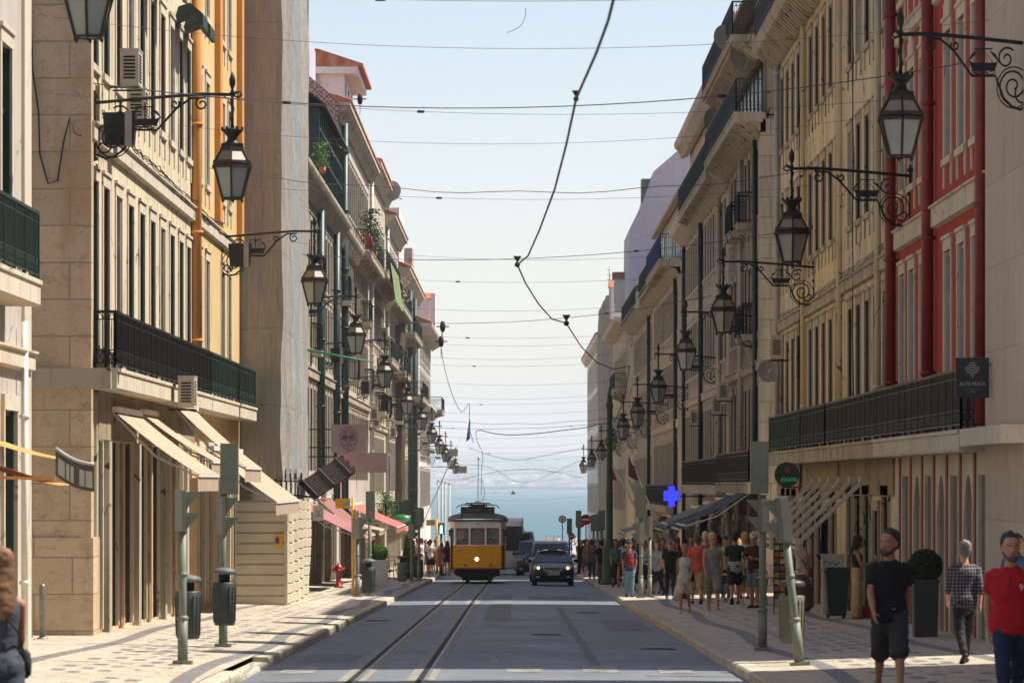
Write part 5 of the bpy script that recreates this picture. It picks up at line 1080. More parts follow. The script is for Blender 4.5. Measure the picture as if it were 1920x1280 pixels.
# cafe tables and chairs near the walkers
def table(x, y, lb):
    r = thing('cafe_table', lb, 'table', (x, y, pvz(x, y)), group='cafe tables'); mb = MB(); mb.lathe([(.33, .72), (.34, .735), (.33, .75)], 20); mb.build('table_top', M['greyp'], r); mb = MB(); [mb.bar((.28*math.cos(a), .28*math.sin(a), 0), (.1*math.cos(a), .1*math.sin(a), .72), .025) for a in (0.5, 2.1, 3.7, 5.3)]; mb.build('leg_frame', M['steel'], r)
def chair(x, y, rz, lb):
    r = thing('cafe_chair', lb, 'chair', (x, y, pvz(x, y)), rz, group='cafe chairs'); mb = MB(); mb.box(-.2, .2, -.2, .2, .43, .46); mb.build('seat', M['steel'], r)
    for i in (-1, 1):
        for j in (-1, 1): mb = MB(); mb.bar((i*.22, j*.22, 0), (i*.18, j*.18, .43), .022); mb.build('leg', M['steel'], r)
    mb = MB(); mb.tube([(-.19, .19, .43), (-.19, .25, .85), (.19, .25, .85), (.19, .19, .43)], .013, 6); [mb.bar((-.19, .23, z), (.19, .23, z), .03, .012) for z in (.6, .72)]; mb.build('backrest', M['steel'], r)
table(6.1, 102, 'small round steel cafe table beside the maroon shirt man'); table(5.7, 112, 'second round cafe table further along'); chair(6.45, 101.5, 1.2, 'steel cafe chair right of the round table'); chair(5.9, 105, 4, 'steel cafe chair behind the round table'); chair(5.3, 113.5, 2, 'steel cafe chair by the further table')
# bicycle
r = thing('bicycle', 'parked bicycle leaning by the conical shrub', 'bicycle', (-5.0, 172.5, pvz(-5, 172)), R(70))
for q in (-.52, .52):
    mb = MB(); n = 24; mb.tube([(q+.33*math.cos(2*PI*k/n), 0, .35+.33*math.sin(2*PI*k/n)) for k in range(n+1)], .018, 6); mb.build('wheel', M['rubber'], r)
    mb2 = MB(); [mb2.bar((q, 0, .35), (q+.32*math.cos(k*PI/6), 0, .35+.32*math.sin(k*PI/6)), .006) for k in range(12)]; mb2.build('spokes', M['steel'], r.children[-1])
mb = MB()
for a, b in (((-.52, .35), (-.15, .33)), ((-.52, .35), (-.28, .8)), ((-.15, .33), (-.3, .9)), ((-.15, .33), (.35, .78)), ((-.28, .8), (.33, .84)), ((.52, .35), (.33, .92))): mb.tube([(a[0], 0, a[1]), (b[0], 0, b[1])], .017, 6)
mb.build('frame', simple('bike_frame', (190, 150, 90), .4), r); mb = MB(); mb.ball((-.32, 0, .93), (.12, .05, .03), 8, 5); mb.build('saddle', M['rubber'], r); mb = MB(); mb.tube([(.28, -.25, 1.0), (.33, 0, .95), (.28, .25, 1.0)], .014, 6); mb.build('handlebar', M['iron'], r)
# cloths and plants on far balconies
r = thing('green_awning_cloth', 'green cloth draped over a high sunlit balcony', 'cloth', (-6.25, 214, 12.9)); mb = MB(); mb.grid(lambda u, v: (.25*v+.04*math.sin(u*30), 15*u, -1.9*v), 30, 4); mb.build('cloth', simple('faded_green_cloth', (116, 136, 84), .85, 0, .12, 2), r, fix=False)
def pot_plant(x, y, z, s, lb, m='leafl'):
    s *= .72
    r = thing('potted_plant', lb, 'plant', (x, y, z), group='balcony plants'); mb = MB(); mb.lathe([(.12*s, 0), (.17*s, .3*s)], 10); mb.build('pot', M['tile'], r)
    mb = MB()
    for _ in range(600):
        a = random.uniform(0, 2*PI); q = abs(random.gauss(0, .26))*s; h = random.uniform(.25, 1.5)*s; p = Vector((q*math.cos(a), q*math.sin(a), h)); u = Vector((random.gauss(0, 1), random.gauss(0, 1), random.gauss(0, .6))).normalized()*.06*s; v = Vector((random.gauss(0, 1), random.gauss(0, 1), random.gauss(0, 1))).normalized()*.04*s
        mb.add([p-u, p+v, p+u, p-v], [(0, 1, 2, 3)])
    for k in range(5): mb.tube([(0, 0, .2*s), (random.uniform(-.2, .2)*s, random.uniform(-.2, .2)*s, 1.1*s)], .012, 4)
    mb.build('foliage', M[m], r, fix=False)
pot_plant(-6.5, 144, 12.3, 1.0, 'leafy plant at the end of the glazed veranda'); pot_plant(-6.55, 193, 12.4, 1.7, 'dark bushy plant on the green roof balcony', 'leaf'); pot_plant(-6.5, 197, 12.3, 1.2, 'smaller plant beside the dark bushy one'); pot_plant(-6.5, 240, 11.8, 1.5, 'dry brown plant on the tall narrow block', 'awn'); pot_plant(-6.5, 214, .0, 1.3, 'trailing plant on the lowest green balcony'); pot_plant(-6.5, 218, 0, 1.1, 'small plant beside the trailing one')
r = thing('red_canister', 'red canister standing on the green roof balcony', 'canister', (-6.55, 190.8, 12.35)); mb = MB(); mb.lathe([(.16, 0), (.17, .5), (.1, .6), (.05, .7)], 10); mb.build('body', M['hyd'], r); mb = MB(); mb.box(-.05, .05, -.05, .05, .7, .76); mb.build('valve', M['iron'], r)
# poles of the square far beyond
for k, (px, y, top) in enumerate(((822, 420, 903), (829, 430, 903), (835, 440, 906), (843, 450, 908))):
    x = (px-VX)*y/FPX; zt = CAMZ+(HY-top)*y/FPX; r = thing('flag_mast', 'slim grey mast of the riverside square, %s of four' % ordn[k], 'mast', (x, y, gz(y)), group='masts of the square'); mb = MB(); mb.lathe([(.16, 0), (.16, .5), (.1, .6), (.09, zt-gz(y))], 8); mb.build('shaft', M['greyp'], r); mb = MB(); mb.ball((0, 0, zt-gz(y)+.1), .14, 8, 5); mb.build('finial', M['greyp'], r)
# ---------------------------------------------------------------- people
def ringtube(mb, pts, rad, n=14, ref=(1, 0, 0)):
    """smooth closed loft through pts with elliptical sections (rx along ref, ry across)"""
    P = [Vector(p) for p in pts]; rings = []; ref = Vector(ref)
    Q = [(P[0]-(P[1]-P[0]).normalized()*min(rad[0])*.6, (rad[0][0]*.45, rad[0][1]*.45))]+list(zip(P, rad))+[(P[-1]+(P[-1]-P[-2]).normalized()*min(rad[-1])*.6, (rad[-1][0]*.45, rad[-1][1]*.45))]
    for i, (p, (rx, ry)) in enumerate(Q):
        d = (Q[min(i+1, len(Q)-1)][0]-Q[max(i-1, 0)][0]).normalized()
        a = ref-d*ref.dot(d)
        if a.length < .1: a = Vector((0, 1, 0))-d*d.y
        a.normalize(); b = d.cross(a)
        rings.append([p+a*rx*math.cos(2*PI*k/n)+b*ry*math.sin(2*PI*k/n) for k in range(n)])
    vs = [v for g in rings for v in g]; fs = [(i*n+k, i*n+(k+1) % n, (i+1)*n+(k+1) % n, (i+1)*n+k) for i in range(len(rings)-1) for k in range(n)]
    fs += [tuple(range(n))[::-1], tuple(range(len(vs)-n, len(vs)))]
    mb.add(vs, fs, True)
def fuse(mb, voxel, smooth=4, wr=0, seed=0):
    me = bpy.data.meshes.new('body'); me.from_pydata(mb.v, [], mb.f); me.update()
    bm = bmesh.new(); bm.from_mesh(me); bmesh.ops.recalc_face_normals(bm, faces=bm.faces); bm.to_mesh(me); bm.free()
    o = bpy.data.objects.new('tmp', me); TMP.collection.objects.link(o)
    m = o.modifiers.new('r', 'REMESH'); m.mode = 'VOXEL'; m.voxel_size = voxel; m.use_smooth_shade = True
    s = o.modifiers.new('s', 'SMOOTH'); s.iterations = smooth; s.factor = .5
    dg = tmpdg(); out = bpy.data.meshes.new_from_object(o.evaluated_get(dg)); bpy.data.objects.remove(o)
    if wr:
        for v in out.vertices:
            c = v.co; f = noise.noise((c.x*9+seed, c.y*9, c.z*16+seed))+.6*noise.noise((c.x*22, c.y*22+seed, c.z*26)); v.co = c+v.normal*f*wr
    out.polygons.foreach_set('use_smooth', [True]*len(out.polygons)); return out
POSES = dict(
  walk=dict(legs=((24, 4, 0), (-16, 22, 25)), arms=((-18, 7, 12), (16, 7, 22))),
  walkb=dict(legs=((-14, 26, 25), (20, 3, 0)), arms=((14, 8, 25), (-16, 8, 10))),
  stand=dict(legs=((2, 2, 0), (-3, 2, 0)), arms=((2, 7, 10), (-2, 7, 12))),
  phone=dict(legs=((3, 3, 0), (-2, 1, 0)), arms=((14, 6, 88), (18, 6, 96)), nod=14),
  hold=dict(legs=((10, 6, 0), (-8, 10, 12)), arms=((-4, 6, 18), (10, 8, 85))),
  armup=dict(legs=((3, 3, 0), (-2, 3, 0)), arms=((150, 20, 60), (10, 6, 70))),
)
class Fig:
    def __init__(s, sex, pose, build=1.0):
        s.p = POSES[pose]; s.sex = sex; s.b = build; s.fem = sex == 'f'
        s.hw = .088 if s.fem else .085; s.sw = .155 if s.fem else .178
        s.leg = []; s.arm = []
        for i, (a, k, ft) in enumerate(s.p['legs']):
            sd = -1 if i == 0 else 1; h = Vector((sd*s.hw, 0, .90)); a1, a2 = R(a), R(a-k)
            kn = h+Vector((sd*.01, math.sin(a1), -math.cos(a1)))*.43; an = kn+Vector((0, math.sin(a2), -math.cos(a2)))*.41
            s.leg.append((h, kn, an, R(ft)))
        for i, (sa, ab, e) in enumerate(s.p['arms']):
            sd = -1 if i == 0 else 1; sh = Vector((sd*s.sw, 0, 1.405)); a, b_, c = R(sa), R(ab), R(sa+e)
            el = sh+Vector((sd*math.sin(b_), math.sin(a), -math.cos(a)*math.cos(b_)))*.29
            wd = Vector((-sd*.25*math.sin(R(e)), math.sin(c), -math.cos(c))).normalized(); wr = el+wd*.25
            s.arm.append((sh, el, wr, wd, sd))
        s.low = min(l[2].z-.075-math.sin(l[3])*.12*0 for l in s.leg)
        s.yaw = 0
    def torso(s, mb, g=0, z0=.84, z1=1.56):
        b = s.b
        T = [(.82, 0, .13, .10), (.88, 0, .165, .118), (.95, -.005, .17, .118), (1.03, 0, .15, .105), (1.12, .004, .142, .1), (1.22, .006, .158, .11), (1.32, .004, .17, .115), (1.39, -.002, .165, .1), (1.435, -.006, .12, .075), (1.47, -.004, .066, .06), (1.56, .008, .054, .058)]
        if s.fem: T = [(z, y, rx*(1.04 if z < 1 else .84 if z < 1.25 else .86), ry*(1.0 if z < 1 else .86 if z < 1.2 else 1.0)) for z, y, rx, ry in T]
        T = [t for t in T if z0 <= t[0] <= z1]
        ringtube(mb, [(0, y+(.018*(b-1)*6 if 1 < z < 1.25 else 0), z) for z, y, _, _ in T], [((rx+g)*b if z < 1.42 else rx+g, (ry+g)*b if z < 1.42 else ry+g) for z, y, rx, ry in T], 20)
    def turn(s, v, yaw, nod):
        c = Vector((0, 0, 1.52)); m = Matrix.Scale(1.09, 3) @ Matrix.Rotation(yaw, 3, 'Z') @ Matrix.Rotation(-nod, 3, 'X'); return c+m @ (Vector(v)-c)
    def head(s, mb, yaw=0, nod=0, g=0):
        H = [(1.525, .03, .03, .035), (1.545, .03, .046, .058), (1.575, .02, .06, .078), (1.61, .012, .068, .088), (1.65, .006, .074, .095), (1.69, 0, .075, .097), (1.725, -.004, .066, .086), (1.752, -.004, .045, .058)]
        k = .95 if s.fem else 1
        ringtube(mb, [s.turn((0, y, z), yaw, nod) for z, y, _, _ in H], [((a*1.12+g)*k, (b_*1.09+g)*k) for _, _, a, b_ in H], 20, tuple(Matrix.Rotation(yaw, 3, 'Z') @ Vector((1, 0, 0))))
    def body(s, voxel, yaw=0, nod=0, shoes=True):
        mb = MB(); s.torso(mb); s.head(mb, yaw, nod)
        T = lambda x, y, z: s.turn((x, y, z), yaw, nod)
        ringtube(mb, [T(0, .082, 1.66), T(0, .1, 1.63), T(0, .115, 1.607), T(0, .095, 1.6)], [(.009, .009), (.012, .011), (.017, .012), (.014, .008)], 8)   # nose
        ringtube(mb, [T(-.025, .092, 1.568), T(0, .102, 1.57), T(.025, .092, 1.568)], [(.006, .007), (.008, .009), (.006, .007)], 8, (0, 0, 1))  # lips
        ringtube(mb, [T(-.05, .083, 1.672), T(0, .096, 1.668), T(.05, .083, 1.672)], [(.008, .008)]*3, 6, (0, 0, 1))
        for q in (-1, 1): ringtube(mb, [T(q*.073, -.005, 1.61), T(q*.083, -.012, 1.635), T(q*.08, -.015, 1.66)], [(.008, .014), (.009, .02), (.007, .014)], 8)
        f = .92 if s.fem else 1
        for h, kn, an, ft in s.leg:
            d = (kn-h); e = (an-kn)
            ringtube(mb, [h+Vector((0, 0, .04)), h+d*.15, h+d*.5, h+d*.85, kn, kn+e*.12, kn+e*.32, kn+e*.6, kn+e*.85, an], [(.088*s.b, .095), (.09*s.b, .095), (.076, .08), (.058, .06), (.055, .057), (.05, .055), (.052, .06), (.042, .046), (.033, .037), (.034, .038)], 14)
            fw = Vector((0, math.cos(ft), -math.sin(ft))); up = Vector((0, math.sin(ft), math.cos(ft)))
            ringtube(mb, [an-fw*.055-up*.035, an-up*.04, an+fw*.07-up*.05, an+fw*.14-up*.058, an+fw*.175-up*.06], [(.03, .03), (.036, .036), (.04, .026), (.044, .018), (.036, .013)], 12)
            if not shoes:
                for t in range(5): x = (-.03+.015*t)*(1 if h.x > 0 else -1); ringtube(mb, [an+fw*.17-up*.062+Vector((x, 0, 0)), an+fw*(.2-.006*t)-up*.065+Vector((x, 0, 0))], [(.008, .008)]*2, 6)
        for sh, el, wr, wd, sd in s.arm:
            a, b_ = el-sh, wr-el
            ringtube(mb, [sh-Vector((sd*.04, 0, -.0)), sh+a*.08, sh+a*.35, sh+a*.7, el, el+b_*.2, el+b_*.6, wr-b_*.06, wr], [(.05, .05), (.055*f, .056*f), (.047*f, .05*f), (.04*f, .042*f), (.037*f, .039*f), (.041*f, .04*f), (.033*f, .034*f), (.025, .024), (.024, .026)], 12)
            side = Vector((-sd, 0, 0)); pn = side-wd*side.dot(wd); pn.normalize(); ac = wd.cross(pn); ac = ac*(1 if ac.y*sd*-1 > 0 else 1)
            if ac.y < 0 and abs(wd.z) > .5: ac = -ac
            c0 = wr+wd*.01
            ringtube(mb, [c0, c0+wd*.04, c0+wd*.085], [(.026, .017), (.04, .018), (.042, .015)], 12, tuple(ac))
            bend = 1.1 if s.p['arms'][0 if sd < 0 else 1][2] > 60 else .5
            for k, (off, L) in enumerate(((.031, .07), (.011, .08), (-.011, .074), (-.031, .057))):
                p0 = c0+wd*.08+ac*off; p = [p0]; dcur = wd.copy()
                for q, fr in enumerate((.42, .32, .26)):
                    an_ = bend*(.35+.3*q)+.06*k; dcur = (wd*math.cos(an_)+pn*math.sin(an_)).normalized(); p.append(p[-1]+dcur*L*fr)
                ringtube(mb, p, [(.0095, .0095), (.009, .009), (.0085, .0085), (.0065, .0065)], 7)
            t0 = c0+wd*.025+ac*.03; ringtube(mb, [t0, t0+(ac*.6+wd*.6+pn*.3)*.04, t0+(ac*.45+wd+pn*.5)*.05+ac*.008, t0+(ac*.35+wd+pn*.6)*.07+ac*.008], [(.013, .013), (.012, .012), (.0105, .0105), (.0085, .0085)], 7)
        return fuse(mb, voxel, 3)
    def shirt(s, kind, voxel):
        mb = MB(); g = .014
        if kind == 'tank':
            T_ = 1.44; s.torso(mb, g, .86, 1.40)
            for q in (-1, 1): ringtube(mb, [(q*.095, -.075, 1.36), (q*.1, -.03, 1.45), (q*.1, .03, 1.445), (q*.09, .085, 1.37)], [(.022, .016)]*4, 8)
        elif kind == 'crop': s.torso(mb, .01, 1.1, 1.40); [ringtube(mb, [(q*.09, -.06, 1.36), (q*.095, 0, 1.45), (q*.085, .07, 1.37)], [(.014, .012)]*3, 8) for q in (-1, 1)]
        else:
            s.torso(mb, g+.004, .86, 1.445)
            ringtube(mb, [(0, 0, .84), (0, 0, .92)], [(.18*s.b, .135*s.b), (.178*s.b, .13*s.b)], 20)
            fr = .62 if kind == 'tee' else 1.0
            for sh, el, wr, wd, sd in s.arm:
                a = el-sh; pts = [sh-Vector((sd*.05, 0, -.005)), sh+a*.1, sh+a*fr*.6, sh+a*fr]; rr = [(.062, .062), (.072, .072), (.066, .068), (.07, .07) if kind == 'tee' else (.055, .055)]
                if kind == 'long': pts.append(el+(wr-el)*.35); rr.append((.052, .052))
                ringtube(mb, pts, rr, 14)
        return fuse(mb, voxel, 2, .008, 3)
    def bottoms(s, kind, voxel):
        mb = MB()
        fr, r0, r1, top = dict(shorts=(.88, .108, .1, 1.0), longshorts=(1.05, .112, .105, 1.0), hot=(.42, .104, .108, 1.02), trousers=(2, .105, .062, 1.0), wide=(2, .108, .105, 1.08), jeans=(2, .1, .058, 1.0)).get(kind, (0, 0, 0, 1))
        if kind in ('skirt', 'longskirt', 'dress'):
            zb = {'skirt': .5, 'longskirt': .12, 'dress': .45}[kind]; w = {'skirt': .24, 'longskirt': .32, 'dress': .26}[kind]
            pts = [(0, 0, 1.04), (0, 0, .95), (0, 0, .85), (0, .0, (zb+.85)/2), (0, 0, zb)]; ringtube(mb, pts, [(.145, .105), (.172, .13), (.185, .14), (w*.88, w*.72), (w, w*.85)], 24)
            return fuse(mb, voxel, 2, .012, 8)
        b = s.b; ringtube(mb, [(0, 0, .80), (0, 0, .86), (0, -.005, .94), (0, 0, top)], [(.13*b, .105*b), (.178*b, .13*b), (.182*b, .13*b), (.158*b, .118*b)], 20)
        for h, kn, an, ft in s.leg:
            d = kn-h; e = an-kn
            if fr <= 1.0: ringtube(mb, [h+Vector((0, 0, .02)), h+d*.2, h+d*fr*.7, h+d*fr], [(r0*b, r0), (r0*b, r0), ((r0+r1)/2, (r0+r1)/2), (r1, r1)], 16)
            elif fr < 1.5: ringtube(mb, [h+Vector((0, 0, .02)), h+d*.3, h+d*.8, kn+e*.1], [(r0*b, r0), (r0, r0), (r1, r1), (r1, r1)], 16)
            else: ringtube(mb, [h+Vector((0, 0, .02)), h+d*.3, h+d*.8, kn+e*.05, kn+e*.5, kn+e*.93], [(r0, r0), (r0*.96, r0), ((r0+r1)/2, (r0+r1)/2+.004), ((r0+r1)/2, (r0+r1)/2), (r1, r1+.006), (r1, r1+.004)], 16)
        return fuse(mb, voxel, 2, .011, 5)
    def hair(s, kind, voxel, yaw, nod):
        mb = MB(); T = lambda x, y, z: s.turn((x, y, z), yaw, nod); ax = tuple(Matrix.Rotation(yaw, 3, 'Z') @ Vector((1, 0, 0)))
        if kind == 'cap':
            ringtube(mb, [T(0, -.005, 1.69), T(0, -.005, 1.72), T(0, -.008, 1.755), T(0, -.008, 1.775)], [(.1, .122), (.099, .12), (.08, .1), (.04, .05)], 18, ax); ringtube(mb, [T(0, .08, 1.695), T(0, .165, 1.685)], [(.07, .008), (.05, .006)], 12, ax)
            return fuse(mb, voxel, 2)
        ringtube(mb, [T(0, -.045, 1.60), T(0, -.04, 1.64), T(0, -.034, 1.69), T(0, -.022, 1.73), T(0, -.012, 1.765), T(0, -.01, 1.78)], [(.078, .07), (.094, .085), (.098, .108), (.093, .114), (.07, .09), (.034, .05)], 18, ax)
        if kind == 'bald': mb = MB(); ringtube(mb, [T(0, -.04, 1.60), T(0, -.036, 1.64), T(0, -.026, 1.70)], [(.08, .068), (.093, .08), (.094, .098)], 18, ax)
        if kind == 'long':
            ringtube(mb, [T(0, -.05, 1.7), T(0, -.075, 1.62), T(0, -.09, 1.52), T(0, -.11, 1.4), T(0, -.11, 1.3)], [(.08, .05), (.088, .05), (.09, .045), (.085, .035), (.05, .02)], 16, ax)
            for q in (-1, 1): ringtube(mb, [T(q*.06, .02, 1.72), T(q*.082, -.01, 1.64), T(q*.09, -.03, 1.52)], [(.02, .04), (.018, .045), (.02, .04)], 10, ax)
        if kind == 'bun': ringtube(mb, [T(0, -.1, 1.68), T(0, -.14, 1.7)], [(.04, .04)]*2, 12, ax)
        if kind == 'volume': ringtube(mb, [T(0, -.03, 1.58), T(0, -.03, 1.7), T(0, -.01, 1.79)], [(.11, .09), (.115, .11), (.06, .07)], 16, ax)
        return fuse(mb, voxel, 1, .008, 2)
SK = [(196, 140, 108), (176, 122, 92), (208, 156, 126), (150, 102, 76)]
PC = {}
def pm(name, c, var=.14, rough=.85): return simple('fabric_%d_%d_%d_%s' % (*c, name), c, rough, 0, var, 7, bump=.25)
def person(lb, x, y, h=1.72, face=180, sex='m', pose='walk', top=('tee', (60, 60, 60)), bot=('jeans', (60, 80, 110)), hair=('short', (50, 36, 26)), skin=0, shoe=(40, 36, 34), yaw=0, nod=None, build=1.0, topmat=None, extras=None, cat='person', dz=0, group=None):
    lod = .0085 if y < 70 else (.012 if y < 135 else .016)
    f = Fig(sex, pose, build); nod_ = R(POSES[pose].get('nod', 0) if nod is None else nod); yw = R(yaw)
    r = thing('person', lb, cat, (x, y, pvz(x, y)+dz-f.low*h/1.78), R(face), group); r.scale = (h/1.78,)*3
    K = (sex, pose, build, lod)
    def get(k, fn):
        if k not in PC: PC[k] = fn()
        return PC[k]
    def part(nm, key, fn, mat, parent=r):
        me = get(key, fn); o = link(nm, me, parent)
        if not me.materials: me.materials.append(None)
        o.material_slots[0].link = 'OBJECT'; o.material_slots[0].material = mat; return o
    barefoot = shoe is None
    t_ = SK[skin]; sm = MC.get('skin%d' % skin)
    if not sm:
        q = NT('skin_tone'); p = q.pos(True); n_ = q.noise(p, 14, 4); c = lin(t_); q.b.inputs['Subsurface Weight'].default_value = .08; q.b.inputs['Subsurface Radius'].default_value = (.02, .008, .004); sm = q.out(q.mix(q.ramp(n_, 0, 1), tuple(v*.88 for v in c), c), .55); MC['skin%d' % skin] = sm
    part('body', K+('body', yw, nod_, barefoot), lambda: f.body(lod, yw, nod_, not barefoot), sm)
    if top: part('top', K+('top', top[0]), lambda: f.shirt(top[0], lod*1.7), topmat or pm('top', top[1]))
    if bot: part({'jeans': 'jeans', 'skirt': 'skirt', 'longskirt': 'skirt', 'dress': 'skirt'}.get(bot[0], 'trousers' if bot[0] in ('trousers', 'wide') else 'shorts'), K+('bot', bot[0]), lambda: f.bottoms(bot[0], lod*1.7), pm('bot', bot[1], .2))
    if hair: part('cap' if hair[0] == 'cap' else 'hair', K+('hair', hair[0], yw, nod_), lambda: f.hair(hair[0], lod*.9, yw, nod_), pm('hair', hair[1], .3, .7))
    if shoe:
        for i, (h_, kn, an, ft) in enumerate(f.leg):
            def mk(an=an, ft=ft):
                mb = MB(); fw = Vector((0, math.cos(ft), -math.sin(ft))); up = Vector((0, math.sin(ft), math.cos(ft)))
                ringtube(mb, [an-fw*.06-up*.035, an-up*.035, an+fw*.07-up*.045, an+fw*.15-up*.055, an+fw*.195-up*.06], [(.036, .038), (.043, .045), (.047, .034), (.05, .024), (.038, .016)], 12); return mb.mesh('shoe', None)
            part('shoe', K+('shoe', i), mk, pm('shoe', shoe, .2, .6))
    if y < 130:
        T = lambda a, b_, c: f.turn((a, b_, c), yw, nod_)
        for q in (-1, 1):
            mb = MB(); c = T(q*.031, .084, 1.643); mb.ball(c, (.013, .009, .008), 8, 6); e = mb.build('eye', simple('eye_white', (210, 204, 198), .3, 0, .02), r); mb = MB(); mb.ball(T(q*.031, .0915, 1.643), .0055, 6, 4); mb.build('iris', simple('iris_brown', (40, 26, 18), .3), e)
            mb = MB(); mb.tube([T(q*.012, .097, 1.664), T(q*.03, .094, 1.669), T(q*.05, .082, 1.663)], .0045, 5); mb.build('eyebrow', pm('hair', hair[1] if hair and hair[0] != 'cap' else (50, 36, 26), .3, .7), r)
        mb = MB(); mb.tube([T(-.024, .1, 1.567), T(0, .1115, 1.567), T(.024, .1, 1.567)], .0035, 5); mb.build('mouth', simple('lip_tone', (140, 80, 70), .5), r)
    if extras: extras(r, f, yw, nod_)
    return r
def sunglasses(r, f, yw, nod):
    T = lambda a, b_, c: f.turn((a, b_, c), yw, nod); mb = MB()
    for q in (-1, 1): mb.ball(T(q*.033, .098, 1.643), (.026, .01, .018), 10, 6); mb.tube([T(q*.058, .088, 1.648), T(q*.08, .03, 1.648), T(q*.083, -.01, 1.645)], .004, 5)
    mb.tube([T(-.02, .106, 1.648), T(.02, .106, 1.648)], .004, 5); mb.build('sunglasses', simple('dark_lens', (18, 18, 20), .15), r)
def beard(r, f, yw, nod, c=(52, 38, 28)):
    mb = MB(); T = lambda a, b_, c_: f.turn((a, b_, c_), yw, nod)
    ringtube(mb, [T(-.07, .01, 1.605), T(-.062, .05, 1.56), T(-.03, .088, 1.54), T(0, .096, 1.535), T(.03, .088, 1.54), T(.062, .05, 1.56), T(.07, .01, 1.605)], [(.008, .02), (.012, .022), (.018, .02), (.022, .022), (.018, .02), (.012, .022), (.008, .02)], 8, (0, 0, 1))
    ringtube(mb, [T(-.03, .099, 1.578), T(0, .112, 1.582), T(.03, .099, 1.578)], [(.006, .005)]*3, 6, (0, 0, 1)); link('beard', fuse(mb, .006, 1, .003), r).data.materials.append(pm('hair', c, .3, .8))
def backpack(c, z=1.2):
    def g(r, f, yw, nod):
        mb = MB(); ringtube(mb, [(0, -.19, .98), (0, -.2, 1.05), (0, -.2, 1.25), (0, -.18, 1.38), (0, -.17, 1.42)], [(.12, .07), (.145, .09), (.145, .085), (.12, .07), (.06, .04)], 16); ringtube(mb, [(0, -.27, 1.03), (0, -.275, 1.17)], [(.1, .035), (.1, .035)], 12); o = link('backpack', fuse(mb, .012, 1, .003), r); o.data.materials.append(pm('pack', c, .25))
        mb = MB()
        for q in (-1, 1): mb.tube([(q*.09, -.12, 1.4), (q*.1, 0, 1.465), (q*.1, .1, 1.4), (q*.11, .12, 1.2), (q*.13, .02, 1.02)], .016, 6)
        mb.build('strap', pm('pack', tuple(int(v*.6) for v in c), .2), o)
    return g
def shoulderbag(c, sd=1, strap=True, size=1):
    def g(r, f, yw, nod):
        mb = MB(); x = sd*.2
        ringtube(mb, [(x, .05, .86), (x, .05, .94), (x, .05, 1.02)], [(.05*size, .1*size), (.055*size, .11*size), (.045*size, .1*size)], 12); o = mb.build('shoulder_bag', pm('bag', c, .2), r)
        if strap: mb = MB(); mb.tube([(x, .06, 1.02), (sd*.1, .13, 1.18), (-sd*.04, .13, 1.34), (-sd*.12, .02, 1.45), (-sd*.04, -.13, 1.34), (sd*.1, -.13, 1.18), (x, .04, 1.02)], .009, 5); mb.build('strap', pm('bag', (30, 28, 28), .2), o)
    return g
def both(*fs):
    def g(*a): [q(*a) for q in fs]
    return g
W, A_ = 180, 0   # facing the camera / facing away
def X_(px, y): return (px-VX)*y/FPX
# near figures on the shaded side
def blackman(r, f, yw, nod):
    beard(r, f, yw, nod, (58, 44, 34))
    mb = MB(); mb.box(-.05, -.01, .125, .135, .955, .965); mb.build('buckle', M['steel'], r)
person('man in black v-neck shirt and dark shorts striding towards the camera, head turned', X_(1668, 47), 47, 1.84, W, 'm', 'walk', ('tee', (16, 16, 18)), ('longshorts', (52, 50, 50)), ('short', (54, 42, 34)), 1, (60, 54, 50), yaw=-38, build=1.06, extras=blackman)
def redman(r, f, yw, nod):
    beard(r, f, yw, nod, (96, 86, 78))
    o = lettering('9', .09, 'whitep', r, (-.085, .158, 1.27), 90, 180, 'shirt_print'); 
    mb = MB(); mb.tube([(.02, .142, 1.37), (.02, .15, 1.3), (.03, .155, 1.26)], .013, 6); mb.ball((.02, .15, 1.32), (.02, .012, .03), 8, 5); mb.build('hung_sunglasses', simple('dark_lens', (18, 18, 20), .15), r)
person('man in red printed T-shirt and jeans walking towards the camera with a grey goatee', X_(1895, 41), 41, 1.76, W, 'm', 'walkb', ('tee', (190, 14, 26)), ('jeans', (34, 44, 66)), ('short', (44, 40, 38)), 0, (40, 36, 34), yaw=6, build=1.16, extras=redman)
r = thing('red_bag', 'crumpled red bag held low by the man in the red shirt', 'bag', (X_(1832, 41)+.01, 41.0, -.48)); mb = MB(); ringtube(mb, [(0, 0, .21), (0, 0, .17), (.01, 0, .08), (0, 0, 0)], [(.02, .02), (.045, .03), (.08, .04), (.03, .02)], 12); o = link('crumpled_cloth', fuse(mb, .01, 1, .012), r); o.data.materials.append(pm('bag', (190, 22, 46), .3)); mb = MB(); mb.tube([(0, 0, .2), (.02, 0, .28), (0, 0, .33)], .01, 5); mb.build('bag_handle', pm('bag', (190, 22, 46), .3), r)
t = NT('plaid_cloth'); p = t.pos(True); s_ = t.new('ShaderNodeSeparateXYZ'); t.link(p, s_.inputs[0])
gx = t.math('LESS_THAN', t.math('FRACT', t.math('MULTIPLY', s_.outputs[0], 22)), .22); gz_ = t.math('LESS_THAN', t.math('FRACT', t.math('MULTIPLY', s_.outputs[2], 20)), .22)
c = t.mix(t.math('MULTIPLY', t.math('ADD', gx, gz_), .5), lin((44, 46, 58)), lin((160, 150, 152))); M['plaid'] = t.out(c, .9)
person('grey haired man in plaid shirt seen from behind walking away', X_(1808, 57), 57, 1.64, A_+8, 'm', 'walkb', ('long', (60, 60, 70)), ('jeans', (30, 30, 34)), ('short', (120, 118, 116)), 2, (28, 26, 26), topmat=M['plaid'], build=1.08)
person('person in blue T-shirt mostly hidden behind the man in red', X_(1908, 61), 61, 1.66, W, 'm', 'hold', ('tee', (52, 84, 116)), ('jeans', (60, 60, 66)), ('short', (30, 26, 24)), 1)
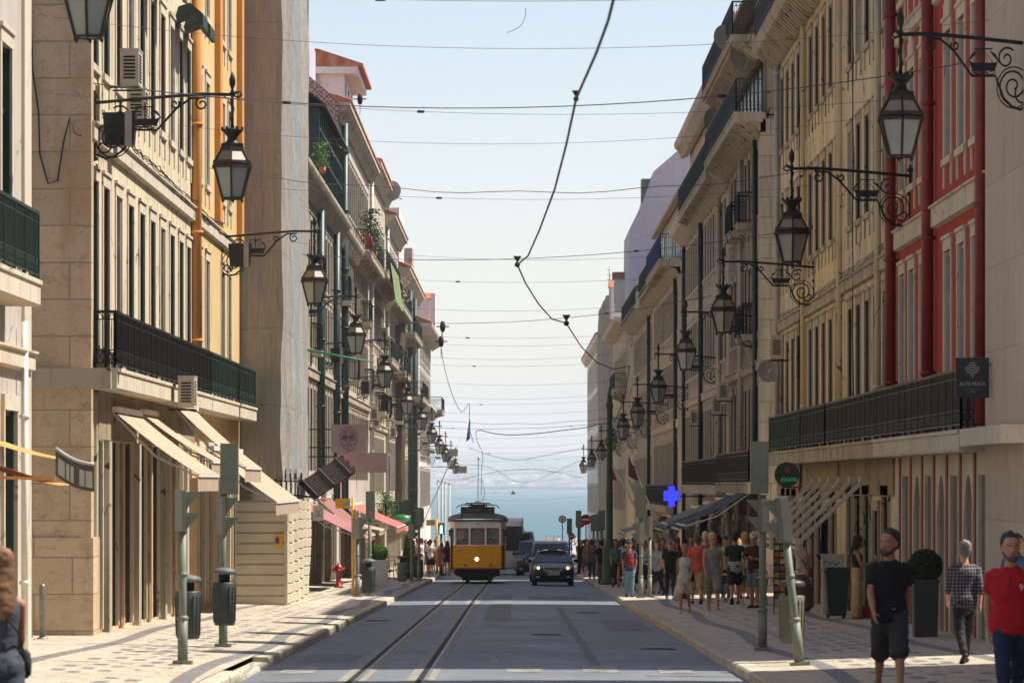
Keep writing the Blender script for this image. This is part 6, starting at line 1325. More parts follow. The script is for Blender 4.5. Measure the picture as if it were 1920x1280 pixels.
person('curly haired woman in black top and tan wide trousers looking at her phone', X_(1607, 87), 87, 1.66, -90, 'f', 'phone', ('crop', (24, 22, 24)), ('wide', (186, 158, 112)), ('long', (36, 24, 20)), 1, (130, 90, 70), extras=lambda r, f, a, b_: (lambda mb: (mb.box(-.04, .04, f.arm[1][2].y+.08, f.arm[1][2].y+.1, f.arm[1][2].z+.02, f.arm[1][2].z+.15), mb.build('held_phone', M['whitep'], r)))(MB()))
r = thing('red_bag', 'small red shopping bag on the ground beside the tan trousers', 'bag', (X_(1622, 87)+.05, 87.2, pvz(7, 87))); mb = MB(); mb.add([(-.09,-.05,0),(.09,-.05,0),(.09,.05,0),(-.09,.05,0),(-.11,-.06,.24),(.11,-.06,.24),(.1,.06,.27),(-.1,.06,.23)], [(0,3,2,1),(4,5,6,7),(0,1,5,4),(1,2,6,5),(2,3,7,6),(3,0,4,7)]); mb.build('sides', pm('bag', (170, 40, 34), .25), r); mb = MB(); mb.tube([(-.05, 0, .24), (-.03, 0, .34), (.03, 0, .34), (.05, 0, .24)], .006, 5); mb.build('handle', M['ink'], r)
person('woman in patterned long skirt with one arm raised to her hair', X_(1503, 97), 97, 1.64, A_-20, 'f', 'armup', ('tank', (196, 184, 170)), ('longskirt', (96, 66, 52)), ('volume', (40, 28, 24)), 1, (120, 90, 70), extras=shoulderbag((140, 50, 46), 1))
person('woman in sleeveless white blouse and cream shorts carrying a white bag', X_(1284, 100), 100, 1.6, W-6, 'f', 'walkb', ('tank', (196, 204, 200)), ('shorts', (206, 190, 170)), ('bun', (150, 110, 74)), 1, (190, 160, 140), yaw=20, extras=shoulderbag((40, 30, 30), -1), build=1.08)
r = thing('carrier_bag', 'white plastic carrier bag held beside the cream shorts', 'bag', (X_(1270, 100), 100, pvz(4, 100)+.28)); mb = MB(); ringtube(mb, [(0, 0, .36), (0, 0, .3), (0, 0, .18), (0, 0, .04)], [(.03, .02), (.06, .04), (.09, .05), (.1, .05)], 14); o = link('plastic_body', fuse(mb, .012, 1, .012), r); o.data.materials.append(pm('carrier', (206, 196, 184), .1, .5)); mb = MB(); mb.tube([(-.03, 0, .38), (0, 0, .5), (.03, 0, .38)], .008, 5); mb.build('handle', pm('carrier', (206, 196, 184), .1, .5), r)
person('man in grey tank top, grey shorts and sunglasses walking forward', X_(1337, 102), 102, 1.87, W, 'm', 'walk', ('tank', (128, 134, 134)), ('longshorts', (134, 128, 116)), ('short', (190, 168, 130)), 0, (170, 130, 100), yaw=25, extras=sunglasses)
person('broad man in coral T-shirt seen from behind', X_(1306, 111), 111, 1.86, A_, 'm', 'walk', ('tee', (216, 92, 76)), ('longshorts', (176, 146, 104)), ('short', (108, 96, 84)), 2, (50, 46, 44), build=1.1)
def stripe(r, f, a, b_): 
    mb = MB(); ringtube(mb, [(0, 0, .85), (0, 0, .94), (0, 0, 1.06)], [(.196, .152), (.186, .14), (.172, .13)], 20); mb.build('grey_shirt_panel', pm('panel', (152, 156, 154), .1), r)
person('young man in dark green and grey T-shirt walking away', X_(1378, 109), 109, 1.87, A_, 'm', 'walkb', ('tee', (22, 50, 46)), ('shorts', (26, 26, 28)), ('short', (44, 32, 26)), 1, (24, 24, 26), extras=stripe)
person('man in maroon T-shirt and denim shorts looking down at his hands', X_(1414, 103), 103, 1.8, W-30, 'm', 'phone', ('tee', (66, 22, 28)), ('shorts', (98, 118, 134)), ('cap', (196, 186, 170)), 0, (30, 28, 28), yaw=10)
for a in [
 ('blond man in white T-shirt with dark strap standing behind the signal post', 1396, 118, 1.8, A_, 'm', 'stand', ('tee', (196, 196, 190)), ('shorts', (60, 58, 54)), ('short', (196, 160, 90)), 0),
 ('fair woman glimpsed between coral shirt and grey tank top', 1323, 117, 1.84, W, 'f', 'stand', ('tank', (120, 90, 80)), ('skirt', (60, 60, 60)), ('bun', (206, 180, 130)), 2),
 ('person in pale blue shirt and navy cap behind the green shirt', 1361, 121, 1.72, A_, 'm', 'stand', ('tee', (160, 176, 186)), ('jeans', (60, 70, 90)), ('cap', (48, 60, 92)), 1),
 ('man in black polo shirt, grey cap and sunglasses walking forward', 1257, 121, 1.72, W, 'm', 'walk', ('tee', (20, 22, 26)), ('jeans', (30, 34, 44)), ('cap', (110, 120, 128)), 0),
 ('woman in grey T-shirt and black leggings seen from the side', 1231, 129, 1.66, 150, 'f', 'walkb', ('tee', (134, 138, 146)), ('jeans', (20, 20, 22)), ('long', (60, 44, 34)), 1),
 ('man with dark cap, red backpack and pale jeans seen from behind', 1180, 127, 1.66, A_, 'm', 'stand', ('tee', (40, 56, 92)), ('jeans', (96, 124, 144)), ('cap', (34, 46, 60)), 1),
 ('man in khaki T-shirt and blue shorts with a shoulder strap', 1156, 158, 1.68, W, 'm', 'walk', ('tee', (122, 118, 100)), ('shorts', (66, 88, 140)), ('short', (176, 140, 96)), 0),
 ('man in black T-shirt and grey trousers standing by the green mast', 1128, 163, 1.66, A_, 'm', 'stand', ('tee', (18, 18, 20)), ('trousers', (98, 96, 98)), ('short', (34, 28, 26)), 1),
 ('dark dressed person squeezed between mast and grey trousers', 1139, 168, 1.62, A_, 'm', 'walk', ('tee', (34, 30, 32)), ('jeans', (30, 30, 34)), ('short', (60, 44, 34)), 1),
 ('woman in dark dress behind the red backpack', 1193, 140, 1.7, W, 'f', 'walk', ('tee', (50, 44, 60)), ('dress', (60, 56, 62)), ('long', (30, 24, 22)), 1),
 ('person in white top and striped skirt between the twin signal posts', 1208, 145, 1.66, W, 'f', 'walkb', ('tee', (206, 206, 202)), ('skirt', (44, 44, 46)), ('short', (60, 44, 36)), 0),
 ('fair haired person in pink top behind the grey T-shirt', 1217, 150, 1.66, W, 'f', 'stand', ('tank', (190, 160, 150)), ('shorts', (70, 66, 66)), ('long', (150, 110, 80)), 2),
 ('man in dark sunglasses beyond the grey T-shirt woman', 1243, 138, 1.74, W, 'm', 'walk', ('tee', (60, 50, 46)), ('shorts', (110, 96, 84)), ('short', (30, 26, 24)), 1),
 ('woman in brown top beside the black polo shirt', 1270, 140, 1.62, W, 'f', 'walk', ('tank', (90, 66, 56)), ('shorts', (140, 120, 104)), ('long', (40, 30, 26)), 1),
 ('person with straw hat toned hair far behind the khaki T-shirt', 1147, 178, 1.7, W, 'm', 'stand', ('tee', (150, 130, 104)), ('shorts', (80, 80, 84)), ('cap', (198, 170, 120)), 0),
 ('person in grey shirt left of the green mast', 1110, 184, 1.7, A_, 'm', 'walk', ('tee', (112, 108, 108)), ('jeans', (60, 66, 84)), ('short', (60, 50, 44)), 1),
 ('person in brown shirt among the distant crowd', 1101, 196, 1.7, W, 'f', 'walkb', ('tee', (120, 90, 76)), ('shorts', (70, 60, 60)), ('long', (60, 44, 36)), 0),
 ('person in black shirt near the dark signal post', 1091, 215, 1.7, W, 'm', 'walk', ('tee', (30, 28, 30)), ('jeans', (50, 54, 70)), ('short', (40, 32, 28)), 1),
 ('person in dark blue shirt behind the black shirt', 1096, 228, 1.72, A_, 'm', 'walk', ('tee', (50, 60, 84)), ('shorts', (110, 100, 90)), ('short', (40, 32, 28)), 0),
 ('person in maroon shirt beyond the signal posts', 1117, 212, 1.7, W, 'm', 'walk', ('tee', (96, 50, 50)), ('jeans', (50, 54, 70)), ('short', (40, 32, 28)), 1),
 ('person in cream shirt beyond the maroon one', 1106, 236, 1.68, W, 'f', 'walk', ('tee', (190, 180, 160)), ('jeans', (50, 54, 70)), ('long', (90, 60, 40)), 1),
 ('person in olive shirt at the shop awnings', 1168, 176, 1.7, W, 'm', 'stand', ('tee', (90, 90, 62)), ('shorts', (110, 104, 96)), ('short', (40, 32, 28)), 1),
 ('person in pale pink shirt beneath the awnings', 1189, 172, 1.68, W, 'f', 'walk', ('tee', (186, 140, 136)), ('shorts', (60, 60, 66)), ('long', (40, 32, 28)), 0),
 ('person in charcoal shirt by the coral cloth', 1172, 190, 1.7, A_, 'm', 'stand', ('tee', (50, 50, 54)), ('shorts', (120, 110, 96)), ('short', (90, 70, 50)), 1),
 ('person in mustard shirt deep in the crowd', 1153, 204, 1.7, W, 'f', 'walk', ('tee', (150, 116, 52)), ('jeans', (60, 66, 84)), ('long', (60, 44, 36)), 1),
 ('person in teal shirt deep in the crowd', 1131, 222, 1.72, W, 'm', 'walkb', ('tee', (50, 96, 100)), ('shorts', (90, 84, 76)), ('short', (60, 44, 36)), 1),
 ('small child in yellow shirt near the mast foot', 1163, 181, 1.1, W, 'm', 'stand', ('tee', (200, 170, 70)), ('shorts', (60, 70, 90)), ('short', (80, 60, 40)), 2),
 ('man in light grey shirt by the shop racks', 1296, 146, 1.72, W, 'm', 'stand', ('tee', (130, 128, 124)), ('jeans', (70, 70, 76)), ('short', (60, 50, 40)), 0),
 ('woman in dark red top by the shop racks', 1283, 152, 1.64, A_, 'f', 'stand', ('tee', (92, 34, 40)), ('jeans', (50, 54, 70)), ('long', (40, 32, 28)), 1),
]:
    lb, px, y, h, fc, sx, ps, tp, bt, hr, sk = a
    ex = None
    if 'red backpack and' in lb: ex = backpack((120, 28, 36))
    if 'dark strap' in lb: ex = shoulderbag((40, 38, 40), 1)
    if 'shoulder strap' in lb: ex = shoulderbag((30, 30, 34), -1)
    if 'sunglasses' in lb and y < 130: ex = sunglasses
    person(lb, X_(px, y), y, h, fc, sx, ps, tp, bt, hr, sk, extras=ex)
TC = [((176, 170, 160), 'pale'), ((60, 62, 70), 'slate'), ((120, 40, 44), 'brick red'), ((60, 84, 120), 'denim blue'), ((196, 190, 180), 'white'), ((34, 34, 36), 'black'), ((120, 110, 84), 'khaki'), ((90, 120, 96), 'sage'), ((190, 120, 110), 'salmon'), ((80, 60, 90), 'plum')]
HC = [((44, 34, 28), 'dark haired'), ((140, 104, 66), 'fair haired'), ((84, 58, 40), 'brown haired')]
rg = random.Random(11); kk = 0
SPOT = [(1, 150, 5.6), (1, 156, 4.9), (1, 160, 6.1), (1, 165, 5.3), (1, 170, 4.3), (1, 174, 5.9), (1, 180, 5.0), (1, 186, 4.2), (1, 190, 5.6), (1, 195, 4.8), (1, 200, 3.9), (1, 206, 5.2), (1, 214, 4.5), (1, 222, 5.0), (1, 230, 4.1), (1, 240, 4.7), (1, 250, 3.8), (1, 262, 4.4), (-1, 214, 4.9), (-1, 232, 4.3), (-1, 240, 5.2), (-1, 250, 4.0), (-1, 186, 6.2), (1, 133, 4.4), (1, 139, 3.7), (1, 143, 5.2), (1, 147, 4.2), (1, 153, 3.6), (1, 158, 5.4), (1, 163, 4.6), (1, 168, 3.9), (1, 177, 4.9), (1, 183, 3.7), (1, 193, 4.3), (1, 203, 4.6), (1, 211, 3.8), (-1, 212, 4.3), (-1, 222, 5.3), (1, 126, 6.6), (1, 131, 5.8), (1, 136, 6.5)]
WHERE = {1: ['beside the first dark awning', 'under the dark awning', 'by the shop doors', 'behind the khaki T-shirt', 'left of the green mast foot', 'under the grey awning', 'beyond the green mast', 'near the kerb past the mast', 'under the brown awning', 'past the flags']}
for sd_, y, ax_ in SPOT:
    c, cn = TC[kk % 10]; h_, hn = HC[(kk*2+kk//3) % 3]; f_ = kk % 2
    lb = '%s %s in %s top, %s metres down the %s pavement' % (hn, 'woman' if f_ else 'man', cn, 'hundred and '+['twenty', 'thirty', 'forty', 'fifty', 'sixty', 'seventy', 'eighty', 'ninety', 'ninety', 'ninety'][min(9, max(0, int((y-120)/10)))] if y < 200 else 'two hundred and %s' % ['five', 'ten', 'fifteen', 'twenty', 'thirty', 'forty', 'fifty', 'sixty'][kk % 8], 'shaded' if sd_ > 0 else 'sunlit')
    person(lb, sd_*ax_, y, 1.6+.14*rg.random(), W if rg.random() < .6 else A_, 'f' if f_ else 'm', ('walk', 'walkb', 'stand')[kk % 3], ('tank' if kk % 5 == 3 else 'tee', c), (('shorts', 'jeans', 'shorts', 'skirt')[kk % 4] if f_ else ('shorts', 'jeans')[kk % 2], TC[(kk*3+4) % 10][0]), ('long' if f_ else 'short', h_), kk % 3, extras=backpack((60, 50, 50)) if kk % 6 == 2 else (shoulderbag((50, 40, 36)) if kk % 6 == 4 else None)); kk += 1
r = thing('suitcase', 'black wheeled suitcase behind the white carrier bag', 'suitcase', (X_(1278, 118), 118, pvz(4.4, 118))); mb = MB(); mb.box(-.19, .19, -.12, .12, .05, .58); [mb.bar((q, .1, .58), (q, .1, .95), .015) for q in (-.1, .1)]; mb.bar((-.1, .1, .95), (.1, .1, .95), .02); mb.build('case', simple('suitcase_shell', (34, 32, 34), .5), r); mb = MB(); [mb.tube([(q-.02, 0, .03), (q+.02, 0, .03)], .03, 8) for q in (-.14, .14)]; mb.build('wheels', M['rubber'], r)
# sunlit side
person('girl in white top and pale shorts with a shoulder bag on the sunlit pavement', X_(714, 160), 160, 1.4, 120, 'f', 'walk', ('tank', (216, 208, 200)), ('shorts', (206, 196, 176)), ('bun', (90, 50, 30)), 2, (170, 140, 120), extras=shoulderbag((150, 150, 140), 1, size=.7))
person('man in white T-shirt and navy shorts with a dark cross bag, from behind', X_(807, 203), 203, 1.66, A_, 'm', 'stand', ('tee', (214, 210, 200)), ('shorts', (34, 38, 56)), ('short', (44, 34, 28)), 1, extras=shoulderbag((30, 30, 34), -1))
person('man in white T-shirt half hidden by the signal post on the sunlit side', X_(790, 206), 206, 1.7, 60, 'm', 'phone', ('tee', (214, 210, 204)), ('trousers', (180, 170, 150)), ('short', (60, 50, 44)), 1)
person('woman in rose shirt and shorts beside the black backpack', X_(828, 204), 204, 1.6, A_, 'f', 'walk', ('tee', (160, 110, 100)), ('shorts', (176, 120, 106)), ('long', (110, 70, 44)), 1)
person('long haired woman in black with a small backpack on the sunlit side', X_(839, 201), 201, 1.6, A_, 'f', 'stand', ('tee', (26, 26, 28)), ('hot', (30, 30, 32)), ('long', (60, 40, 28)), 0, extras=backpack((30, 34, 34)))
person('walker in red shirt beyond the signal posts on the sunlit side', X_(798, 222), 222, 1.68, W, 'm', 'walk', ('tee', (170, 60, 56)), ('shorts', (90, 84, 80)), ('short', (60, 50, 44)), 1)
person('walker in blue shirt near the lit green man', X_(817, 228), 228, 1.7, A_, 'f', 'walk', ('tee', (80, 110, 150)), ('shorts', (90, 84, 80)), ('short', (60, 50, 44)), 1)
person('long haired woman in grey strap top at the near left edge of the pavement', X_(0, 30), 30, 1.68, 25, 'f', 'walk', ('tank', (70, 72, 84)), ('jeans', (50, 54, 66)), ('long', (124, 88, 56)), 1, extras=shoulderbag((34, 32, 34), 1))
# people on the quay
for k, (px, c, lb) in enumerate(((994, (226, 120, 60), 'orange shirt'), (1025, (200, 150, 150), 'pink shirt'), (1039, (190, 160, 120), 'tan shirt'), (1047, (230, 220, 226), 'white shirt'), (1079, (230, 220, 226), 'pale shirt'))):
    y = 640; person('tiny figure in %s by the river quay' % lb, X_(px, y), y, 1.75, W if k % 2 else A_, 'm', 'stand', ('tee', c), ('shorts', (110, 110, 120)), ('short', (60, 50, 40)), 1)
for o in [q for q in COL.objects if q.name.startswith('person') and 'quay' in q.get('label', '')]: o.location.z = gz(640)+.0-0*o.location.z+.0
# ---------------------------------------------------------------- vehicles
def carpaint(name, c, rough=.25):
    if name in MC: return MC[name]
    t = NT(name); c = lin(c); p = t.pos(True); f = t.noise(p, 2.5, 5); g = t.noise(p, 60, 2)
    t.b.inputs['Coat Weight'].default_value = .3; t.b.inputs['Coat Roughness'].default_value = .08
    MC[name] = t.out(t.mix(t.ramp(f, 0, .12), c, lin((120, 112, 100))), t.ramp(f, rough, rough+.2), 0, .5); return MC[name]
M['cglass'] = simple('windscreen_glass', (30, 44, 48), .08, 0, .15, 1.5, spec=.8)
M['tyre'] = M['rubber']; M['chrome'] = simple('chrome', (190, 190, 190), .15, 1, .05)
lampon = emis('headlamp_lit', (255, 200, 140), 1.8); lampoff = simple('headlamp_lens', (200, 204, 204), .1)
def carbody(secs, name, m, parent, W_=1.0):
    """secs: list of (y, halfwidth_low, halfwidth_belt, z_low, z_belt, z_top, halfwidth_top) front to back"""
    mb = MB(); rings = []
    for y, wl, wb, zl, zb, zt, wt in secs:
        pr = [(wl*.92, zl), (wl, zl+.08), (wb, (zl+zb)/2), (wb, zb-.05), (wb-.03, zb), (max(wt, .02)+.02, max(zt-.05, zb+.001)), (max(wt-.08, .01), max(zt, zb+.002)), (wt*.4, max(zt, zb+.002)+.02)]
        rings.append([(x, y, z) for x, z in pr]+[(-x, y, z) for x, z in pr[::-1]])
    n = 16; vs = [v for g in rings for v in g]; fs = [(i*n+k, i*n+(k+1) % n, (i+1)*n+(k+1) % n, (i+1)*n+k) for i in range(len(rings)-1) for k in range(n)]
    fs += [tuple(range(n)), tuple(range(len(vs)-n, len(vs)))[::-1]]; mb.add(vs, fs, True); me = mb.mesh(name, m)
    o = link(name, me, parent); return o
def wheels(r, hw, y0, y1, rr=.31, w=.2):
    for y in (y0, y1):
        for q in (-1, 1):
            mb = MB(); x = q*(hw-w/2); mb.tube([(x-w/2, y, rr), (x-w/2+.03, y, rr), (x+w/2-.03, y, rr), (x+w/2, y, rr)], [rr*.92, rr, rr, rr*.92], 20); o = mb.build('wheel', M['tyre'], r)
            mb = MB(); mb.tube([(q*(hw-.02), y, rr), (q*(hw+.005), y, rr)], rr*.62, 14); mb.build('rim', M['steel'], o)
def car(lb, x, y, W_, H, L, col, kind='hatch', cat='car', roofcol=None, lit=True, taxi=False, name='parked_car', plate_='28-QH-94'):
    r = thing(name, lb, cat, (x, y, gz(y)+.03)); r.rotation_euler = (-SL, 0, 0); h = W_/2; p = carpaint('paint_%d_%d_%d' % col, col)
    if kind == 'hatch':
        zb = H*.64; S = [(0, h*.72, h*.74, .3, zb*.68, zb*.7, h*.6), (.08, h*.9, h*.92, .2, zb*.74, zb*.78, h*.7), (.35, h*.97, h, .18, zb*.86, zb*.9, h*.78), (.9, h*.98, h, .18, zb*.96, zb, h*.84), (1.15, h*.98, h, .18, zb, zb+.03, h*.84), (1.85, h*.98, h, .18, zb+.01, H*.97, h*.66), (2.4, h*.98, h, .18, zb+.02, H, h*.68), (3.6, h*.98, h, .18, zb+.03, H*.98, h*.66), (4.1, h*.96, h*.97, .22, zb+.02, H*.8, h*.6), (4.35, h*.85, h*.88, .3, zb*.9, zb+.03, h*.6)]
        ws = (1.18, 1.84)
    else:
        zb = H*.58; S = [(0, h*.75, h*.8, .32, zb*.8, zb*.82, h*.7), (.1, h*.93, h*.95, .24, zb*.88, zb*.9, h*.8), (.5, h*.98, h, .22, zb*.96, zb, h*.86), (.95, h*.98, h, .22, zb, zb+.04, h*.88), (1.5, h*.98, h, .22, zb+.02, H*.97, h*.78), (2.2, h*.98, h, .22, zb+.02, H, h*.8), (L-.4, h*.98, h, .22, zb+.02, H*.99, h*.8), (L, h*.92, h*.94, .28, zb, H*.95, h*.76)]
        ws = (.98, 1.47)
    carbody(S, 'body', p, r)
    # windscreen
    i0 = [s for s in S if s[5] >= H*.96][0]; i1 = S[S.index(i0)-1]
    mb = MB(); a = (i1[0]+.03, i1[5]+.02, i1[6]+.03); b_ = (i0[0]-.04, i0[5]-.06, i0[6]-.06); n = 8
    mb.grid(lambda u, v: ((2*u-1)*(a[2]*(1-v)+b_[2]*v), a[0]*(1-v)+b_[0]*v-.03*(1-(2*u-1)**2)-.02, a[1]*(1-v)+b_[1]*v+.015), n, 4)
    if kind != 'hatch' or True: mb.build('windscreen', M['cglass'], r, fix=False)
    for q in (-1, 1):
        mb = MB(); y0, y1 = i0[0]-.35, S[-2][0]-.15; mb.add([(q*(h-.012), y0, zb+.05), (q*(h-.012), y1, zb+.06), (q*(i0[6]+.05), y1-.1, H-.12), (q*(i0[6]+.05), i0[0]+.1, H-.12), (q*(h-.05), y0, zb+.05), (q*(h-.05), y1, zb+.06), (q*i0[6], y1-.1, H-.12), (q*i0[6], i0[0]+.1, H-.12)], [(0,1,2,3),(7,6,5,4),(0,4,5,1),(1,5,6,2),(2,6,7,3),(3,7,4,0)]); mb.build('side_window', M['cglass'], r)
        zl = zb*.8 if kind == 'hatch' else zb*.78; mb = MB(); mb.ball((q*h*.74, .1, zl), (h*.2, .09, .085), 12, 8); o = mb.build('headlight', lampoff, r); mb = MB(); mb.ball((q*h*.7, .02, zl), (.06, .04, .055), 10, 6); mb.build('lamp', lampon if lit else lampoff, o)
        mb = MB(); mb.ball((q*(h+.1), i1[0]+.25, zb+.1), (.11, .06, .08), 10, 6); mb.build('mirror', p, r)
        mb = MB(); mb.ball((q*h*.72, .02, .34), (.1, .04, .04), 8, 5); mb.build('fog_lamp', lampoff, r)
    zg = zb*.78 if kind == 'hatch' else zb*.72
    mb = MB(); mb.prism([(-h*.48, zg+.06), (h*.48, zg+.06), (h*.36, zg-.1), (-h*.36, zg-.1)], 1, -.03, .05); g = mb.build('grille', M['dark'], r); mb = MB()
    for a_, b2 in (((-h*.48, zg+.06), (h*.48, zg+.06)), ((h*.48, zg+.06), (h*.36, zg-.1)), ((h*.36, zg-.1), (-h*.36, zg-.1)), ((-h*.36, zg-.1), (-h*.48, zg+.06))): mb.bar((a_[0], -.035, a_[1]), (b2[0], -.035, b2[1]), .018)
    for k in range(9): mb.bar((-h*.34+k*h*.085, -.03, zg-.09), (-h*.34+k*h*.085, -.03, zg+.05), .008)
    mb.ball((0, -.01, zg+.1), (.05, .02, .045), 10, 6); mb.build('grille_trim', M['chrome'], g)
    mb = MB(); mb.box(-h*.62, h*.62, -.025, .06, .26, .4); mb.build('bumper_intake', M['dark'], r)
    mb = MB(); mb.box(-.26, .26, -.05, -.035, .42, .53); pl_ = mb.build('number_plate', M['whitep'], r); lettering(plate_, .11, 'ink', pl_, (0, -.055, .475), name='lettering'); mb = MB(); mb.box(-.26, -.215, -.053, -.0505, .42, .53); mb.build('blue_strip', simple('plate_blue', (40, 70, 170), .5), pl_)
    if roofcol:
        mb = MB(); rc = carpaint('roof_%d' % roofcol[0], roofcol); A = [s for s in S if s[5] >= H*.95]
        mb.grid(lambda u, v: ((2*u-1)*(i0[6]*.99), i0[0]+(3.7-i0[0])*v, H+.06-.05*(2*u-1)**4-.03*(2*v-1)**2), 8, 6); mb.build('roof_panel', rc, r, fix=False)
        for q in (-1, 1): mb = MB(); mb.tube([(q*(i1[6]+.05), i1[0], i1[5]+.02), (q*(i0[6]+.02), i0[0]-.02, i0[5]), (q*(i0[6]+.03), 3.6, H)], .04, 6); mb.build('roof_pillar', rc, r)
    if taxi:
        mb = MB(); mb.box(-.2, .2, 2.2, 2.36, H+.03, H+.17); o = mb.build('taxi_sign', simple('taxi_green', (70, 120, 70), .5, 0, .05), r); lettering('TAXI', .12, simple('taxi_letters', (190, 140, 100), .6), o, (0, 2.19, H+.1), name='lettering'); mb = MB(); mb.bar((-.6, 2.3, H+.03), (.6, 2.3, H+.03), .03); mb.build('roof_bar', M['iron'], r)
    wheels(r, h-.01, .78, L-.85); 
    mb = MB(); mb.box(-h*.8, h*.8, .3, L-.2, .15, .3); mb.build('underbody', M['dark'], r); return r
car('black taxi with turquoise roof and lit headlights heading up the street', X_(1037, 168), 168, 1.66, 1.36, 4.4, (10, 14, 22), 'hatch', 'taxi', (40, 160, 146), True, True, 'taxi', '36-XM-22')
car('silver grey van right behind the taxi', X_(1032, 184), 184, 1.78, 1.74, 4.9, (160, 164, 162), 'van', 'van', None, False, False, 'grey_van')
car('dark people carrier left of the silver van', X_(1001, 214), 214, 1.76, 1.74, 4.6, (26, 28, 28), 'van', 'car', None, False, False, 'dark_car')
car('small dark car with a lit headlamp behind the people carrier', X_(992, 246), 246, 1.7, 1.5, 4.2, (46, 52, 60), 'hatch', 'car', None, True, False, 'small_car')
car('blue car further down the lane', X_(988, 290), 290, 1.7, 1.5, 4.2, (52, 78, 120), 'hatch', 'car', None, False, False, 'blue_car')
car('white delivery van at the end of the street', X_(983, 410), 410, 2.1, 2.6, 5.2, (214, 214, 208), 'van', 'van', None, False, False, 'delivery_van')
car('blue car crossing by the river quay', X_(1062, 590), 590, 1.8, 1.5, 4.2, (50, 84, 130), 'hatch', 'car', None, False, False, 'quay_car')
car('dark car parked by the river quay', X_(1035, 596), 596, 1.8, 1.4, 4.2, (30, 44, 54), 'hatch', 'car', None, False, False, 'quay_car')
# cross street vehicles seen past the left corner are not built: they only show as a shop window reflection
# white coach behind the tram
r = thing('white_coach', 'white coach half hidden behind the tram', 'bus', (X_(943, 219), 219, gz(219)+.02)); wp = carpaint('coach_white', (226, 226, 224)); h = 1.1
carbody([(0, h*.9, h*.95, .35, 1.2, 2.7, h*.85), (.2, h, h, .3, 1.2, 2.85, h*.92), (1, h, h, .3, 1.2, 2.92, h*.94), (8.8, h, h, .3, 1.2, 2.92, h*.94), (9, h*.95, h*.95, .35, 1.2, 2.8, h*.9)], 'body', wp, r)
mb = MB(); mb.box(-h+.1, h-.1, -.03, .02, 1.25, 2.5); mb.build('windscreen', M['cglass'], r); mb = MB(); mb.box(h-.01, h+.006, .5, 8.5, 1.4, 2.4); mb.build('side_glazing', M['cglass'], r); wheels(r, h, 1.4, 7.2, .42, .25)
for q in (-1, 1): mb = MB(); mb.box(q*h-.1, q*h+.1+.15*q, -.35, -.25, 1.6, 2.1); mb.build('mirror', M['dark'], r); mb = MB(); mb.ball((q*.75, -.01, .75), (.15, .05, .1), 10, 6); mb.build('headlight', lampoff, r)
# --- the tram
TY = 176.0; TX = -1.55
r = thing('yellow_tram', 'yellow and white vintage tram with destination board coming up the track', 'tram', (TX, TY, gz(TY)+.03)); r.rotation_euler = (-SL, 0, 0); r.scale = (1.03,)*3
yel = simple('tram_yellow', (255, 176, 6), .35, 0, .08, 3); crm = simple('tram_cream', (246, 240, 226), .4, 0, .08, 3); trf = simple('tram_roof_paint', (112, 104, 90), .7, 0, .2, 3)
fw, bw, fd = .93, 1.12, .95     # front half width, body half width, platform depth
plan = [(fw, 0), (fw+.03, .1), (bw, fd), (bw, 8.4), (bw, 8.5)]
def shell(z0, z1, name, m, pl=None, inset=0, par=None):
    P = [(-.9+inset, -.035)]; pts = [(x-inset, y+(inset if i == 0 else 0)) for i, (x, y) in enumerate(pl or plan)]
    poly = [(0, -.06+inset)]+pts+[(-x, y) for x, y in pts[::-1]]; mb = MB(); mb.prism(poly, 2, z0, z1); return mb.build(name, m, par or r)
shell(.62, 1.52, 'lower_body', yel); shell(1.52, 1.56, 'belt_rail', crm, [(x+.015, y-.01) for x, y in plan])
shell(.55, .62, 'bumper_skirt', simple('tram_maroon', (84, 36, 34), .5), [(x+.01, y-.02) for x, y in plan])
shell(2.22, 2.52, 'upper_body', crm)
# posts and windows
def post(x0, x1, y0, y1, nm='window_post'): mb = MB(); mb.box(min(x0, x1), max(x0, x1), y0, y1, 1.56, 2.22); mb.build(nm, crm, r)
for x in (-fw, -.36, .28, fw-.07): post(x, x+.08, -.03, .05)
for q in (-1, 1):
    for y in (fd-.05, 1.9, 2.9, 3.9, 4.9, 5.9, 6.9, 7.6): post(q*bw, q*(bw-.06), y, y+.12)
wf = simple('tram_wood_frame', (140, 92, 58), .5, 0, .2)
for x0, x1 in ((-fw+.08, -.36), (-.28, .28), (.36, fw-.07)):
    mb = MB(); w_ = (x1-x0)/2; cx = (x0+x1)/2
    mb.box(x0, x0+.04, -.005, .03, 1.56, 2.2); mb.box(x1-.04, x1, -.005, .03, 1.56, 2.2); mb.box(x0, x1, -.005, .03, 1.56, 1.6)
    mb.prism([(x0, 2.22)]+[(x0+.04+(2*w_-.08)*k/8, 2.1+.09*math.sin(PI*k/8)) for k in range(9)]+[(x1, 2.22)], 1, -.005, .03); o = mb.build('front_window', wf, r)
    mb = MB(); mb.box(x0+.03, x1-.03, .012, .02, 1.58, 2.19); g_ = NT('tram_clear_glass')
    mm = MC.get('tram_glass')
    if not mm:
        q_ = NT('tram_glass'); q_.b.inputs['Transmission Weight'].default_value = .85; q_.b.inputs['IOR'].default_value = 1.1; mm = q_.out((.75, .8, .8), .03); MC['tram_glass'] = mm
    mb.build('pane', mm, o)
for q in (-1, 1):
    for k in range(6): mb = MB(); y = 2.03+k; mb.box(q*(bw-.04)-.01, q*(bw-.04)+.01, y, y+.86, 1.58, 2.2); mb.build('side_window', MC['tram_glass'], r)
    mb = MB(); mb.box(q*(bw-.06)-.02, q*(bw-.06)+.02, .3, fd-.05, .62, 2.2); mb.build('folding_door', simple('tram_door_dark', (70, 44, 30), .5), r)
shell(.8, .84, 'floor', wf, inset=.06)
mb = MB()
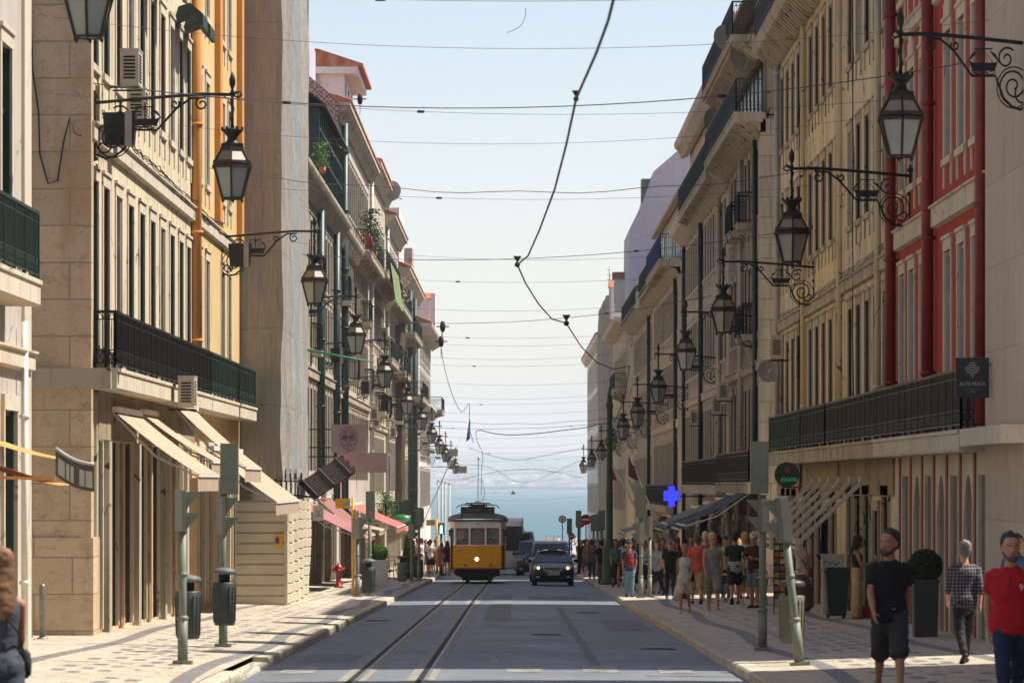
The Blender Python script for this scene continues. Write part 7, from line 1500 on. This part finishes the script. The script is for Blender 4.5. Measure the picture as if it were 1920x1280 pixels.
for k in range(6):
    for q in (-.6, .6): mb.box(q-.32, q+.32, 2+k, 2.1+k, .84, 1.75); mb.box(q-.32, q+.32, 2+k, 2.45+k, 1.15, 1.22)
mb.build('seats', wf, r); mb = MB(); mb.box(-1.0, 1.0, 8.3, 8.38, .84, 2.3); mb.build('rear_bulkhead', crm, r)
mb = MB(); [mb.bar((x, y, 2.1), (x, y+.01, 2.45), .02) for x in (-.4, .4) for y in (2, 3, 4, 5)]; mb.bar((-.4, 1, 2.1), (-.4, 7, 2.1), .03); mb.bar((.4, 1, 2.1), (.4, 7, 2.1), .03); mb.build('grab_rails', M['chrome'], r)
person('tram driver in dark shirt behind the front window', TX+.55, TY+.7, 1.6, W, 'm', 'stand', ('tee', (40, 50, 70)), ('trousers', (40, 40, 44)), ('short', (40, 34, 30)), 1, dz=.42)
person('tram passenger in red shirt near the driver', TX-.5, TY+1.6, 1.6, W, 'm', 'stand', ('tee', (120, 60, 50)), ('trousers', (40, 40, 44)), ('short', (60, 44, 36)), 1, dz=.42)
# roof: domed ends, clerestory
mb = MB()
def roofp(u, v):
    y = -.12+8.7*v; e = min(1, y/1.0+.15) if y < 1 else min(1, (8.7-y)/1.0+.1); e = max(e, .05); hw = (fw+.1)+(bw-fw)*min(1, max(0, y)/fd); a = PI*u
    return (-hw*math.cos(a), y, 2.52+(.34*math.sin(a)**.7 if math.sin(a) > 0 else 0)*math.sqrt(e))
mb.grid(roofp, 20, 24); mb.build('roof', trf, r, fix=False)
shell(2.48, 2.56, 'gutter', trf, [(x+.07, y-.09 if y < .2 else y) for x, y in plan])
mb = MB(); mb.prism([(-.62, 2.78), (-.6, 2.97), (-.45, 3.03), (.45, 3.03), (.6, 2.97), (.62, 2.78)], 1, .6, 7.8); mb.build('clerestory', trf, r)
mb = MB(); mb.box(-.68, .68, -.02, .1, 2.82, 3.07); mb.bar((-.66, 0, 2.5), (-.66, .0, 2.85), .04); mb.bar((.66, 0, 2.5), (.66, .0, 2.85), .04); o = mb.build('destination_board', simple('board_dark_green', (48, 56, 46), .5, 0, .1), r)
lettering('Praça Figueira', .13, simple('board_letters', (150, 160, 120), .6), o, (-.14, -.03, 2.945), sx=.85); lettering('12', .18, MC['board_letters'], o, (.5, -.03, 2.945), sx=.9)
mb = MB(); mb.lathe([(.11, -.02), (.1, .06), (.03, .07)], 16); mb.xf(lambda x, y, z: (x, -.06-z, y)); mb.xf(lambda x, y, z: (x-.03, y, z+.98)); o = mb.build('headlamp_ring', M['chrome'], r)
mb = MB(); mb.ball((-.03, -.13, .98), (.085, .03, .085), 14, 8); mb.build('headlight', emis('tram_lamp', (255, 214, 150), 2.5), r)
for q in (-.5, .52): mb = MB(); mb.tube([(q, -.1, .74), (q, -.05, .74)], .045, 10); mb.build('marker_lamp', simple('red_lens', (150, 40, 30), .3), r)
lettering('566', .09, simple('number_dark', (80, 60, 40), .6), r, (-.0, -.067, 2.4)); mb = MB(); mb.tube([(-.76, -.06, 1.37), (-.76, -.05, 1.37)], .07, 16); mb.build('crest', simple('crest_white', (220, 200, 180), .5, 0, .2, 30), r)
mb = MB(); mb.prism([(-.95, .52), (.9, .52), (.9, .42), (.6, .22), (-.6, .22), (-.95, .4)], 1, -.25, 0); mb.box(-.62, .62, -.2, .4, .12, .3); mb.build('fender', M['dark'], r)
mb = MB(); mb.box(-.85, .85, .2, 8.2, .3, .55); mb.box(-.5, .5, 2, 6, .1, .4); mb.build('underframe', M['dark'], r)
for y in (2.6, 5.4):
    for q in (-.45, .45): mb = MB(); mb.tube([(q-.06, y, .34), (q+.06, y, .34)], .34, 18); mb.build('wheel', M['steel'], r)
mb = MB()   # roof gear and pole
for q in (-.35, .35): mb.bar((q, .8, 3.03), (q, .8, 3.16), .05)
mb.bar((-.6, .8, 3.16), (.6, .8, 3.16), .05); mb.bar((-.5, .7, 3.22), (.5, .7, 3.22), .07, .04); mb.tube([(-.55, .8, 3.16), (-.78, .8, 3.12), (-.86, .8, 3.02)], .02, 5); mb.tube([(.55, .8, 3.16), (.78, .8, 3.12), (.86, .8, 3.02)], .02, 5); mb.box(-.3, .3, .7, 1.1, 3.05, 3.14); mb.tube([(-.3, .8, 3.18), (0, .9, 3.3), (.3, .8, 3.18)], .02, 5); mb.build('pantograph_base', simple('rusty_gear', (74, 44, 40), .7, 0, .3, 8), r)
mb = MB(); mb.tube([(-.0, 1.2, 3.2), (-.0, 3.5, 5.05)], .014, 6); mb.box(-.04, .04, 3.45, 3.55, 5.02, 5.1); mb.build('trolley_pole', M['sigl'], r)
for q in (-1, 1): mb = MB(); mb.box(q*1.12-.03, q*1.12+.03, -.12, 0.0, 1.9, 2.15); mb.bar((q*1.0, 0, 2.1), (q*1.12, -.06, 2.1), .02); mb.build('mirror', M['dark'], r)
# ---------------------------------------------------------------- overhead wires
M['wire'] = simple('dark_wire', (84, 84, 86), .6, 0, .1); M['cable'] = simple('black_cable', (26, 26, 28), .6, 0, .1)
def sagline(a, b, sag, n=14): return [Vector(a).lerp(Vector(b), k/n)-Vector((0, 0, sag*4*(k/n)*(1-k/n))) for k in range(n+1)]
def wire(lb, pts, rad=.006, m='wire', grp='overhead street wires', knots=(), nm='overhead_wire'):
    P = [Vector(p) for p in pts]; r = thing(nm, lb, 'wire', tuple(P[0]), group=grp, world=True); mb = MB(); mb.tube(P, rad, 5); mb.build('cable', M[m], r)
    for k in knots: q = P[int(k*(len(P)-1))]; mb = MB(); mb.tube([q-Vector((.07, 0, 0)), q+Vector((.07, 0, 0))], .03, 6); mb.build('insulator', M['rust'], r)
    return r
SP = [(18, 60, 18, 'thin'), (75, 66, 72, 'thin'), (183, 71, 165, 'thick'), (209, 84, 211, 'thin'), (262, 90, 252, 'thin'), (350, 100, 350, 'twisted'), (370, 104, 372, 'thin'), (490, 121, 462, 'thick'), (468, 116, 474, 'thin'), (527, 138, 528, 'thin'), (583, 150, 575, 'thin'), (612, 160, 570, 'thick'), (633, 166, 632, 'thin'), (645, 172, 640, 'thin'), (668, 186, 660, 'thin'), (690, 195, 684, 'thin'), (718, 205, 716, 'thin'), (742, 222, 738, 'thin'), (762, 232, 752, 'thin'), (775, 240, 770, 'thin'), (790, 250, 786, 'twisted'), (808, 262, 797, 'thick'), (822, 275, 814, 'thin'), (838, 288, 828, 'thin'), (851, 300, 846, 'thin'), (866, 315, 856, 'thin'), (878, 330, 872, 'thin'), (890, 345, 884, 'thin'), (903, 360, 896, 'thin'), (912, 380, 905, 'thin'), (925, 395, 920, 'thin'), (937, 410, 934, 'thin')]
NUM = ['first', 'second', 'third', 'fourth', 'fifth', 'sixth', 'seventh', 'eighth', 'ninth', 'tenth', 'eleventh', 'twelfth', 'thirteenth', 'fourteenth', 'fifteenth', 'sixteenth', 'seventeenth', 'eighteenth', 'nineteenth', 'twentieth', 'twenty-first', 'twenty-second', 'twenty-third', 'twenty-fourth', 'twenty-fifth', 'twenty-sixth', 'twenty-seventh', 'twenty-eighth', 'twenty-ninth', 'thirtieth', 'thirty-first', 'thirty-second']
for i, (p0, y, p1, kind) in enumerate(SP):
    zl = CAMZ+(HY-p0)*y/FPX; zr = CAMZ+(HY-p1)*y/FPX; sg = .12+.1*(i % 3)
    a = (-7.15, y+((i*37) % 5-2)*.6, zl+.35); b = (7.4, y+((i*23) % 5-2)*.6, zr+.35)
    pts = sagline(a, b, sg+.25, 22)
    if kind == 'twisted': pts = [p+Vector((0, 0, .035*math.sin(k*1.3))) for k, p in enumerate(pts)]
    wire('%s street-spanning wire counted down from the top of the sky, %s' % (NUM[i], kind), pts, {'thin': .0035, 'thick': .0075, 'twisted': .007}[kind]*(1+y/400), knots=(.23, .77) if kind == 'thick' else ((.4,) if i % 3 == 0 else ()))
# contact wire zigzag
cw = [(1155, -20, 31), (1140, 40, 33), (1118, 100, 35), (1080, 186, 40), (1062, 270, 44), (1040, 355, 49), (1012, 430, 55), (990, 480, 60), (970, 496, 64), (985, 530, 67), (1010, 570, 72), (1035, 598, 76), (1062, 606, 80), (1090, 650, 86), (1120, 680, 92), (1150, 692, 98), (1180, 686, 104)]
wire('heavy tram contact wire zigzagging down the sky between clamps', [at(*q) for q in cw], .0125, 'cable', knots=())
for q, nm in (((1080, 186, 40), 'upper'), ((970, 496, 64), 'middle'), ((1062, 606, 80), 'lower')):
    p = at(*q); r = thing('wire_clamp', '%s black clamp on the zigzag tram wire' % nm, 'clamp', tuple(p)); s = q[2]/60; mb = MB(); mb.ball((0, 0, 0), .04*s, 8, 5); mb.build('clamp_body', M['cable'], r); mb = MB(); mb.prism([(-.06*s, .12*s), (.06*s, .12*s), (0, .02*s)], 1, -.02, .02); mb.build('hanger_plate', M['rust'], r)
for a, lb, rd in (([(830, 612, 160), (827, 650, 160), (836, 700, 162), (850, 745, 164), (866, 772, 166), (880, 757, 168), (880, 800, 170), (888, 830, 172)], 'loose feeder cable dangling from the left pulley', .012),
    ([(892, 810, 196), (900, 806, 196), (925, 812, 197), (960, 815, 198), (1010, 812, 200), (1060, 806, 202), (1100, 801, 204), (1130, 794, 205), (1150, 800, 205), (1157, 830, 205)], 'sagging black cable reaching the green mast', .02),
    ([(892, 812, 196), (896, 830, 196), (905, 850, 196), (903, 880, 190), (902, 930, 184)], 'cable falling towards the tram pole', .013),
    ([(1180, 686, 104), (1175, 720, 120), (1165, 760, 140), (1150, 790, 160), (1146, 745, 161)], 'slack feeder cable curving to the green mast top', .014),
    ([(985, 15, 60), (985, 30, 60), (975, 50, 60), (950, 62, 60)], 'broken thin wire end curling below the first span', .004),
    ([(880, 840, 240), (960, 862, 250), (1040, 850, 262), (1100, 838, 270)], 'low tram wire crossing towards the shaded side', .014),
    ([(860, 900, 300), (930, 884, 310), (1010, 880, 320), (1095, 896, 330)], 'low tram wire above the distant river', .014),
    ([(850, 870, 260), (920, 876, 290), (985, 905, 330), (1090, 862, 300)], 'looping tram wire above the crossing', .012),
    ([(905, 940, 178), (908, 925, 200), (906, 910, 250), (903, 897, 330)], 'tram contact wire running from the pole into the distance', .014)):
    q = [at(*p) for p in a]; n = []
    for i in range(len(q)-1):
        for k in range(4):
            t_ = k/4; p0 = q[max(i-1, 0)]; p1, p2 = q[i], q[i+1]; p3 = q[min(i+2, len(q)-1)]
            n.append(.5*((2*p1)+(p2-p0)*t_+(2*p0-5*p1+4*p2-p3)*t_*t_+(3*p1-p0-3*p2+p3)*t_**3))
    n.append(q[-1]); wire(lb, n, rd, 'cable')
for px, py, y, lb in ((675, 186, 78, 'rusty pulley insulator where the third span meets the sunlit roofline'), (830, 612, 160, 'small pulley block at the top of the loose feeder cable'), (827, 640, 160, 'second pulley block under the first')):
    p = at(px, py, y); r = thing('pulley_insulator', lb, 'insulator', tuple(p)); k = y/80; mb = MB(); mb.lathe([(.03*k, -.1*k), (.05*k, -.04*k), (.05*k, .04*k), (.03*k, .1*k)], 8); mb.build('insulator_body', M['rust'], r); mb = MB(); mb.bar((-.12*k, 0, .0), (.12*k, 0, 0), .02*k); mb.bar((0, 0, -.1*k), (0, 0, -.3*k), .01*k); mb.build('hook', M['iron'], r)
# small triangular sign hung over the junction, numbered disc by the lanterns
r = thing('hanging_warning_sign', 'small red and white triangle hung from the wires over the river view', 'sign', tuple(at(962, 923, 300))); mb = MB(); mb.prism([(-.16, -.12), (.16, -.12), (0, .16)], 1, -.01, .01); mb.build('plate', MC['sign_red'], r); mb = MB(); mb.prism([(-.09, -.08), (.09, -.08), (0, .08)], 1, -.016, -.0101); mb.build('white_centre', M['whitep'], r)
# cable bundles stapled along the facades
def bundle(side, X, pts, lb, rr=.03):
    for k in range(1): 
        r = thing('cable_bundle', lb, 'cables', (side*X, pts[0][0], pts[0][1]), world=True)
        for j in range(5):
            P = []; 
            for i in range(len(pts)-1):
                for q in range(8): f = q/8; s = pts[i][0]*(1-f)+pts[i+1][0]*f; z = pts[i][1]*(1-f)+pts[i+1][1]*f; P.append((side*(X-.03-.03*abs(noise.noise((s*2, j, 1)))), s, z+.09*noise.noise((s*1.4, j*3.1, 0))-.05*j*.6))
            mb = MB(); mb.tube(P, rr*.35, 4); mb.build('strand', M['cable'], r)
bundle(-1, 7.1, [(73, 8.25), (76, 8.2), (80, 8.1), (84, 8.12), (90, 8.05), (94, 8.1), (99, 8.0), (104, 8.2)], 'tangled black cables along the band of the cream and orange blocks')
bundle(1, 7.43, [(120, 6.6), (114, 6.5), (106, 6.55), (97, 6.6), (90, 6.62), (85, 6.7)], 'thin cable run above the band of the shaded cream blocks', .02)
for y, z0, z1 in ((93.5, 13.5, 3.0), (97.8, 13.5, 2.0), (111, 12, 1.5)):
    wire('dark cable hanging down the shaded facade at the %s bay' % {93.5: 'yellow block', 97.8: 'block boundary', 111: 'stained block'}[y], [(7.42-.03*abs(math.sin(k)), y+.1*math.sin(k*.8), z0+(z1-z0)*k/14) for k in range(15)], .013, 'cable', nm='hanging_cable', grp='cables down the facades')
wire('black cable with a pale loop on the rough stone end wall', [(-8.15, 71.83, 9.7), (-8.12, 71.8, 8.8), (-8.02, 71.8, 8.1), (-8.0, 71.8, 7.4), (-7.86, 71.8, 6.9), (-7.7, 71.8, 6.95), (-7.6, 71.8, 7.6), (-7.5, 71.8, 8.0), (-7.4, 71.8, 7.75), (-7.3, 71.8, 7.7)], .015, 'cable', nm='hanging_cable', grp='cables down the facades')
# ---------------------------------------------------------------- camera, light, air
cam = bpy.data.cameras.new('camera'); co = bpy.data.objects.new('camera', cam); COL.objects.link(co); scene.camera = co
co.location = (0, 0, CAMZ); co.rotation_euler = (R(90), 0, 0)
cam.sensor_width = 36; cam.lens = 150; cam.clip_start = .5; cam.clip_end = 30000
cam.shift_x = -(VX-960)/1920; cam.shift_y = (HY-640)/1920
cam.dof.use_dof = True; cam.dof.focus_distance = 135; cam.dof.aperture_fstop = 6.3
EL, AZ = R(56), R(83)     # sun: nearly square to the street, slightly ahead of the camera
sd = Vector((math.sin(AZ)*math.cos(EL), math.cos(AZ)*math.cos(EL), math.sin(EL)))
sun = bpy.data.lights.new('sun', 'SUN'); sun.energy = 4.9; sun.angle = R(.55); sun.color = (1, .94, .85)
so = bpy.data.objects.new('sun', sun); COL.objects.link(so); so.location = sd*60; so.rotation_euler = sd.to_track_quat('Z', 'Y').to_euler()
w = bpy.data.worlds.new('World'); scene.world = w; w.use_nodes = True; nt = w.node_tree
sky = nt.nodes.new('ShaderNodeTexSky'); sky.sky_type = 'NISHITA'; sky.sun_disc = False; sky.sun_elevation = EL; sky.sun_rotation = AZ
sky.air_density = 1.0; sky.dust_density = .5; sky.ozone_density = 1.0; sky.altitude = 20
wb = nt.nodes.new('ShaderNodeMix'); wb.data_type = 'RGBA'; wb.blend_type = 'MULTIPLY'; wb.inputs[0].default_value = 1; wb.inputs[7].default_value = (1.1, .975, .965, 1)
nt.links.new(sky.outputs[0], wb.inputs[6]); nt.links.new(wb.outputs[2], nt.nodes['Background'].inputs[0]); nt.nodes['Background'].inputs[1].default_value = .1
HAZE = True
if HAZE:
    mb = MB(); mb.box(-2600, 2600, -70, 10600, -19.2, 150)
    hm = bpy.data.materials.new('haze_air'); hm.use_nodes = True; n = hm.node_tree.nodes; n.remove(n['Principled BSDF'])
    pv = n.new('ShaderNodeVolumePrincipled'); pv.inputs['Color'].default_value = (.88, .92, 1, 1); pv.inputs['Density'].default_value = 1.45e-4; pv.inputs['Anisotropy'].default_value = .2
    hm.node_tree.links.new(pv.outputs[0], n['Material Output'].inputs['Volume'])
    o = mb.build('haze', hm); o['kind'] = 'stuff'; o['label'] = 'thin sea haze over the river'; o['category'] = 'haze'
vs = scene.view_settings; vs.view_transform = 'Standard'; vs.look = 'None'; vs.exposure = .66; vs.gamma = 1; vs.use_curve_mapping = False
scene.render.engine = 'CYCLES'; cy = scene.cycles; cy.use_denoising = True
cy.max_bounces = 7; cy.diffuse_bounces = 4; cy.glossy_bounces = 3; cy.transmission_bounces = 3; cy.volume_bounces = 1; cy.transparent_max_bounces = 8
cy.use_adaptive_sampling = True; cy.adaptive_threshold = .01; cy.sample_clamp_indirect = 6

bpy.data.scenes.remove(TMP)
